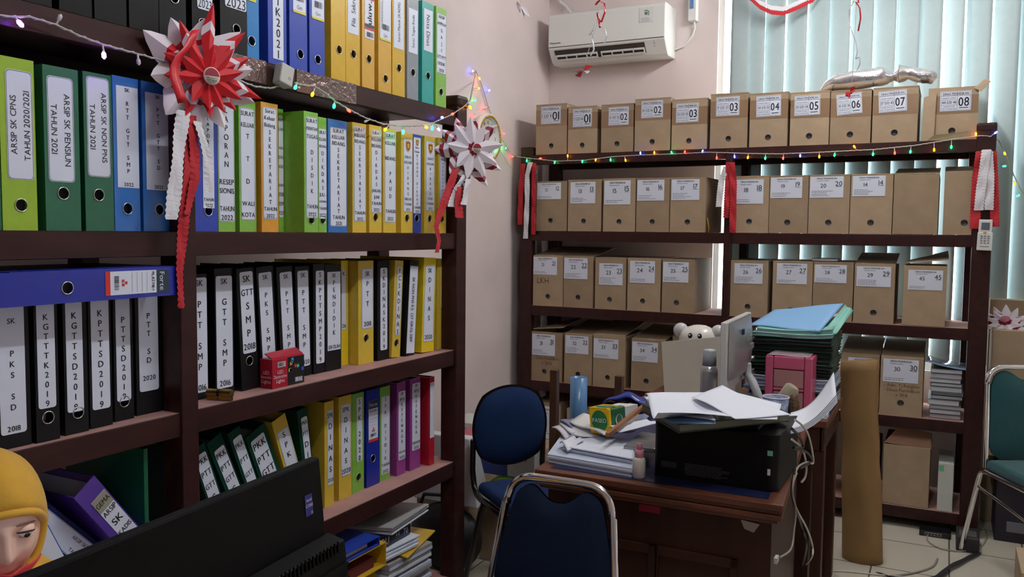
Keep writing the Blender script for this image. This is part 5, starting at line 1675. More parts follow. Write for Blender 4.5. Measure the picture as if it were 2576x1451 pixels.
MB().box((x21 - 0.36, y20 + 0.04, 0.05), (x21 - 0.06, y21 - 0.2, D2Z - 0.05), DESKD).build('drawer_unit', d2)

# ------------------------------------------------------------------ printer
PRN = mat('matt black printer case', (7, 7, 8), 0.5, spec=0.18)
p_l, p_r = az(1642, 1194, DZ + 0.002), az(1955, 1240, DZ + 0.002)
pu = (p_r - p_l); pw = pu.length; pu.normalize()
pv = V((-pu.y, pu.x, 0))
Mp = frame(p_l, pu, pv, V((0, 0, 1)))
ph = 0.152
pr = thing('printer', 'black desktop printer seen from behind, buried under papers', 'printer', Mp)
b = MB()
prf = [(0.0, 0.012), (0.012, 0.0), (pw - 0.02, 0.0), (pw, 0.02), (pw, 0.32), (0, 0.32)]
b.prism(prf, 0.0, ph, PRN)
pcase = b.build('case', pr, world=False, bevel=0.008, seg=3)
MB().box((0.02, 0.03, ph), (pw - 0.06, 0.3, ph + 0.012), PRN).build('scanner_lid', pr, world=False, bevel=0.004)
GT = mat('faint grey print', (96, 98, 100), 0.6)
b = MB()
Mq = frame(V((0, -0.0008, 0)), V((1, 0, 0)), V((0, 0, 1)), V((0, -1, 0)))
q = random.Random(4)
for k in range(8):
    x = pw * 0.27
    end = pw * (0.55 + 0.09 * q.random())
    while x < end:
        l = q.uniform(0.004, 0.012)
        b.rect(x, 0.045 - 0.0042 * k, min(x + l, end), 0.0465 - 0.0042 * k, GT, Mq)
        x += l + 0.0016
b.build('rear_print', pr, world=False, under=pcase)
MB().box((pw * 0.07, -0.001, 0.028), (pw * 0.2, 0.002, 0.045), mat('embossed plate', (40, 42, 46), 0.35)).build('maker_plate', pr, world=False, bevel=0.0008, under=pcase)
b = MB(); b.rect(pw - 0.028, 0.098, pw - 0.014, 0.112, mat('green sticker', (120, 190, 150), 0.4), Mq, 0.001); b.build('green_tag', pr, world=False, under=pcase)
b = MB(); b.rect(pw - 0.027, 0.045, pw - 0.019, 0.062, WHITECARD, Mq, 0.001); b.build('white_tag', pr, world=False, under=pcase)
SILV = mat('silver tray plastic', (150, 150, 152), 0.28, metal=0.6)
tr = [az(1568, 1132, 0.80), az(1612, 1096, 0.80), az(1660, 1102, 0.80), az(1648, 1140, 0.80)]
b = MB()
b.slab(tr, (0, 0, 1), 0.014, SILV)
ptray = b.build('paper_tray', pr, bevel=0.003)
b = MB()
b.slab([tr[0] + V((0.0, 0, -0.012)), tr[1] + V((0.0, 0, -0.012)), tr[1] + V((0.03, 0, -0.012)), tr[0] + V((0.03, 0, -0.012))], (0, 0, 1), 0.012, BLACKPL)
b.build('tray_edge', pr, under=ptray)

# ------------------------------------------------------------------ paper on and around the printer


def sheet(name, label, cat, corners, m, amp=0.006, fr=(2.0, 1.3), ph_=0.0, group=None, t=0.0006, n=14):
    """a loose sheet through four corners, gently curled"""
    a, b_, c, d = [V(p) for p in corners]
    mb = MB()
    mb.grid(lambda s, r: a.lerp(b_, s).lerp(d.lerp(c, s), r) + V((0, 0, amp * math.sin(fr[0] * math.pi * s + ph_) * math.cos(fr[1] * math.pi * r))), n, n, m)
    o = mb.build(name, None, solid=t)
    return tag(o, label, cat, group)


ztop = DZ + ph + 0.014
MAGE = mat('dark green glossy cover', (40, 58, 30), 0.2, noise=0.5, nscale=30)
mq = [az(1612, 1030, ztop + 0.006), az(1708, 1087, ztop + 0.004), az(1985, 1058, ztop + 0.004), az(1900, 1010, ztop + 0.006)]
mg = thing('magazine', 'thick dark green covered book lying across the printer top', 'book', mq[1])
b = MB(); b.slab([V((p.x, p.y, ztop + 0.001)) for p in mq], (0, 0, 1), 0.003, MAGE); b.slab([V((p.x, p.y, ztop + 0.022)) for p in mq], (0, 0, 1), 0.003, MAGE); b.build('cover', mg)
b = MB(); cc = sum((V((p.x, p.y, 0)) for p in mq), V((0, 0, 0))) / 4
b.slab([V((cc.x + (p.x - cc.x) * 0.98, cc.y + (p.y - cc.y) * 0.98, ztop + 0.004)) for p in mq], (0, 0, 1), 0.018, mat('greyish page edges', (120, 124, 112), 0.8)); b.build('page_block', mg)
zt = ztop + 0.026
BLUEF = mat('pale blue folder card', (120, 164, 206), 0.55)
sheet('folder', 'crumpled blue folder showing below the white papers on the printer', 'folder', [az(1614, 1010, zt + 0.012), az(1690, 1064, zt + 0.004), az(1800, 1066, zt + 0.003), az(1800, 1000, zt + 0.012)], BLUEF, 0.004)
GP = 'white sheets on the printer'
sheet('paper_sheet', 'large curled white sheet at the left on top of the printer', 'paper', [az(1622, 1000, zt + 0.03), az(1659, 1058, zt + 0.018), az(1880, 1046, zt + 0.018), az(1800, 984, zt + 0.03)], WHITEPAPER, 0.02, (2.3, 0.6), 0.5, GP, 0.0008, 22)
sheet('paper_sheet', 'white sheet with raised far corner on the printer papers', 'paper', [az(1740, 1000, zt + 0.036), az(1850, 1050, zt + 0.02), az(1990, 1046, zt + 0.018), az(1817, 968, zt + 0.055)], WHITEPAPER, 0.004, (1.4, 0.8), 0.2, GP, 0.0008, 20)
sheet('paper_sheet', 'white sheet at the right end of the printer papers', 'paper', [az(1830, 985, zt + 0.03), az(1870, 1052, zt + 0.016), az(1955, 1056, zt + 0.012), az(1966, 1014, zt + 0.026)], WHITEPAPER, 0.004, (1.6, 0.8), 0.9, GP, 0.0008, 20)
sheet('paper_sheet', 'lowest white sheet poking out at left of the printer papers', 'paper', [az(1619, 998, zt + 0.022), az(1640, 1030, zt + 0.014), az(1800, 1060, zt + 0.01), az(1760, 1000, zt + 0.02)], WHITEPAPER, 0.004, (1.6, 0.8), 0.1, GP, 0.0008, 16)
# sheaf in the rear paper feed
q0, q1, q2, q3 = ay(1962, 1082, 2.46), ay(1990, 1046, 2.62), ay(2097, 944, 2.80), ay(2104, 992, 2.62)
ro = thing('paper_sheaf', 'sheaf of white paper curling up out of the printer at right', 'paper', q0)
for k in range(5):
    o = V((0.0004 * k, -0.0008 * k, -0.0022 * k))
    mb = MB()
    mb.grid(lambda s, r, o=o, k=k: q0.lerp(q3, s).lerp(q1.lerp(q2, s), r) + o * (1 + 1.5 * s) + V((0, 0, -0.03 * math.sin(math.pi * s) + 0.01 * r)), 12, 6, WHITEPAPER)
    mb.build('sheet', ro, solid=0.0012)

# paper stacks left of the printer
def stack(name, label, cat, quad, z0, t, n, seed, mats, group=None, jit=0.006):
    q = random.Random(seed)
    ro = thing(name, label, cat, (quad[0].x, quad[0].y, z0), group)
    c = sum(quad, V((0, 0, 0))) / 4
    z = z0
    b = MB()
    for k in range(n):
        th = t / n
        dx, dy = q.uniform(-jit, jit), q.uniform(-jit, jit)
        s = 1 + q.uniform(-0.012, 0.012)
        b.slab([V((c.x + (p.x - c.x) * s + dx, c.y + (p.y - c.y) * s + dy, z)) for p in quad], (0, 0, 1), th * 0.86, mats[k % len(mats)])
        z += th
    b.build('sheets', ro)
    return ro


SH2 = mat('white paper block', (222, 226, 238), 0.7)
SH3 = mat('bluish paper block', (196, 202, 222), 0.7)
quad = [az(1380, 1164, DZ), az(1592, 1202, DZ), az(1600, 1140, DZ), az(1430, 1092, DZ)]
stack('paper_stack', 'wide low stack of printed white sheets at the front left of the desk', 'paper', quad, DZ + 0.002, 0.024, 8, 3, [SH2, SH3, SH2])
quad = [az(1421, 1136, DZ + 0.026), az(1590, 1168, DZ + 0.026), az(1600, 1124, DZ + 0.026), az(1478, 1100, DZ + 0.026)]
stack('paper_stack', 'upper stack of blank white sheets on top of the wide printed stack', 'paper', quad, DZ + 0.0265, 0.018, 5, 5, [SH2, SH2, SH3])
# loose documents heaped behind the stacks
dcols = [((206, 200, 206), 'pale pink'), ((118, 120, 150), 'slate blue'), ((222, 222, 230), 'white'), ((176, 30, 52), 'crimson edged'), ((228, 226, 222), 'cream'), ((150, 156, 172), 'grey blue'), ((226, 228, 236), 'white torn')]
dq = [[(1388, 1075), (1430, 1105), (1475, 1085), (1440, 1060)], [(1410, 1062), (1470, 1092), (1500, 1078), (1440, 1048)], [(1408, 1070), (1466, 1100), (1510, 1096), (1450, 1060)], [(1445, 1052), (1500, 1090), (1528, 1080), (1480, 1046)], [(1432, 1056), (1520, 1098), (1550, 1080), (1470, 1044)],
      [(1415, 1105), (1440, 1125), (1475, 1110), (1450, 1092)], [(1408, 1112), (1428, 1128), (1470, 1112), (1445, 1098)]]
dl = ['pale pink sheet at the left tip of the loose document heap', 'slate blue document leaning in the loose heap', 'white document in the loose heap beside the tissue pack', 'crimson edged document under the tissue pack', 'cream document directly under the tissue pack', 'grey blue leaflet at the near edge of the loose heap', 'torn white paper scrap at the near left edge of the heap']
for k, ((c, nme), pq, l) in enumerate(zip(dcols, dq, dl)):
    zz = DZ + 0.03 + 0.009 * k if k < 5 else DZ + 0.025 + 0.01 * (k - 4)
    sheet('document', l, 'document', [az(x, y, zz + (0.02 if i == 0 and k < 2 else 0)) for i, (x, y) in enumerate(pq)], mat('document ' + nme, c, 0.6), 0.008, (1.5, 1.1), k, 'loose documents on the desk', 0.004, 8)
zz = DZ + 0.085
sheet('document', 'white pointed sheet sticking up behind the tissue pack', 'document', [ay(1540, 1040, 2.95), ay(1580, 1050, 2.95), ay(1560, 1020, 3.0), ay(1555, 1022, 3.0)], WHITEPAPER, 0.002, t=0.001)
sheet('paper_sheet', 'single white sheet lying over the silver printer tray', 'paper', [az(1526, 1073, DZ + 0.085), az(1566, 1086, DZ + 0.085), az(1655, 1064, DZ + 0.10), az(1628, 1054, DZ + 0.10)], WHITEPAPER, 0.005, t=0.0008)
RUL = mat('brown varnished wood strip', (150, 96, 56), 0.4)
p, q = az(1523, 1098, DZ + 0.078), az(1622, 1020, DZ + 0.13)
tag(MB().slab([p, p + V((0.012, -0.004, 0)), q + V((0.012, -0.004, 0)), q], (0, 0, 1), 0.012, RUL).build('wooden_ruler'), 'thin brown wooden strip lying slanted beside the tissue pack', 'ruler')
sheet('folder', 'slate blue folder beside the brown wooden strip', 'folder', [az(1540, 1094, DZ + 0.07), az(1600, 1082, DZ + 0.07), az(1640, 1040, DZ + 0.085), az(1600, 1042, DZ + 0.085)], mat('document slate blue', (118, 120, 150), 0.6), 0.003, t=0.003)
# blue bag heap
b = MB()
BLB = mat('deep blue plastic bag', (28, 50, 140), 0.25, bump=0.6, bscale=16)
Pb = ay(1585, 1030, 3.15)
b.grid(lambda s, t: (Pb.x - 0.1 + 0.21 * s, 3.08 + 0.16 * t, DZ + 0.012 + 0.055 * max(0, math.sin(math.pi * s)) ** 0.7 * max(0, math.sin(math.pi * min(1, t + 0.25))) ** 0.7 + 0.005 * math.sin(14 * s + 4 * t)), 16, 10, BLB)
tag(b.build('plastic_bag', solid=0.004), 'deep blue crumpled plastic bag behind the loose documents', 'bag')

# tissue pack
PY, PG, PW_ = mat('yellow tissue wrapper', (236, 192, 32), 0.3), mat('green tissue wrapper', (22, 92, 56), 0.3), mat('white tissue', (214, 214, 212), 0.7)
PGE = mat('bright green oval', (24, 120, 62), 0.35)
P = az(1537, 1094, DZ + 0.06)
Mt = Matrix.Translation(P) @ Matrix.Rotation(math.radians(-18), 4, 'Z') @ Matrix.Rotation(math.radians(-6), 4, 'Y')
tp = thing('tissue_pack', 'yellow and green tissue pack lying on the loose documents', 'tissue pack', Mt)
b = MB()
Lx, Ly, Lz = 0.085, 0.15, 0.082
b.box((-Lx, 0, 0), (0, Ly * 0.06, Lz), PY)
b.box((-Lx * 0.98, Ly * 0.06, 0.001), (-0.001, Ly * 0.55, Lz * 0.985), PG)
b.build('wrapper', tp, world=False, bevel=0.008, seg=3)
MB().box((-Lx * 0.95, Ly * 0.55, 0.003), (-0.003, Ly, Lz * 0.93), PW_).build('tissue_end', tp, world=False)
b = MB()
Me = frame(V((-Lx / 2, -0.0012, Lz / 2)), V((1, 0, 0)), V((0, 0, 1)), V((0, -1, 0)))
b.add([(0.032 * math.cos(a * 0.314), 0.034 * math.sin(a * 0.314), 0) for a in range(20)], [tuple(range(20))], PGE, M=Me)
b.text('PASEO', Me @ Matrix.Translation((0, -0.004, 0.0006)), 0.018, WHITECARD, True)
Me2 = frame(V((-Lx / 2, Ly * 0.16, Lz + 0.0012)), V((1, 0, 0)), V((0, 1, 0)), V((0, 0, 1)))
b.box((-Lx, 0, Lz - 0.001), (-0.012, Ly * 0.5, Lz + 0.0006), PY)
b.add([(0.034 * math.cos(a * 0.314), 0.024 * math.sin(a * 0.314) + 0.01, 0) for a in range(20)], [tuple(range(20))], PGE, M=Me2)
b.text('PASEO', Me2 @ Matrix.Translation((0, 0.006, 0.0006)), 0.016, WHITECARD, True)
Ms = frame(V((0.0006, Ly * 0.3, Lz * 0.5)), V((0, 1, 0)), V((0, 0, 1)), V((1, 0, 0)))
b.add([(0.018 * math.cos(a * 0.314), 0.018 * math.sin(a * 0.314), 0) for a in range(20)], [tuple(range(20))], WHITECARD, M=Ms)
b.add([(0.014 * math.cos(a * 0.314), 0.014 * math.sin(a * 0.314) + 0.003, 0.0004) for a in range(20)], [tuple(range(20))], PG, M=Ms)
b.build('printed_emblem', tp, world=False)

# spray bottle
P = az(1607, 1201, DZ)
sb = thing('spray_bottle', 'small white spray bottle with pink cap in front of the printer', 'bottle', P)
Ms = Matrix.Translation(P)
k_ = 0.0185 / 0.02
MB().lathe([(0.0175 * k_, 0.001), (0.02 * k_, 0.004), (0.02 * k_, 0.05), (0.017 * k_, 0.057), (0.012 * k_, 0.06)], mat('milky liquid bottle', (222, 216, 206), 0.25), 24, M=Ms).build('bottle_body', sb)
PK = mat('pink cap plastic', (226, 150, 166), 0.4)
MB().lathe([(0.0135 * k_, 0.058), (0.0138 * k_, 0.08), (0.0125 * k_, 0.081)], PK, 20, M=Ms).lathe([(0.009 * k_, 0.081), (0.009 * k_, 0.098), (0.0085 * k_, 0.099)], PK, 16, M=Ms).build('pink_cap', sb)

# thermos
P = V((ay(1785, 900, 3.18).x, 3.18, DZ))
th = thing('thermos_flask', 'brushed steel thermos flask in front of the cream board', 'flask', P)
hh = ay(1785, 879, 3.18).z - DZ
Mt = Matrix.Translation(P)
BST = mat('brushed steel', (196, 194, 192), 0.32, metal=0.7, bump=0.1, bscale=200, stretch=(1, 1, 0.02))
rT = 0.0325
MB().lathe([(rT * 0.97, 0.001), (rT, 0.006), (rT, hh * 0.66), (rT * 0.98, hh * 0.70), (rT * 0.82, hh * 0.725), (rT * 0.82, hh * 0.76)], BST, 28, M=Mt).build('flask_body', th)
MB().lathe([(rT * 0.80, hh * 0.76), (rT * 0.78, hh * 0.93), (rT * 0.74, hh * 0.94), (rT * 0.74, hh * 0.985), (rT * 0.65, hh)], mat('grey cap plastic', (178, 182, 186), 0.35), 24, M=Mt).build('flask_cap', th)

# white computer seen from the back
MW = mat('white computer case', (206, 204, 200), 0.3)
MS = mat('satin silver back', (150, 149, 150), 0.32, metal=0.35)
n0 = ay(1813, 990, 2.95); n1 = ay(1813, 811, 2.95)
f1 = ay(1876, 782, 3.42)
um = V((f1.x - n1.x, f1.y - n1.y, 0)); mw_ = um.length; um.normalize()
nb_ = V((um.y, -um.x, 0))
Mm = frame(V((n1.x, n1.y, n0.z)) + nb_ * 0.022, um, V((0, 0, 1)), nb_)
mh = n1.z - n0.z
pcx = thing('desktop_computer', 'white all-in-one computer seen from behind on the cluttered desk', 'computer', Mm)
MB().box((0, 0, -0.022), (mw_, mh, 0), MW).build('screen_case', pcx, world=False, bevel=0.004)
MB().box((0.012, 0.008, -0.0235), (mw_ - 0.012, mh - 0.01, -0.0222), BLACKPL).build('screen', pcx, world=False)
b = MB()
N = 16
for k in range(N):
    pass
b.grid(lambda s, t: (0.03 + (mw_ - 0.05) * s, mh * 0.16 + (mh * 0.82) * t - 0.0 * s, 0.002 + 0.03 * (math.sin(math.pi * s) ** 0.5) * (math.sin(math.pi * min(1, t * 0.9 + 0.08)) ** 0.5)), 14, 14, MS)
bcov = b.build('back_cover', pcx, world=False)
b = MB()
b.text('acer', Matrix.Translation((mw_ * 0.55, mh * 0.66, 0.034)), 0.045, MW, True)
b.build('maker_mark', pcx, world=False, under=bcov)
b = MB()
b.box((mw_ * 0.3, mh * 0.78, 0.026), (mw_ * 0.36, mh * 0.86, 0.031), BLACKPL)
b.build('port', pcx, world=False, under=bcov)
b = MB()
b.box((mw_ * 0.62, mh * 0.5, 0.03), (mw_ * 0.74, mh * 0.58, 0.0345), SOFTINK)
b.build('rating_label', pcx, world=False, under=bcov)
pts = [Mm @ V((mw_ * 0.62, mh * 0.28, 0.02)), ay(1880, 940, 3.25), ay(1893, 960, 3.22), ay(1905, 990, 3.2), ay(1915, 1022, 3.2), V((ay(1918, 1040, 3.2).x, 3.2, DZ + 0.006))]
MB().tube(pts, 0.016, mat('silver stand leg', (176, 178, 182), 0.35), 10).build('stand_leg', pcx)
MB().box((0.08, -(n0.z - DZ), -0.02), (0.2, 0.02, -0.004), MW).build('stand_leg', pcx, world=False)

# cream board and toy bear
CRM = mat('cream card board', (212, 206, 190), 0.6)
y_ = 3.62
cb = [ay(1664, 860, y_), ay(1868, 842, y_), V((ay(1868, 990, y_).x, y_ - 0.03, D2Z + 0.001)), V((ay(1676, 990, y_).x, y_ - 0.03, D2Z + 0.001))]
mb = MB(); mb.slab(cb, (0, 1, 0), 0.006, CRM)
tag(mb.build('card_board'), 'blank cream board standing behind the steel thermos flask', 'board')
bxx = ay(1757, 850, 3.72).x
tb = thing('toy_bear', 'white toy bear peeking over the cream board', 'toy', (bxx, 3.73, D2Z))
BW = mat('white toy plastic', (226, 220, 214), 0.25)
hz = ay(1757, 817, 3.72).z
hc = hz - 0.065
b = MB()
b.ball((bxx, 3.73, hc), 0.1, BW, 24, 16, (0.9, 0.75, 0.65))
b.lathe([(0.06, D2Z + 0.001), (0.075, D2Z + 0.03), (0.07, hc - 0.05), (0.05, hc)], BW, 24, M=Matrix.Translation((bxx, 3.73, 0)))
b.build('bear_body', tb)
for s in (-1, 1):
    b = MB(); b.ball((bxx + s * 0.085, 3.735, hc + 0.035), 0.034, mat('pale grey toy plastic', (196, 196, 196), 0.25), 14, 9); b.build('ear', tb)
    b = MB()
    b.ball((bxx + s * 0.021, 3.66, hc + 0.022), 0.0125, BLACKPL, 12, 8, (0.8, 0.4, 1.0))
    b.ball((bxx + s * 0.021 - 0.002, 3.6555, hc + 0.025), 0.004, WHITECARD, 8, 6, (1, 0.5, 1))  # glint on the eye, put in as a small white ball
    b.build('eye', tb)
b = MB(); b.ball((bxx, 3.652, hc + 0.0), 0.014, mat('brown nose', (120, 72, 48), 0.3), 12, 8, (1.2, 0.6, 0.7)); b.build('nose', tb)

# ------------------------------------------------------------------ document pile on the second desk
q = random.Random(21)
ys0, ys1 = 3.47, 3.79
xs0, xs1 = ay(1884, 900, ys0).x, ay(2120, 900, ys0).x
xs1 = min(xs1, x21 - 0.002)
z = D2Z + 0.001
GRN, BLK = mat('dark green folder card', (20, 64, 50), 0.45), mat('black folder card', (28, 32, 34), 0.45)
LBL = mat('light blue folder card', (128, 178, 224), 0.5)
MINT = mat('mint folder card', (128, 190, 176), 0.5)
GPAP = mat('folder paper', (190, 196, 210), 0.7)
seq = ['lb', 'w', 'lb', 'w', 'bk', 'lb', 'w', 'lb', 'w', 'g', 'g', 'bk', 'g', 'g', 'bk', 'g', 'g', 'g', 'bk', 'g', 'mint', 'mint', 'lb']
tl = []
ztgt = ay(2061, 836, ys0).z
tot = len(seq) - 1
step = (ztgt - z) / tot
od = ['bottom', 'second', 'third', 'fourth', 'fifth', 'sixth', 'seventh', 'eighth', 'ninth', 'tenth', 'eleventh', 'twelfth', 'thirteenth', 'fourteenth', 'fifteenth', 'sixteenth', 'seventeenth', 'eighteenth', 'nineteenth', 'twentieth', 'twenty-first', 'twenty-second']
cn = dict(lb='light blue', w='white papered', bk='black', g='dark green', mint='mint green')
cm_ = dict(lb=LBL, w=GPAP, bk=BLK, g=GRN, mint=MINT)
for i, s in enumerate(seq[:-1]):
    dx, dy = q.uniform(-0.02, 0.02), q.uniform(-0.015, 0.015)
    up = 0.05 * max(0, (i - 8) / 12)
    a0, a1, c0, c1 = xs0 + dx, xs1 - abs(dx) * 0.5, ys0 + dy, ys1 + dy
    ro = thing('document_folder', '%s folder, %s from the bottom of the tall document pile' % (cn[s], od[i]) if i else 'light blue folder at the very bottom of the tall document pile', 'folder', (a0, c0, z), 'folders of the tall document pile')
    for nm, lo, hi, mm, ins in (('cover', 0, 0.0018, cm_[s], 0), ('paper_block', 0.0019, step - 0.0024, GPAP if s in ('lb', 'w', 'mint') else BLK, 0.006), ('cover', step - 0.0022, step - 0.0004, cm_[s], 0)):
        MB().grid(lambda u, v, lo=lo, ins=ins: (a0 + ins + (a1 - a0 - 2 * ins) * u, c0 + ins + (c1 - c0 - 2 * ins) * v, z + (lo + hi) / 2 + up * (u ** 2) * (0.2 + 0.8 * v) + 0.003 * math.sin(5 * u + i)), 8, 3, mm).build(nm, ro, solid=max(0.0012, hi - lo))
    z += step
Q = [ay(1885, 818, ys0 + 0.1), ay(2062, 834, ys0), ay(2121, 764, ys1 - 0.05), ay(1950, 779, ys1 + 0.04)]
sheet('document_folder', 'light blue folder lying open as topmost of the tall document pile', 'folder', Q, LBL, 0.003, t=0.004, group='folders of the tall document pile')
Q2 = [ay(2070, 836, ys0 + 0.02), ay(2105, 838, ys0 + 0.02), ay(2146, 782, ys1 - 0.06), ay(2126, 766, ys1 - 0.04)]
sheet('document_folder', 'mint folder fanning out at the right below the blue topmost folder', 'folder', Q2, MINT, 0.006, t=0.003, group='folders of the tall document pile')

# pink drawer box
pk0, pk1 = ay(1921, 1046, 3.36), ay(2040, 1046, 3.36)
PKM, PKT = mat('pink plastic drawer box', (200, 92, 124), 0.25), mat('clear pinkish drawer', (206, 150, 150), 0.15, alpha=0.75)
zt = ay(1980, 897, 3.36).z
pb = thing('drawer_box', 'pink plastic drawer box between the computer stand and the document pile', 'drawer box', (pk0.x, 3.36, D2Z))
w2 = pk1.x - pk0.x
b = MB()
b.box((pk0.x, 3.36, D2Z + 0.001), (pk0.x + 0.03, 3.52, zt), PKM).box((pk1.x - 0.03, 3.36, D2Z + 0.001), (pk1.x, 3.52, zt), PKM)
b.box((pk0.x + 0.03, 3.36, zt - 0.05), (pk1.x - 0.03, 3.52, zt), PKM).box((pk0.x + 0.03, 3.36, D2Z + 0.001), (pk1.x - 0.03, 3.52, D2Z + 0.02), PKM)
zm = (zt + D2Z) / 2 - 0.015
b.box((pk0.x + 0.03, 3.36, zm - 0.006), (pk1.x - 0.03, 3.52, zm + 0.006), PKM)
b.box((pk0.x + 0.03, 3.5, D2Z + 0.02), (pk1.x - 0.03, 3.52, zt - 0.05), PKM)
b.build('shell', pb, bevel=0.006, seg=3)
for lo, hi in ((D2Z + 0.022, zm - 0.008), (zm + 0.008, zt - 0.052)):
    MB().box((pk0.x + 0.032, 3.364, lo), (pk1.x - 0.032, 3.49, hi), PKT).build('drawer', pb, bevel=0.003)
sheet('paper_sheet', 'grey transparent sheet on the lid of the pink drawer box', 'paper', [V((pk0.x + 0.005, 3.365, zt + 0.002)), V((pk1.x - 0.01, 3.365, zt + 0.002)), V((pk1.x - 0.015, 3.5, zt + 0.004)), V((pk0.x + 0.02, 3.5, zt + 0.008))], mat('greyish film', (180, 160, 168), 0.2), 0.001, t=0.001)
# beige roll, mug, leopard pouch, blue folder
P = az(1975, 1012, DZ + 0.06)
c0, c1 = ay(1968, 1008, 3.12), ay(1993, 976, 3.12)
mb = MB(); dd = (c1 - c0).normalized(); mb.tube([c0 - dd * ((c0.z - DZ - 0.03) / dd.z), c0, c1, c1 + dd * 0.008], [0.024, 0.026, 0.027, 0.02], mat('dusty beige plastic', (160, 150, 130), 0.6), 16)
tag(mb.build('glue_bottle'), 'blunt dusty beige bottle leaning against the pink drawer box', 'bottle')
P = V((ay(1952, 1000, 2.98).x, 2.98, DZ))
zt2 = ay(1952, 998, 2.98).z
mug = thing('pen_cup', 'patterned pale blue cup in front of the pink drawer box', 'cup', P)
b = MB(); CUPM = mat('pale blue patterned cup', (150, 166, 200), 0.4, noise=0.5, nscale=60)
b.lathe([(0.034, 0.002), (0.044, zt2 - DZ), (0.042, zt2 - DZ), (0.032, 0.006), (0.0001, 0.006)], CUPM, 24, M=Matrix.Translation(P)); b.build('cup_wall', mug)
b = MB(); b.tube([P + V((0.0435 * math.cos(a * 0.314), 0.0435 * math.sin(a * 0.314), zt2 - DZ)) for a in range(20)], 0.0022, WHITECARD, 6, closed=True); b.build('rim', mug)
LEO = mat('leopard print cloth', (92, 66, 40), 0.6, noise=0.9, nscale=90)
b = MB(); p = ay(1996, 1014, 3.0); b.ball((p.x, 3.0, p.z - 0.01), 0.03, LEO, 12, 8, (0.7, 0.8, 1.4)); b.tube([V((p.x, 3.0, p.z - 0.04)), V((p.x, 3.0, DZ + 0.003))], [0.02, 0.028], LEO, 10)
tag(b.build('cloth_pouch'), 'small leopard print pouch right of the pale blue cup', 'pouch')
fy = y20 + 0.1
tag(MB().box((ay(2046, 985, fy).x, fy, D2Z + 0.001), (min(ay(2098, 985, fy).x, x21 - 0.01), fy + 0.16, D2Z + 0.03), mat('dusty blue plastic folder', (92, 140, 170), 0.35)).build('file_case', bevel=0.003), 'dusty blue plastic file case at the right end of the second desk', 'file case')
tag(MB().box((ay(2062, 1000, y20 + 0.02).x, y20 + 0.02, D2Z + 0.001), (x21 - 0.006, y20 + 0.09, D2Z + 0.018), PAPER).build('note_pad', bevel=0.001), 'small white note pad at the corner of the second desk', 'note pad')

# wooden chair uprights and the blue roll behind the desk
UPW = mat('brown taped wood', (84, 58, 40), 0.3, noise=0.2, nscale=10)
wch = thing('wooden_chair', 'brown wooden chair behind the desk, only its two uprights showing', 'chair', (-1.40, 3.35, 0))
za = ay(1395, 930, 3.3).z
xl_, xr_ = ay(1394, 1000, 3.3).x, ay(1557, 1000, 3.3).x
for x in (xl_, xr_):
    MB().box((x - 0.016, 3.285, 0), (x + 0.016, 3.32, za), UPW).build('back_post', wch, bevel=0.003)
    MB().box((x - 0.016, 3.60, 0), (x + 0.016, 3.635, 0.42), UPW).build('leg', wch)
MB().box((xl_ - 0.02, 3.28, 0.42), (xr_ + 0.02, 3.65, 0.45), UPW).build('seat', wch)
MB().box((xl_ + 0.016, 3.295, 0.55), (xr_ - 0.016, 3.31, 0.6), UPW).build('back_rail', wch)
BROLL = mat('translucent blue plastic roll', (96, 140, 186), 0.25, noise=0.2, nscale=5, stretch=(20, 20, 0.5))
xb = ay(1451, 1000, 3.42).x
zt3 = ay(1451, 950, 3.42).z
rb_ = thing('plastic_roll', 'upright translucent blue plastic roll between the two wooden uprights', 'roll', (xb, 3.42, 0.45))
b = MB(); b.lathe([(0.038, 0.4505), (0.038, zt3), (0.026, zt3), (0.026, 0.4505)], BROLL, 28, M=Matrix.Translation((xb, 3.44, 0))); b.build('roll_body', rb_)

# ------------------------------------------------------------------ chairs
NAVY = mat('navy chair cloth', (17, 29, 52), 0.9, noise=0.12, nscale=120, bump=0.15, bscale=500, spec=0.2)
TEALC = mat('dark teal chair cloth', (16, 76, 80), 0.85, noise=0.12, nscale=120, bump=0.15, bscale=500, sheen=0.2)
NAVYB = mat('royal navy office chair cloth', (22, 44, 84), 0.9, noise=0.12, nscale=120, bump=0.15, bscale=500, spec=0.2)
BLKM = mat('black enamel tube', (24, 18, 18), 0.25)


def arc_corner(p_in, p_c, p_out, n=7):
    """quadratic round from p_in to p_out about corner p_c"""
    return [p_in.lerp(p_c, t).lerp(p_c.lerp(p_out, t), t) for t in [k / n for k in range(n + 1)]]


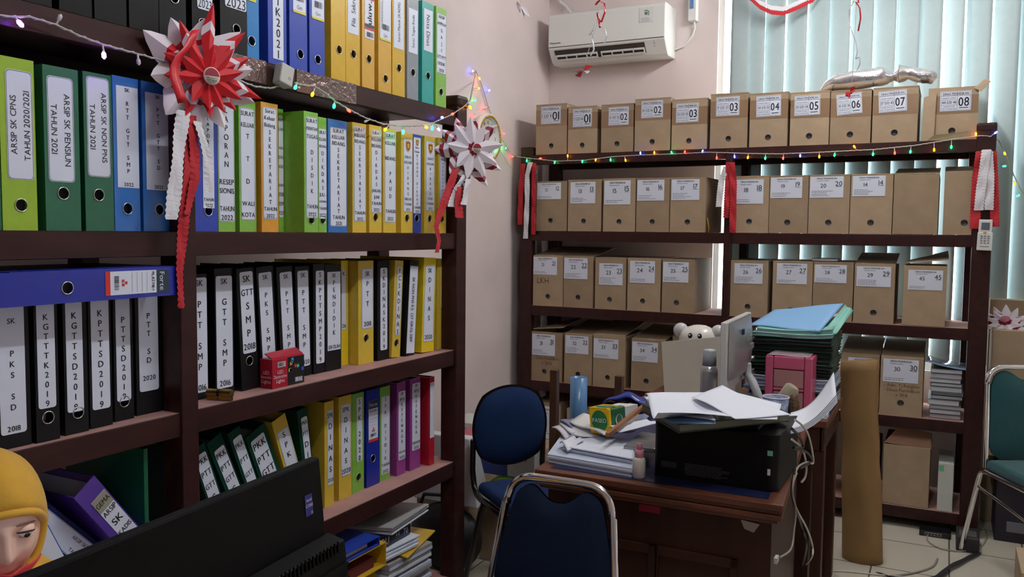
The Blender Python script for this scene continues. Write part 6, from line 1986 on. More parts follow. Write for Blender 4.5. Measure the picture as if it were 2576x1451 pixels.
def stack_chair(label, M, cloth, wt, wb_, ztop, zb, tilt, seat_d=0.40, group=None, notch=True, c_lift=0.10):
    """chrome stacking chair; local x right, y the way the sitter faces, z up"""
    ro = thing('stacking_chair', label, 'chair', M, group)

    def back(x, z):
        return V((x, -0.19 - (z - zb) * math.tan(tilt), z))
    R = 0.075
    hoop = [back(-wb_ / 2, zb - 0.02), back(-wb_ / 2 + (wb_ - wt) / 2 * 0.8, ztop - R)]
    hoop += arc_corner(back(-wt / 2 - 0.004, ztop - R), back(-wt / 2, ztop), back(-wt / 2 + R, ztop))
    hoop += arc_corner(back(wt / 2 - R, ztop), back(wt / 2, ztop), back(wt / 2 + 0.004, ztop - R))
    hoop += [back(wb_ / 2 - (wb_ - wt) / 2 * 0.8, ztop - R), back(wb_ / 2, zb - 0.02)]
    mb = MB(); mb.tube(hoop, 0.0115, CHROME, 12); mb.build('back_hoop', ro, world=False)
    # cushion with a scooped upper edge
    mb = MB()

    def fn(s, t, side):
        z0_ = zb + c_lift
        wv = (wb_ + (wt - wb_) * t) / 2 - 0.012
        x = (2 * s - 1) * wv
        ztp = ztop - 0.014
        sc_ = 0.042 * math.exp(-(abs(s - 0.5) / 0.21) ** 3) if notch else 0
        rc_ = 0.07
        edge = max(0.0, abs(x) - (wv - rc_))
        ztp -= sc_ + (rc_ - math.sqrt(max(0, rc_ ** 2 - edge ** 2)))
        zbt = z0_ + (rc_ - math.sqrt(max(0, rc_ ** 2 - edge ** 2)))
        z = zbt + (ztp - zbt) * t
        bulge = 0.020 * (1 - (2 * s - 1) ** 4) * (1 - (2 * t - 1) ** 6) + 0.004
        p = back(x, z)
        return p + V((0, side * bulge, 0))
    for side in (1, -1):
        mb.grid(lambda s, t: fn(s, t, side), 24, 18, cloth)
    mb.build('backrest', ro, world=False)
    mb = MB()
    sw = wb_ + 0.03
    mb.box((-sw / 2, -0.17, 0.425), (sw / 2, -0.17 + seat_d, 0.475), cloth)
    mb.build('seat', ro, world=False, bevel=0.022, seg=4)
    for s in (-1, 1):
        x = s * (wb_ / 2)
        xo = s * (wb_ / 2 + 0.012)
        top = V((xo, -0.185, 0.415)); fr = V((xo, -0.17 + seat_d - 0.03, 0.415))
        path = [V((xo, -0.33, 0.012)), V((xo, -0.215, 0.37))] + arc_corner(V((xo, -0.205, 0.395)), V((xo, -0.19, 0.42)), V((xo, -0.15, 0.42)), 5)
        mb = MB(); mb.tube(path, 0.0115, CHROME, 10); lg_ = mb.build('leg', ro, world=False)
        mb = MB(); mb.ball((xo, -0.333, 0.0135), 0.0135, BLACKPL, 8, 6); mb.build('foot_cap', ro, world=False, under=lg_)
        path = [V((xo, -0.15, 0.42)), V((xo, seat_d - 0.29, 0.42))] + arc_corner(V((xo, seat_d - 0.27, 0.42)), V((xo, seat_d - 0.20, 0.415)), V((xo, seat_d - 0.195, 0.33)), 6) + [V((xo, seat_d - 0.17, 0.012))]
        mb = MB(); mb.tube(path, 0.0115, CHROME, 10); lg_ = mb.build('leg', ro, world=False)
        mb = MB(); mb.ball((xo, seat_d - 0.17, 0.0135), 0.0135, BLACKPL, 8, 6); mb.build('foot_cap', ro, world=False, under=lg_)
        mb = MB(); mb.tube([V((xo, -0.225, 0.34)), V((xo, seat_d - 0.192, 0.29))], 0.007, CHROME, 8); mb.build('side_brace', ro, world=False)
    return ro


# front chair, its back against the desk
zt_ = 0.79
tl_, tr_ = az(1292, 1192, zt_), az(1535, 1228, zt_)
mid = (tl_ + tr_) / 2
ux = V((tl_.x - tr_.x, tl_.y - tr_.y, 0)); wtop = ux.length + 0.015; ux.normalize()
fy = V((-ux.y, ux.x, 0))           # towards the camera
tilt = math.radians(11)
org = V((mid.x, mid.y, 0)) + fy * (0.19 + (zt_ - 0.45) * math.tan(tilt))
stack_chair('navy stacking chair with chrome frame nearest the camera, before the desk', frame(org, ux, fy, V((0, 0, 1))), NAVY, wtop, wtop + 0.08, zt_, 0.45, tilt, c_lift=0.03)
# green chair at right
f = V((0.47, -0.88, 0)).normalized()
r = V((-0.88, -0.47, 0)).normalized()
hl = V((0.185, 4.245, 0))
wbk = 0.38
org = hl - r * (wbk / 2) + f * 0.19
stack_chair('dark teal stacking chair with chrome frame at the right edge', frame(org, r, f, V((0, 0, 1))), TEALC, wbk - 0.02, wbk, 0.875, 0.45, math.radians(4), c_lift=0.02)

# blue office chair by the left shelf
oc_f = V((0.78, -0.62, 0)).normalized()
oc_r = V((-oc_f.y, oc_f.x, 0))     # towards image right
bc = ay(1284, 1068, 3.0)
oc = thing('office_chair', 'blue cloth chair with black tube frame between the shelf and the desk', 'chair', (bc.x, bc.y, 0))
Mo = frame(V((bc.x, bc.y, bc.z)), oc_r, V((0, 0, 1)), oc_f)
hw, hhh = 0.152, 0.155


def dshape(s, t, off, grow=0.0):
    x = (2 * s - 1)
    y = (2 * t - 1)
    # map square to a rounded D
    px, py = x * math.sqrt(1 - 0.42 * y * y), y * math.sqrt(1 - 0.42 * x * x)
    wv = (hw + grow) * (1.0 + 0.05 * (1 - t))
    py = py + 0.10 * (-px) * (1 - t) * 0.0
    bulge = 0.03 * (1 - x ** 4) * (1 - y ** 4)
    return V((px * wv, py * (hhh + grow), off + bulge))


mb = MB(M=Mo)
mb.grid(lambda s, t: dshape(s, t, 0.0), 18, 18, NAVYB)
mb.build('backrest', oc)
mb = MB(M=Mo)
mb.grid(lambda s, t: V((dshape(s, t, 0, 0.008).x, dshape(s, t, 0, 0.008).y, -0.004 - 0.022 * (1 - (2 * s - 1) ** 4) * (1 - (2 * t - 1) ** 4))), 14, 14, BLKM)
mb.grid(lambda s, t: V((dshape(s, t, 0, 0.008).x, dshape(s, t, 0, 0.008).y, 0.001)), 14, 14, BLKM)
mb.build('back_shell', oc)
sc_ = V((bc.x, bc.y, 0)) + oc_f * 0.24
mb = MB(M=frame(V((sc_.x, sc_.y, 0.43)), oc_r, oc_f, V((0, 0, 1))))
mb.box((-0.17, -0.18, 0), (0.17, 0.2, 0.05), NAVYB)
mb.build('seat', oc, bevel=0.03, seg=4)
for s in (-1, 1):
    base = V((bc.x, bc.y, 0)) + oc_r * (s * 0.155)
    pth = [base + V((0, 0, bc.z - 0.05)) - oc_f * 0.015, base + V((0, 0, 0.5)) - oc_f * 0.02] + arc_corner(base + V((0, 0, 0.47)) - oc_f * 0.01, base + V((0, 0, 0.41)), base + V((0, 0, 0.41)) + oc_f * 0.08, 6) + [base + V((0, 0, 0.41)) + oc_f * 0.36]
    mb = MB(); mb.tube(pth, 0.012, BLKM, 10); mb.build('side_tube', oc)
    for dirn, foot in ((0.1, -0.10), (0.34, 0.46)):
        mb = MB(); mb.tube([base + V((0, 0, 0.40)) + oc_f * dirn, base + V((0, 0, 0.36)) + oc_f * (dirn + (foot - dirn) * 0.15), base + V((0, 0, 0.01)) + oc_f * foot], 0.012, BLKM, 10); mb.build('leg', oc)

# ------------------------------------------------------------------ black monitor in the foreground
MON = mat('black monitor back', (6, 6, 7), 0.55, spec=0.14, bump=0.05, bscale=400)
zm_ = 1.12
dR = ray(805, 1148); PR = ORG + dR * ((zm_ - EYE) / dR.z)
dL = ray(90, 1440); PL = ORG + dL * ((zm_ - EYE) / dL.z)
uu = V((PR.x - PL.x, PR.y - PL.y, 0)); uu.normalize()
nn = V((uu.y, -uu.x, 0))              # towards the camera side
tlt = math.radians(5)
vdir = (V((0, 0, 1)) * math.cos(tlt) - nn * math.sin(tlt)).normalized()
wdir = uu.cross(vdir)
mwid, mhei = 0.54, 0.32
Mn = frame(PR - uu * mwid - vdir * mhei, uu, vdir, wdir)
mo = thing('computer_monitor', 'large black computer monitor seen from behind in the foreground', 'monitor', Mn)
MB().box((0, 0, -0.018), (mwid, mhei, 0.0), MON).build('screen_case', mo, world=False, bevel=0.004, seg=2)
MB().box((0.008, 0.014, -0.0195), (mwid - 0.008, mhei - 0.008, -0.0182), mat('lit computer screen', (8, 9, 12), 0.1, emit=(214, 226, 255), estr=1.6)).build('screen', mo, world=False)
zb_ = 0.198
b = MB()
b.hexa([(0.02, 0.0, 0.0005), (mwid + 0.004, 0.0, 0.0005), (mwid + 0.004, 0.0, 0.034), (0.02, 0.0, 0.034), (0.02, zb_ + 0.01, 0.0005), (mwid + 0.004, zb_ + 0.01, 0.0005), (mwid + 0.004, zb_, 0.030), (0.02, zb_, 0.030)][:4] + [(0.02, zb_ + 0.01, 0.0005), (mwid + 0.004, zb_ + 0.01, 0.0005), (mwid + 0.004, zb_, 0.030), (0.02, zb_, 0.030)], MON)
rhs = b.build('rear_housing', mo, world=False, bevel=0.003)
b = MB()
for k in range(60):
    u = 0.02 + (mwid - 0.03) * k / 60
    b.box((u, zb_ - 0.012, 0.0305), (u + 0.003, zb_ + 0.004, 0.0325), MON)
for k in range(8):
    b.box((0.03, zb_ - 0.035 - 0.02 * k, 0.0315), (mwid, zb_ - 0.031 - 0.02 * k, 0.0355), MON)
b.build('vent_grille', mo, world=False, under=rhs)
b = MB()
STB = mat('deep blue sticker', (36, 40, 130), 0.35)
Ms = Matrix.Translation((mwid - 0.036, mhei - 0.076, 0.001))
b.rrect((-0.0085, 0.0, 0.0085, 0.03), 0.001, Ms, STB)
b.text('intel', Ms @ Matrix.Translation((-0.006, 0.0205, 0.0007)), 0.0066, WHITECARD, True, 'L')
b.text('CORE', Ms @ Matrix.Translation((0, 0.0125, 0.0007)), 0.0062, WHITECARD, True)
b.text('i5', Ms @ Matrix.Translation((0.005, 0.002, 0.0007)), 0.0055, WHITECARD, True)
b.build('processor_sticker', mo, world=False)
bz = (Mn @ V((mwid / 2, 0, 0)))
TBZ = 0.72
MB().tube([Mn @ V((mwid / 2, 0.08, 0.03)), V((bz.x + 0.05, bz.y, bz.z - 0.05)), V((bz.x + 0.04, bz.y, TBZ + 0.012))], 0.02, MON, 12).build('stand_neck', mo)
MB().box((bz.x - 0.08, bz.y - 0.12, TBZ + 0.001), (bz.x + 0.14, bz.y + 0.12, TBZ + 0.014), MON).build('stand_foot', mo, bevel=0.004)
ft = thing('table', 'plain brown work table below the black foreground monitor', 'table', (-0.75, 0.65, 0))
MB().box((-1.06, 0.02, TBZ - 0.03), (-0.42, 1.22, TBZ), DESKW).build('table_top', ft, bevel=0.004)
for x in (-1.04, -0.48):
    for y in (0.04, 1.16):
        MB().box((x, y, 0), (x + 0.04, y + 0.04, TBZ - 0.03), DESKD).build('leg', ft)

# ------------------------------------------------------------------ the seated person
SKIN = mat('warm light skin', (236, 192, 168), 0.5, noise=0.04, nscale=20)
MUST = mat('mustard cloth', (214, 162, 44), 0.8, noise=0.08, nscale=30, bump=0.15, bscale=260, sheen=0.2)
NT = ORG + ray(26, 1421) * 1.34          # tip of the nose
pit = math.radians(14)
hf = V((math.cos(pit) * math.cos(math.radians(-17)), math.cos(pit) * math.sin(math.radians(-17)), -math.sin(pit)))
hr_ = V((0, 0, 1)).cross(hf).normalized()    # the person's left is +hr_
hu = hf.cross(hr_)
HC = NT - hf * 0.112 + hu * 0.012
Mh = frame(HC, hf, hr_, hu)
pe = thing('person', 'person in a mustard headscarf seated behind the black monitor, looking down', 'person', (HC.x - 0.05, HC.y, 0))


def gauss(a, b, c, d):
    return math.exp(-(a / b) ** 2 - (c / d) ** 2)


def head_pt(th, ph_):
    """th 0..pi from crown, ph_ angle from the face direction"""
    x, y, z = math.sin(th) * math.cos(ph_), math.sin(th) * math.sin(ph_), math.cos(th)
    rx, ry, rz = 0.092, 0.072, 0.115
    if x > 0:
        rx = 0.084
    p = V((x * rx, y * ry, z * rz))
    if x > -0.2:
        Y, Z = p.y, p.z
        d = 0.0
        d += 0.020 * gauss(Y, 0.010, Z + 0.012, 0.016)          # nose tip
        d += 0.012 * gauss(Y, 0.008, Z - 0.012, 0.022)          # bridge
        d += 0.006 * gauss(abs(Y) - 0.011, 0.007, Z + 0.016, 0.008)
        d -= 0.010 * gauss(abs(Y) - 0.031, 0.016, Z - 0.018, 0.011)  # sockets
        d += 0.005 * gauss(abs(Y) - 0.03, 0.022, Z - 0.036, 0.009)   # brow
        d += 0.006 * gauss(abs(Y) - 0.04, 0.02, Z + 0.012, 0.02)     # cheek
        d += 0.008 * gauss(Y, 0.02, Z + 0.047, 0.008)            # lips
        d -= 0.004 * gauss(Y, 0.022, Z + 0.058, 0.006)
        d += 0.010 * gauss(Y, 0.022, Z + 0.082, 0.018)           # chin
        jaw = max(0.0, -Z - 0.03)
        p.y *= 1 - 2.6 * jaw
        p.x += d * max(0, x) ** 0.5
    return p


mb = MB()
NTH, NPH = 60, 84
vs, fs = [], []
for i in range(NTH + 1):
    for j in range(NPH):
        vs.append(Mh @ head_pt(math.pi * i / NTH, 2 * math.pi * j / NPH))
for i in range(NTH):
    for j in range(NPH):
        a, b_ = i * NPH + j, i * NPH + (j + 1) % NPH
        fs.append((a, a + NPH, b_ + NPH, b_))
mb.add(vs, fs, SKIN, True)
# ears
for s in (-1, 1):
    mb.ball((0, 0, 0), 0.028, SKIN, 12, 8, (0.6, 0.35, 1.1), M=Mh @ Matrix.Translation((-0.005, s * 0.072, 0.0)))
# neck, torso, arms and legs in one mesh
base = V((HC.x - 0.035, HC.y, 0))


def ring_loft(mb, rings, m, seg=24):
    vs, fs = [], []
    for (cx, cz, rx, ry) in rings:
        for k in range(seg):
            a = 2 * math.pi * k / seg
            vs.append((base.x + cx + rx * math.cos(a), base.y + ry * math.sin(a), cz))
    for i in range(len(rings) - 1):
        for k in range(seg):
            a, b_ = i * seg + k, i * seg + (k + 1) % seg
            fs.append((a, b_, b_ + seg, a + seg))
    fs.append(tuple(range(seg - 1, -1, -1)))
    fs.append(tuple((len(rings) - 1) * seg + k for k in range(seg)))
    mb.add(vs, fs, m, True)


sz = HC.z
ring_loft(mb, [(-0.03, 0.46, 0.13, 0.17), (-0.03, 0.55, 0.115, 0.15), (-0.02, 0.66, 0.105, 0.15), (-0.01, sz - 0.28, 0.10, 0.165), (-0.01, sz - 0.21, 0.085, 0.15), (0.0, sz - 0.17, 0.06, 0.09), (0.01, sz - 0.14, 0.048, 0.05), (0.02, sz - 0.06, 0.046, 0.048)], SKIN)
for s in (-1, 1):
    sh = base + V((-0.01, s * 0.165, sz - 0.24))
    el = base + V((0.08, s * 0.20, 0.70))
    wr = base + V((0.20, s * 0.10, TBZ + 0.05))
    mb.tube([sh, sh.lerp(el, 0.5), el, el.lerp(wr, 0.5), wr], [0.046, 0.042, 0.036, 0.033, 0.024], SKIN, 12)
    hd = V((0.95, -s * 0.1, -0.18)).normalized()
    pc_ = wr + hd * 0.045
    mb.ball((0, 0, 0), 0.042, SKIN, 12, 8, (1.0, 0.85, 0.32), M=frame(pc_, hd, V((0, 0, 1)).cross(hd).normalized(), hd.cross(V((0, 0, 1)).cross(hd).normalized())))
    sd_ = V((0, 0, 1)).cross(hd).normalized()
    for k, L in enumerate((0.062, 0.072, 0.068, 0.052)):
        o = pc_ + hd * 0.03 + sd_ * ((k - 1.5) * 0.0185)
        mb.tube([o, o + hd * L * 0.5 + V((0, 0, 0.006)), o + hd * L - V((0, 0, 0.012))], [0.009, 0.0085, 0.006], SKIN, 8)
    o = pc_ - hd * 0.01 - sd_ * (s * 0.034)
    mb.tube([o, o - sd_ * (s * 0.022) + hd * 0.025, o - sd_ * (s * 0.022) + hd * 0.05], [0.011, 0.0095, 0.007], SKIN, 8)
    hp, kn, an = base + V((0.0, s * 0.085, 0.5)), base + V((0.36, s * 0.10, 0.5)), base + V((0.36, s * 0.10, 0.08))
    mb.tube([hp, hp.lerp(kn, 0.5), kn, kn.lerp(an, 0.4), an], [0.085, 0.075, 0.055, 0.052, 0.036], SKIN, 14)
    mb.tube([an + V((-0.04, 0, -0.045)), an + V((0.06, 0, -0.045)), an + V((0.15, 0, -0.055))], [0.034, 0.036, 0.022], SKIN, 10)
mb.build('body', pe)
# clothes
mb = MB()
CLO = mat('mustard tunic', (200, 148, 44), 0.85, bump=0.15, bscale=260)
ring_loft(mb, [(0.02, 0.44, 0.19, 0.21), (-0.02, 0.50, 0.15, 0.19), (-0.02, 0.66, 0.125, 0.17), (-0.01, sz - 0.28, 0.115, 0.18), (-0.01, sz - 0.20, 0.10, 0.165), (0.0, sz - 0.16, 0.07, 0.10)], CLO)
for s in (-1, 1):
    sh = base + V((-0.01, s * 0.165, sz - 0.24)); el = base + V((0.08, s * 0.20, 0.70)); wr = base + V((0.185, s * 0.112, TBZ + 0.055))
    mb.tube([sh, sh.lerp(el, 0.5), el, el.lerp(wr, 0.5), wr], [0.058, 0.054, 0.048, 0.044, 0.036], CLO, 14)
    hp, kn, an = base + V((0.02, s * 0.085, 0.5)), base + V((0.36, s * 0.10, 0.505)), base + V((0.36, s * 0.10, 0.1))
    mb.tube([hp, hp.lerp(kn, 0.5), kn, kn.lerp(an, 0.4), an], [0.098, 0.09, 0.07, 0.072, 0.065], CLO, 14)
mb.build('tunic', pe)
# headscarf: a shell round the head with a face opening, falling onto the shoulders
mb = MB()
vs, fs = [], []
NA, NR = 64, 16
CH = V((0.004, 0, 0.0))


def open_edge(a):
    """rim of the face opening in head space; a runs round the face, 0 at the forehead"""
    y = 0.066 * math.sin(a)
    z = 0.058 * math.cos(a) if math.cos(a) > 0 else 0.098 * math.cos(a)
    x = 0.055 - 0.035 * abs(math.sin(a)) ** 2 + (0.016 if math.cos(a) > 0.3 else 0.0)
    p = V((x, y, z - 0.004))
    q = math.sqrt((p.x / 0.084) ** 2 + (p.y / 0.072) ** 2 + (p.z / 0.115) ** 2)
    return p * max(1.0, 1.07 / q) if p.z > -0.06 else p


def back_dir(a):
    return V((-0.5, math.sin(a) * 0.0, math.cos(a)))


for i in range(NR + 1):
    t = i / NR
    for j in range(NA):
        a = 2 * math.pi * j / NA
        e = open_edge(a)
        # sweep over the skull to the back pole
        pole = V((-0.115, 0, -0.02))
        m_ = V((-0.02, math.sin(a) * 0.094, math.cos(a) * (0.128 if math.cos(a) > 0 else 0.125)))
        p = (e * (1 - t) ** 2 + m_ * 2 * t * (1 - t) * 1.12 + pole * t * t)
        if t > 0.02:
            d = p - V((-0.01, 0, 0.0))
            # keep outside the head
            q_ = (d.x / 0.110) ** 2 + (d.y / 0.084) ** 2 + (d.z / 0.127) ** 2
            if q_ < 1:
                p = V((-0.01, 0, 0)) + d / math.sqrt(max(q_, 1e-6))
        p = p + V((0, 0, 0.0015 * math.sin(9 * a + 4 * t)))
        vs.append(Mh @ p)
for i in range(NR):
    for j in range(NA):
        a, b_ = i * NA + j, i * NA + (j + 1) % NA
        fs.append((a, b_, b_ + NA, a + NA))
mb.add(vs, fs, MUST, True)
mb.tube([Mh @ (open_edge(2 * math.pi * j / NA) + V((0.001, 0, 0))) for j in range(NA)], 0.006, MUST, 8, closed=True)
# drape
dr = [(0.01, sz - 0.075, 0.075, 0.084), (0.02, sz - 0.10, 0.095, 0.112), (0.035, sz - 0.13, 0.118, 0.15), (0.03, sz - 0.15, 0.13, 0.17), (0.02, sz - 0.19, 0.13, 0.175), (0.015, sz - 0.24, 0.142, 0.205), (0.015, sz - 0.31, 0.145, 0.205)]
vs, fs = [], []
seg = 40
for i, (cx, cz, rx, ry) in enumerate(dr):
    for k in range(seg):
        a = 2 * math.pi * k / seg
        w_ = 1 + 0.03 * math.sin(7 * a + i)
        vs.append((base.x + cx - 0.02 + rx * w_ * math.cos(a), base.y + ry * w_ * math.sin(a), cz + 0.01 * math.cos(a)))
for i in range(len(dr) - 1):
    for k in range(seg):
        a, b_ = i * seg + k, i * seg + (k + 1) % seg
        fs.append((a, b_, b_ + seg, a + seg))
mb.add(vs, fs, MUST, True)
mb.build('headscarf', pe, solid=0.002)
EYEW, IRIS, DARKH = mat('eye white', (232, 226, 220), 0.15), mat('dark brown iris', (30, 18, 14), 0.1), mat('dark brow hair', (58, 40, 34), 0.8)
for s in (-1, 1):
    mb = MB()
    ec = V((0.0715, s * 0.031, 0.0185))
    mb.ball((0, 0, 0), 0.0115, EYEW, 16, 12, M=Mh @ Matrix.Translation(ec))
    gz = V((0.93, 0.05, -0.3)).normalized()
    mb.ball((0, 0, 0), 0.0058, IRIS, 12, 8, (1, 1, 1), M=Mh @ Matrix.Translation(ec + gz * 0.0075))
    mb.build('eye', pe)
    mb = MB()
    # lids and lash line follow the ball
    up_ = [Mh @ (ec + V((0.0122 * math.cos(q) * 0.95, 0.0142 * math.sin(q), 0.0052 * math.cos(q) - 0.0004))) for q in [(-1.25 + 2.5 * k / 10) for k in range(11)]]
    mb.tube(up_, [0.0008 + 0.0012 * math.sin(math.pi * k / 10) for k in range(11)], DARKH, 6)
    mb.build('lash_line', pe)
    mb = MB()
    cap = []
    mb.grid(lambda a, b_, ec=ec: Mh @ (ec + V((0.0128 * math.cos(-1.3 + 2.6 * a) * math.cos(0.35 + 1.1 * b_), 0.0138 * math.sin(-1.3 + 2.6 * a), 0.0128 * math.sin(0.35 + 1.1 * b_) * (0.6 + 0.4 * math.cos(-1.3 + 2.6 * a))))), 12, 6, SKIN)
    mb.grid(lambda a, b_, ec=ec: Mh @ (ec + V((0.0126 * math.cos(-1.3 + 2.6 * a) * math.cos(-0.5 - 0.9 * b_), 0.0138 * math.sin(-1.3 + 2.6 * a), 0.0126 * math.sin(-0.5 - 0.9 * b_) * (0.6 + 0.4 * math.cos(-1.3 + 2.6 * a))))), 12, 6, SKIN)
    mb.build('eyelid', pe, solid=0.0008)
    mb = MB()
    br_ = []
    for k in range(9):
        t = k / 8
        y_ = s * (0.014 + 0.036 * t)
        z_ = 0.037 + 0.004 * math.sin(math.pi * (t * 0.8 + 0.1)) - 0.013 * t
        x_ = 0.0855 - 0.014 * t - 0.012 * t * t
        br_.append(Mh @ V((x_, y_, z_)))
    mb.tube(br_, [0.0008, 0.0014, 0.0018, 0.0019, 0.0018, 0.0016, 0.0013, 0.001, 0.0006], mat('soft brown brow', (120, 86, 70), 0.8), 6)
    mb.build('eyebrow', pe)
# red mask worn below the nose
mb = MB()
REDM = mat('coral red face mask', (214, 60, 74), 0.7)
mb.grid(lambda a, b_: Mh @ (head_pt(math.pi * (0.565 + 0.29 * b_), -0.85 + 1.7 * a) * 1.06 + V((0.012 + 0.004 * math.cos(6 * b_), 0, -0.003))), 16, 10, REDM)
mb.build('face_mask', pe, solid=0.002, label='coral red face mask pulled below the nose')
stl = thing('stool', 'plain dark stool under the seated person', 'stool', (base.x, base.y, 0))
MB().lathe([(0.17, 0.35), (0.18, 0.36), (0.18, 0.38), (0.17, 0.39)], BLKM, 28, M=Matrix.Translation((base.x, base.y, 0))).build('seat', stl)
for k in range(4):
    a = math.radians(45 + 90 * k)
    MB().tube([V((base.x + 0.12 * math.cos(a), base.y + 0.12 * math.sin(a), 0.35)), V((base.x + 0.17 * math.cos(a), base.y + 0.17 * math.sin(a), 0.005))], 0.012, BLKM, 8).build('leg', stl)

# ------------------------------------------------------------------ small things on the left shelf
BRASS = mat('tarnished brass', (150, 124, 66), 0.3, metal=0.9, noise=0.2, nscale=30)
L0, L1 = az(519, 1006, B3), az(579, 1010, B3)
lu = (L1 - L0); ll = lu.length; lu.normalize()
Mk_ = frame(L0 + V((0, 0, 0.0008)), lu, V((-lu.y, lu.x, 0)), V((0, 0, 1)))
lk_ = thing('door_lock_cylinder', 'brass lock cylinder lying on the third shelf board', 'lock', Mk_)
for u0_, u1_ in ((0, ll * 0.42), (ll * 0.56, ll)):
    b = MB()
    b.box((u0_, 0.002, 0), (u1_, 0.014, 0.016), BRASS)
    b.tube([V((u0_, 0.008, 0.019)), V((u1_, 0.008, 0.019))], 0.0105, BRASS, 16)
    b.build('lock_half', lk_, world=False, bevel=0.0008)
MB().box((ll * 0.42, 0.004, 0.001), (ll * 0.56, 0.012, 0.008), BRASS).build('bridge', lk_, world=False)
b = MB(); b.tube([V((ll * 0.43, 0.008, 0.019)), V((ll * 0.55, 0.008, 0.019))], 0.009, mat('dark cam steel', (60, 56, 52), 0.35, metal=0.8), 14); b.build('cam', lk_, world=False)

P = az(682.6, 979, B3)
Q = az(764, 961, B3)
P.x = max(P.x, -1.665)
hL = ax(683, 905, P.x).z - B3
CRIM = mat('crimson carton', (166, 18, 44), 0.35)
DPH = mat('dark photo print', (22, 22, 26), 0.3)
wl = Q.y - P.y
Mb = frame(V((P.x + 0.004, P.y, B3 + 0.0006)), V((0, 1, 0)), V((0, 0, 1)), V((1, 0, 0)))
lx = thing('light_box', 'crimson carton lettered LED Decorative Lights on the third shelf board', 'box', Mb)
MB().box((0, 0, -0.045), (wl, hL, 0), CRIM).build('carton_body', lx, world=False, bevel=0.001)
b = MB()
b.rect(wl * 0.47, 0.001, wl - 0.001, hL - 0.001, DPH, Mb.__class__.Identity(4), 0.0006)
q = random.Random(8)
for k in range(9):
    c = [(60, 170, 220), (230, 150, 40), (240, 220, 120), (60, 90, 220), (60, 190, 160), (200, 60, 50)][k % 6]
    u, v = wl * (0.52 + 0.42 * q.random()), hL * (0.4 + 0.5 * q.random())
    b.add([(u - 0.004, v - 0.005, 0.001), (u + 0.005, v - 0.003, 0.001), (u + 0.004, v + 0.006, 0.001), (u - 0.005, v + 0.004, 0.001)], [(0, 1, 2, 3)], mat('printed lamp %d' % (k % 6), c, 0.4))
b.build('photo_panel', lx, world=False)
Z1 = Matrix.Translation((0, 0, 0.0008))
b = MB()
b.rows('LED|Decorative|Lights', (wl * 0.02, hL * 0.16, wl * 0.46, hL * 0.62), Z1, WHITECARD, False, 0.7)
b.rect(wl * 0.7, hL * 0.08, wl * 0.93, hL * 0.24, WHITECARD, Z1, 0)
b.rows('LED', (wl * 0.7, hL * 0.08, wl * 0.93, hL * 0.24), Matrix.Translation((0, 0, 0.0012)), ETL, True, 0.8)
b.build('lettering', lx, world=False)
b = MB()
b.rect(wl * 0.16, hL * 0.7, wl * 0.4, hL * 0.88, WHITECARD, Z1, 0)
barcode(b, Matrix.Translation((0, 0, 0.0006)), wl * 0.18, hL * 0.72, wl * 0.38, hL * 0.86, BARS)
b.build('barcode_sticker', lx, world=False)
b = MB()
Ml = frame(V((-0.0006, 0, -0.045)), V((0, 0, 1)), V((0, 1, 0)), V((-1, 0, 0)))
b.rows('LED|Decorative|Lights', (0.002, hL * 0.16, 0.043, hL * 0.62), Ml, WHITECARD, False, 0.7)
b.build('side_lettering', lx, world=False)
b = MB(); b.hexa([(wl * 0.02, hL, -0.004), (wl * 0.98, hL, -0.002), (wl * 0.98, hL + 0.016, -0.03), (wl * 0.02, hL + 0.012, -0.03), (wl * 0.02, hL + 0.003, -0.004), (wl * 0.98, hL + 0.003, -0.002), (wl * 0.98, hL + 0.019, -0.03), (wl * 0.02, hL + 0.015, -0.03)], CRIM); b.build('lid_flap', lx, world=False)

# binders in the left bay of the fourth board
upright(-1.665, B4, 364, 374, 1290, 'dark green binder by the post whose wide side faces the headscarf', 'green', h=0.35, group=G4, papers=False)


def gema(lb, R, Z):
    u0_, v0_, u1_, v1_ = R
    hh, ww = v1_ - v0_, u1_ - u0_
    lb.rect(u0_, v1_ - hh * 0.17, u1_, v1_, mat('grey label head', (150, 148, 130), 0.5), Z)
    lb.rows('GEMA', (u0_, v1_ - hh * 0.16, u1_, v1_ - hh * 0.01), Z @ Matrix.Translation((0, 0, 0.0006)), INK, True, 0.8)
    barcode(lb, Z, u0_ + ww * 0.3, v0_ + hh * 0.14, u1_ - ww * 0.12, v0_ + hh * 0.26, BARS)
    lb.rect(u0_ + ww * 0.3, v0_, u1_, v0_ + 0.004, YBAND, Z)


leaning((186, 1254), (237, 1196), (353, 1329), -1.655, 'violet binder tilted steeply, labelled ARSIP SK KADIS', 'violet', ' |ARSIP|SK|KADIS| | | ', (0.28, 0.25, 0.95, 0.88), deco=gema, bold=True, k=0.5, border=None, rad=0.001, group=G4, d=0.26)
leaning((60, 1275), (108, 1254), (250, 1367), -1.70, 'dark violet binder labelled ARSIP SKP DISDIK TAHUN 2020, lying steeply', 'navy', 'ARSIP SKP DISDIK|TAHUN 2020', (0.18, 0.04, 0.86, 0.95), wid=0.072, mode='D', k=0.36, border=INK, rad=0.001, group=G4, d=0.25)
leaning((60, 1300), (106, 1292), (165, 1402), -1.64, 'binder with large white label just right of the headscarf', 'royal', ' | | |M|E|N|ARI| | ', (0.05, 0.02, 0.97, 0.97), wid=0.075, k=0.4, bold=True, border=None, rad=0.001, group=G4, d=0.045, papers=False)

# pile on the bottom board
B5 = LB[4]
G5 = 'binders piled on the bottom board of the left shelf'


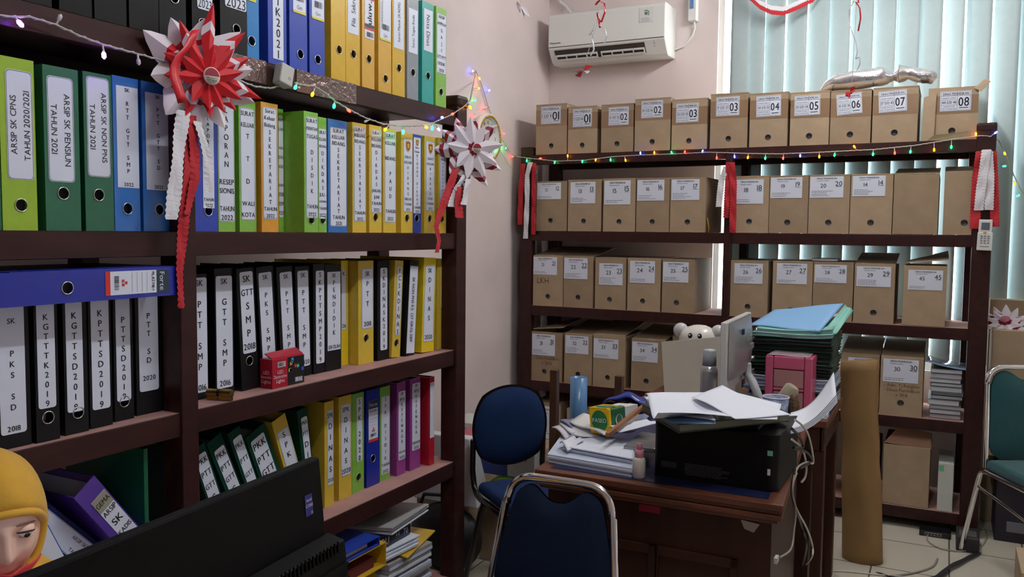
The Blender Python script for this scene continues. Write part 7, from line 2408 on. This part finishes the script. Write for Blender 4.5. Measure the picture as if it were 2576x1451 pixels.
def lying_binder(label, col, y0_, y1_, z, hgt, x=-1.63, d=0.345, openu=False):
    """binder lying flat, head towards the room, spine at the right"""
    ro = thing('ring_binder', label, 'binder', (x, y0_, z), G5)
    t = 0.003
    b = MB()
    b.box((x - d, y0_, z), (x, y1_, z + t), BM[col]).box((x - d, y0_, z + hgt - t), (x, y1_, z + hgt), BM[col]).box((x - d, y1_ - t, z + t), (x, y1_, z + hgt - t), BM[col])
    b.build('cover', ro)
    MB().box((x - d + 0.01, y0_ + 0.02, z + t + 0.001), (x - 0.02, y1_ - 0.04, z + hgt * (0.5 if openu else 0.8)), SHEETS if not openu else mat('dark red pages', (92, 26, 30), 0.7)).build('paper_stack', ro)
    return ro


zz = B5 + 0.0006
for lab, c in (('navy binder at the bottom of the low pile beside the monitor', 'navy'), ('blue binder lying second from the bottom of the low pile', 'royal'), ('yellow binder lying third from the bottom of the low pile', 'yellow')):
    lying_binder(lab, c, 1.93, 2.215, zz, 0.074)
    zz += 0.0748
lying_binder('yellow binder lying with its hollow end open, beside the paper pile', 'yellow', 1.95, 2.235, zz, 0.078, -1.60, openu=True)
zz += 0.079
lying_binder('thin blue binder lying on top of the open yellow binder', 'royal', 1.93, 2.20, zz, 0.03, -1.60)
qd = [V((-1.63, 2.29, 0)), V((-1.62, 2.54, 0)), V((-1.95, 2.58, 0)), V((-1.95, 2.27, 0))]
GRP = mat('grey aged paper edge', (150, 148, 148), 0.8)
stack('paper_stack', 'thick worn stack of papers at the right end of the bottom board', 'paper', qd, zz - 0.304 + 0.0006, 0.20, 16, 7, [SH2, GRP, SH3, GRP], jit=0.008)
zq = B5 + 0.203
tag(MB().slab([V((-1.60, 2.36, zq)), V((-1.66, 2.63, zq)), V((-1.93, 2.6, zq)), V((-1.93, 2.4, zq))], (0, 0, 1), 0.004, BM['yellow']).build('folder'), 'yellow folder sticking out of the paper pile by the right post', 'folder')
zq += 0.005
stack('paper_stack', 'loose curling white sheets on the yellow folder', 'paper', [V((-1.645, 2.27, 0)), V((-1.63, 2.47, 0)), V((-1.93, 2.5, 0)), V((-1.93, 2.27, 0))], zq, 0.035, 7, 9, [SH2, SH3, SH2], jit=0.012)
zq += 0.036
NV = mat('navy paper ream wrapper', (24, 32, 62), 0.25)
rm = thing('paper_ream', 'navy wrapped paper ream lettered SIDU A4 70 in the pile', 'paper', (-1.66, 2.25, zq))
MB().box((-1.94, 2.25, zq), (-1.66, 2.47, zq + 0.05), NV).build('wrapper', rm, bevel=0.006, seg=3)
Mw = frame(V((-1.6594, 2.25, zq)), V((0, 1, 0)), V((0, 0, 1)), V((1, 0, 0)))
for tx, uu, vv, sz_ in (('SIDU', 0.05, 0.012, 0.034), ('A4', 0.135, 0.018, 0.02), ('70', 0.185, 0.014, 0.028)):
    MB().text(tx, Mw @ Matrix.Translation((uu, vv, 0)), sz_, WHITECARD, sz_ > 0.03).build('lettering', rm)
zq += 0.0512
stack('document_bundle', 'bundle of handwritten papers in a clear cover on top of the navy ream', 'paper', [V((-1.63, 2.31, 0)), V((-1.66, 2.58, 0)), V((-1.97, 2.48, 0)), V((-1.94, 2.2, 0))], zq, 0.03, 6, 12, [SH2, SH3, mat('grey clear cover', (176, 174, 176), 0.2)], jit=0.008)

# ------------------------------------------------------------------ things on the floor by the left wall
wb1 = thing('cardboard_box', 'brown cardboard box with white sticker on the floor by the left shelf', 'cardboard box', (-1.98, 3.3, 0))
MB().box((-2.12, 3.2, 0.001), (-1.845, 3.46, 0.4), CARD).build('carton', wb1, bevel=0.003)
p = ay(1205, 1235, 3.199)
MB().box((-1.93, 3.1985, 0.3), (-1.87, 3.1995, 0.345), PAPER).build('sticker', wb1)
b = MB()
WIR = mat('black wire basket', (34, 30, 30), 0.4)
for k in range(9):
    x = -2.08 + 0.025 * k
    b.tube([V((x, 3.215, 0.405)), V((x, 3.205, 0.50))], 0.0025, WIR, 5)
for z in (0.405, 0.43, 0.455, 0.48, 0.5):
    b.tube([V((-2.09, 3.21, z)), V((-1.87, 3.21, z)), V((-1.87, 3.42, z)), V((-2.09, 3.42, z))], 0.0025, WIR, 5, closed=True)
bk_ = thing('wire_basket', 'black wire basket with a pink folder on top of the brown box', 'basket', (-1.98, 3.3, 0.402))
b.build('basket_wires', bk_)
tag(MB().slab([V((-2.02, 3.27, 0.41)), V((-1.89, 3.25, 0.46)), V((-1.9, 3.38, 0.55)), V((-2.03, 3.4, 0.5))], (0, 0, 1), 0.006, mat('rose pink folder', (214, 110, 128), 0.5)).build('folder'), 'rose pink folder slanted inside the black wire basket', 'folder')
bx2 = thing('cardboard_box', 'large dull box in the corner behind the office chair carrying pink paper', 'cardboard box', (-2.1, 3.8, 0))
MB().box((-2.33, 3.62, 0.001), (-1.80, 4.1, 0.335), CARDS[2]).build('carton', bx2, bevel=0.004)
sheet('paper_sheet', 'rose pink sheet on the large box in the corner', 'paper', [V((-2.28, 3.63, 0.338)), V((-1.95, 3.63, 0.338)), V((-1.95, 3.85, 0.343)), V((-2.28, 3.85, 0.343))], mat('rose pink folder', (214, 110, 128), 0.5), 0.001)
stack('paper_stack', 'white papers on the rose pink sheet in the corner', 'paper', [V((-2.29, 3.72, 0)), V((-1.98, 3.72, 0)), V((-1.98, 3.95, 0)), V((-2.29, 3.95, 0))], 0.346, 0.03, 4, 3, [SH2, SH3])
ORG_ = mat('orange carton print', (232, 120, 30), 0.4)
oc_ = thing('carton', 'flat white and orange carton on the papers in the corner', 'box', (-2.14, 3.85, 0.378))
MB().box((-2.30, 3.76, 0.377), (-1.95, 3.98, 0.46), mat('white carton', (206, 208, 204), 0.5)).build('carton_body', oc_, bevel=0.002)
b = MB()
b.box((-2.10, 3.7585, 0.377), (-1.951, 3.7605, 0.40), ORG_).box((-2.10, 3.7585, 0.436), (-1.951, 3.7605, 0.459), ORG_)
Mz = frame(V((-2.30, 3.758, 0.377)), V((1, 0, 0)), V((0, 0, 1)), V((0, -1, 0)))
b.add([(0.20 + 0.012 * math.cos(a), 0.04 + 0.012 * math.sin(a), 0.0006) for a in (1.57, 3.67, 5.76)], [(0, 1, 2)], ETL, M=Mz)
b.tube([Mz @ V((0.25 + 0.008 * math.cos(a * 0.63), 0.04 + 0.008 * math.sin(a * 0.63), 0.0006)) for a in range(10)], 0.0012, SOFTINK, 5, closed=True)
for k in range(5):
    b.rect(0.02 + 0.022 * k, 0.03, 0.03 + 0.022 * k, 0.055, SOFTINK, Mz, 0.0006)
b.build('carton_print', oc_)
dk_ = MB()
DUF = mat('black nylon bag', (26, 25, 30), 0.5, bump=0.4, bscale=30)
dk_.ball((-1.86, 3.03, 0.15), 0.15, DUF, 20, 12, (1.15, 0.62, 0.98))
dk_.tube([V((-1.98, 3.0, 0.26)), V((-1.93, 2.97, 0.34)), V((-1.83, 2.97, 0.35)), V((-1.76, 3.0, 0.26))], 0.008, DUF, 8)
tag(dk_.build('duffel_bag'), 'black nylon bag on the floor behind the right post of the left shelf', 'bag')
sbm = thing('shopping_bag', 'white and violet printed bag standing behind the shelf post', 'bag', (-1.86, 3.1, 0.3))
b = MB()
BAGW, BAGV = mat('white glossy bag', (214, 214, 220), 0.3), mat('violet bag print', (72, 66, 150), 0.3)
b.hexa([(-2.02, 3.02, 0.297), (-1.70, 3.02, 0.297), (-1.70, 3.14, 0.297), (-2.02, 3.14, 0.297), (-1.98, 3.05, 0.58), (-1.76, 3.05, 0.58), (-1.76, 3.11, 0.58), (-1.98, 3.11, 0.58)], BAGW)
b.build('bag_body', sbm, bevel=0.006)
b = MB()
Mg = frame(V((-1.80, 3.036, 0.42)), V((1, 0, 0)), V((0, 0.105, 0.995)), V((0, -0.995, 0.105)))
b.add([(0.05 * math.cos(a * 0.314), 0.075 * math.sin(a * 0.314), 0.002) for a in range(20)], [tuple(range(20))], BAGV, M=Mg)
b.box((-0.02, -0.03, 0.0025), (0.02, 0.03, 0.003), mat('yellow bag mark', (230, 214, 40), 0.4), M=Mg)
b.build('bag_print', sbm)
cs = thing('carton', 'dark carton on the floor behind the blue office chair', 'box', (-1.6, 3.4, 0))
MB().box((-1.80, 3.22, 0.001), (-1.42, 3.27, 0.27), CARDS[2]).build('carton_body', cs)
gb = MB()
GRB = mat('lime green plastic bag', (112, 176, 40), 0.3, bump=0.5, bscale=30)
gb.ball((-1.66, 3.22, 0.33), 0.09, GRB, 18, 12, (1.1, 0.4, 0.7))
tag(gb.build('plastic_bag'), 'lime green plastic bag under the blue office chair back', 'bag')
wbx = thing('carton', 'white carton with blue print behind the blue office chair', 'box', (-1.6, 3.25, 0.4))
MB().box((-1.80, 3.21, 0.392), (-1.53, 3.27, 0.52), mat('white carton', (206, 208, 204), 0.5)).build('carton_body', wbx, bevel=0.006)
MB().box((-1.80, 3.2085, 0.393), (-1.66, 3.2115, 0.47), mat('blue carton print', (44, 62, 140), 0.4)).build('carton_print', wbx)
MB().box((-1.575, 3.2085, 0.47), (-1.568, 3.2105, 0.5), REDBAND).build('red_mark', wbx)

# ------------------------------------------------------------------ rolled kraft paper
KR = mat('kraft paper', (140, 108, 64), 0.6, noise=0.12, nscale=5, bump=0.5, bscale=6)
pb_ = V((-0.288, 4.03, 0))
kt = ay(2140, 903, 4.0)
kr = thing('paper_roll', 'tall roll of brown kraft paper standing on the floor by the desk', 'paper roll', pb_)
b = MB()


def roll(s, t):
    a = 2 * math.pi * 1.12 * s + 0.6
    rr = 0.079 + 0.004 * s * 1.12 - 0.006 * t
    rr *= 1 + 0.05 * math.cos(2 * a + 0.7)
    # a dent half way up
    rr *= 1 - 0.10 * math.exp(-((t - 0.55) / 0.13) ** 2) * max(0, math.cos(a - 4.4)) ** 2
    rr *= 1 - 0.07 * math.exp(-((t - 0.35 - 0.06 * a) / 0.06) ** 2) - 0.06 * math.exp(-((t - 0.8 + 0.05 * a) / 0.05) ** 2) + 0.03 * math.sin(5 * a + 7 * t) * math.sin(math.pi * t)
    lean = kt.x - pb_.x
    h = kt.z - 0.012 + 0.012 * math.cos(a + 0.4) * t
    return (pb_.x + lean * t * 0.6 + rr * math.cos(a), pb_.y + 0.02 * t + rr * math.sin(a) * 0.85, 0.002 + h * t)


b.grid(roll, 48, 20, KR)
b.build('rolled_sheet', kr, solid=0.0012)

# ------------------------------------------------------------------ cables beside the desk
WCAB, BCAB, GCAB = mat('white cable', (206, 202, 194), 0.45), mat('black cable', (22, 20, 20), 0.45), mat('grey network cable', (150, 144, 132), 0.5)


def smooth_path(pts, n=6):
    P = [pts[0]] + pts + [pts[-1]]
    out = []
    for i in range(1, len(P) - 2):
        for k in range(n):
            t = k / n
            p0, p1, p2, p3 = P[i - 1], P[i], P[i + 1], P[i + 2]
            out.append(0.5 * ((2 * p1) + (p2 - p0) * t + (2 * p0 - 5 * p1 + 4 * p2 - p3) * t * t + (3 * p1 - p0 - 3 * p2 + p3) * t ** 3))
    out.append(P[-2])
    return out


def cab(label, pts, r, m, group=None):
    mb = MB()
    mb.tube(smooth_path(pts), r, m, 8)
    return tag(mb.build('cable'), label, 'cable', group)


Xd = -0.322
cab('white cable drooping in a long loop beside the desk edge', pxs(Xd, (2000, 1056), (2018, 1070), (2034, 1095), (2044, 1140), (2045, 1165), (2030, 1162), (2010, 1172), (2000, 1190)), 0.0028, WCAB)
cab('white plug lead ending in a hook beside the desk edge', pxs(Xd, (1992, 1105), (2018, 1130), (2028, 1170), (2026, 1198), (2017, 1212)), 0.003, WCAB)
cab('black cable curving out from behind the printer', pxs(Xd + 0.004, (1992, 1078), (2012, 1100), (2020, 1125), (1996, 1126), (2030, 1138), (2040, 1160), (2012, 1178)), 0.0035, BCAB)
pf = [az(2010, 1440, 0.006)]
cab('white cable falling down the desk side to the floor', pxs(Xd, (2004, 1190), (1995, 1215), (1994, 1250), (2006, 1285), (2030, 1330), (2044, 1375), (2040, 1405)) + [az(2020, 1425, 0.006), az(1990, 1441, 0.006)], 0.0028, WCAB)
gnc = thing('network_cable', 'grey network cable hanging down the desk side with a clear plug end', 'cable', ax(1998, 1195, Xd + 0.006))
mb = MB(); mb.tube(smooth_path(pxs(Xd + 0.006, (1998, 1195), (1994, 1240), (2002, 1280), (1998, 1330), (1990, 1380), (1962, 1402))), 0.0025, GCAB, 8); mb.build('lead', gnc)
p = ax(1953, 1407, Xd + 0.006)
MB().box((p.x - 0.004, p.y - 0.012, p.z - 0.007), (p.x + 0.004, p.y + 0.012, p.z + 0.007), mat('clear network plug', (190, 190, 186), 0.15)).build('plug', gnc, bevel=0.001)
cab('black cable falling behind the white one to the floor', pxs(Xd + 0.002, (1999, 1180), (1992, 1230), (2000, 1275), (2018, 1330), (2028, 1380)) + [az(2010, 1436, 0.005), az(1986, 1448, 0.005)], 0.0036, BCAB)

# ------------------------------------------------------------------ floor at the right
RT = mat('black router case', (22, 22, 24), 0.3)
p0, p1 = az(2312, 1346, 0), az(2392, 1358, 0)
rd = (p1 - p0).normalized()
rn = V((-rd.y, rd.x, 0))
Mx = frame(V((p0.x, p0.y, 0.0006)), rd, rn, V((0, 0, 1)))
rl = (p1 - p0).length
rt = thing('network_router', 'small black network router on the floor below the right shelf', 'router', Mx)
MB().box((0, 0, 0), (rl, 0.1, 0.026), RT).build('case', rt, world=False, bevel=0.004)
b = MB()
b.box((rl * 0.18, -0.001, 0.007), (rl * 0.7, 0.0, 0.021), mat('grey port strip', (150, 150, 146), 0.4))
for k in range(5):
    b.box((rl * (0.2 + 0.1 * k), -0.0016, 0.009), (rl * (0.27 + 0.1 * k), -0.0008, 0.018), BLACKPL)
b.build('port_panel', rt, world=False)
p0, p1 = az(2404, 1388, 0), az(2462, 1380, 0)
up_ = thing('power_adapter', 'dark grey power box on the floor beside the foot of the teal chair', 'power supply', (p0.x, p0.y, 0))
DGP = mat('dark grey plastic box', (52, 50, 52), 0.4)
MB().box((p0.x, p0.y + 0.02, 0.001), (p1.x, p0.y + 0.18, 0.07), DGP).build('case', up_, bevel=0.006)
MB().box((p0.x + 0.012, p0.y + 0.035, 0.0702), (p1.x - 0.012, p0.y + 0.12, 0.072), mat('grey rating plate', (92, 92, 94), 0.4)).build('rating_plate', up_)
fz = 0.005
cab('grey cable lying in a loop from the router past the chair foot', [az(2333, 1347, 0.012), az(2336, 1362, fz), az(2370, 1380, fz), az(2420, 1386, fz), az(2465, 1376, fz), az(2482, 1350, fz), az(2478, 1330, fz)], 0.003, GCAB)
cab('short grey cable end lying on the tiles in front of the paper roll', [az(2240, 1449, fz), az(2300, 1440, fz), az(2345, 1425, fz), az(2358, 1405, fz)], 0.0045, GCAB)
cab('pale cable curving on the tiles at the bottom of the desk', [az(2045, 1449, fz), az(2060, 1438, fz), az(2120, 1436, fz), az(2200, 1444, fz), az(2290, 1452, fz)], 0.003, WCAB)
b = MB()
sp = [az(2210, 1440, 0.004), az(2260, 1452, 0.006), az(2350, 1452, 0.012), az(2390, 1425, 0.014), az(2440, 1400, 0.01), az(2464, 1390, 0.004)]
streamer(b, smooth_path(sp), 0.03, mat('black webbing strap', (26, 24, 34), 0.7), V((0.55, -0.6, 0.2)), 0, 0.004)
tag(b.build('strap', solid=0.003), 'black webbing strap lying on the tiles at bottom right', 'strap')

# boxes beyond the right shelf
pc0 = thing('dark_carton', 'dark violet printed carton on the floor under the teal chair', 'box', (0.36, 4.72, 0))
MB().box((0.25, 4.60, 0.001), (0.72, 4.88, 0.40), mat('dark violet carton', (34, 30, 48), 0.4)).build('carton_body', pc0, bevel=0.004)
MB().box((0.30, 4.5985, 0.05), (0.38, 4.5998, 0.10), SOFTINK).build('label', pc0)
bb = thing('cardboard_box', 'large cardboard box beyond the right post with a paper rosette on it', 'cardboard box', (0.45, 4.78, 0.4))
zt = ay(2486, 828, 4.62).z
MB().box((0.205, 4.62, 0.402), (0.72, 4.88, zt), CARD).build('carton', bb, bevel=0.004)
b2 = thing('cardboard_box', 'pale cardboard box behind the one with the rosette, at the blind', 'cardboard box', (0.45, 4.95, 0))
MB().box((0.20, 4.89, 0.001), (0.75, 4.985, ay(2490, 752, 4.9).z), CARDS[1]).build('carton', b2, bevel=0.003)
P = V((ay(2530, 800, 4.72).x, 4.73, zt + 0.022))
r3 = thing('paper_rosette', 'white and maroon paper rosette resting on the large cardboard box', 'rosette', P)
C = facing(P, (-0.15, -0.62, 0.8))
b = MB(); star(b, C, 1, 12, 0.02, 0.115, [(0.35, WHITECARD), (0.55, MAROON), (0.8, WHITECARD), (1, WHITECARD)], 0.02, 0.1, 1.0, 0.12, 31); b.build('outer_petals', r3, solid=0.0006)
b = MB(); star(b, C @ Matrix.Translation((0, 0, 0.012)), 1, 9, 0.01, 0.08, [(0.3, MAROON), (1, WHITECARD)], 0.012, 0.3, 1.0, 0.1, 33); b.build('inner_petals', r3, solid=0.0006)
b = MB(); b.lathe([(0.022, -0.003), (0.022, 0.0), (0.0001, 0.001)], mat('rose button', (190, 100, 120), 0.5), 24, M=C @ Matrix.Translation((0, 0, 0.03))); b.build('centre_button', r3)
P = az(2556, 1451, 0)
cbx = thing('cardboard_box', 'cardboard box corner with shiny tape at the bottom right edge', 'cardboard box', (0.45, 3.85, 0))
zc_ = ay(2556, 1374, 3.96).z
xk = ay(2556, 1400, 3.7).x
MB().box((xk, 3.45, 0.001), (xk + 0.3, 3.74, max(0.1, ay(2556, 1374, 3.74).z)), CARDS[1]).build('carton', cbx, bevel=0.003)
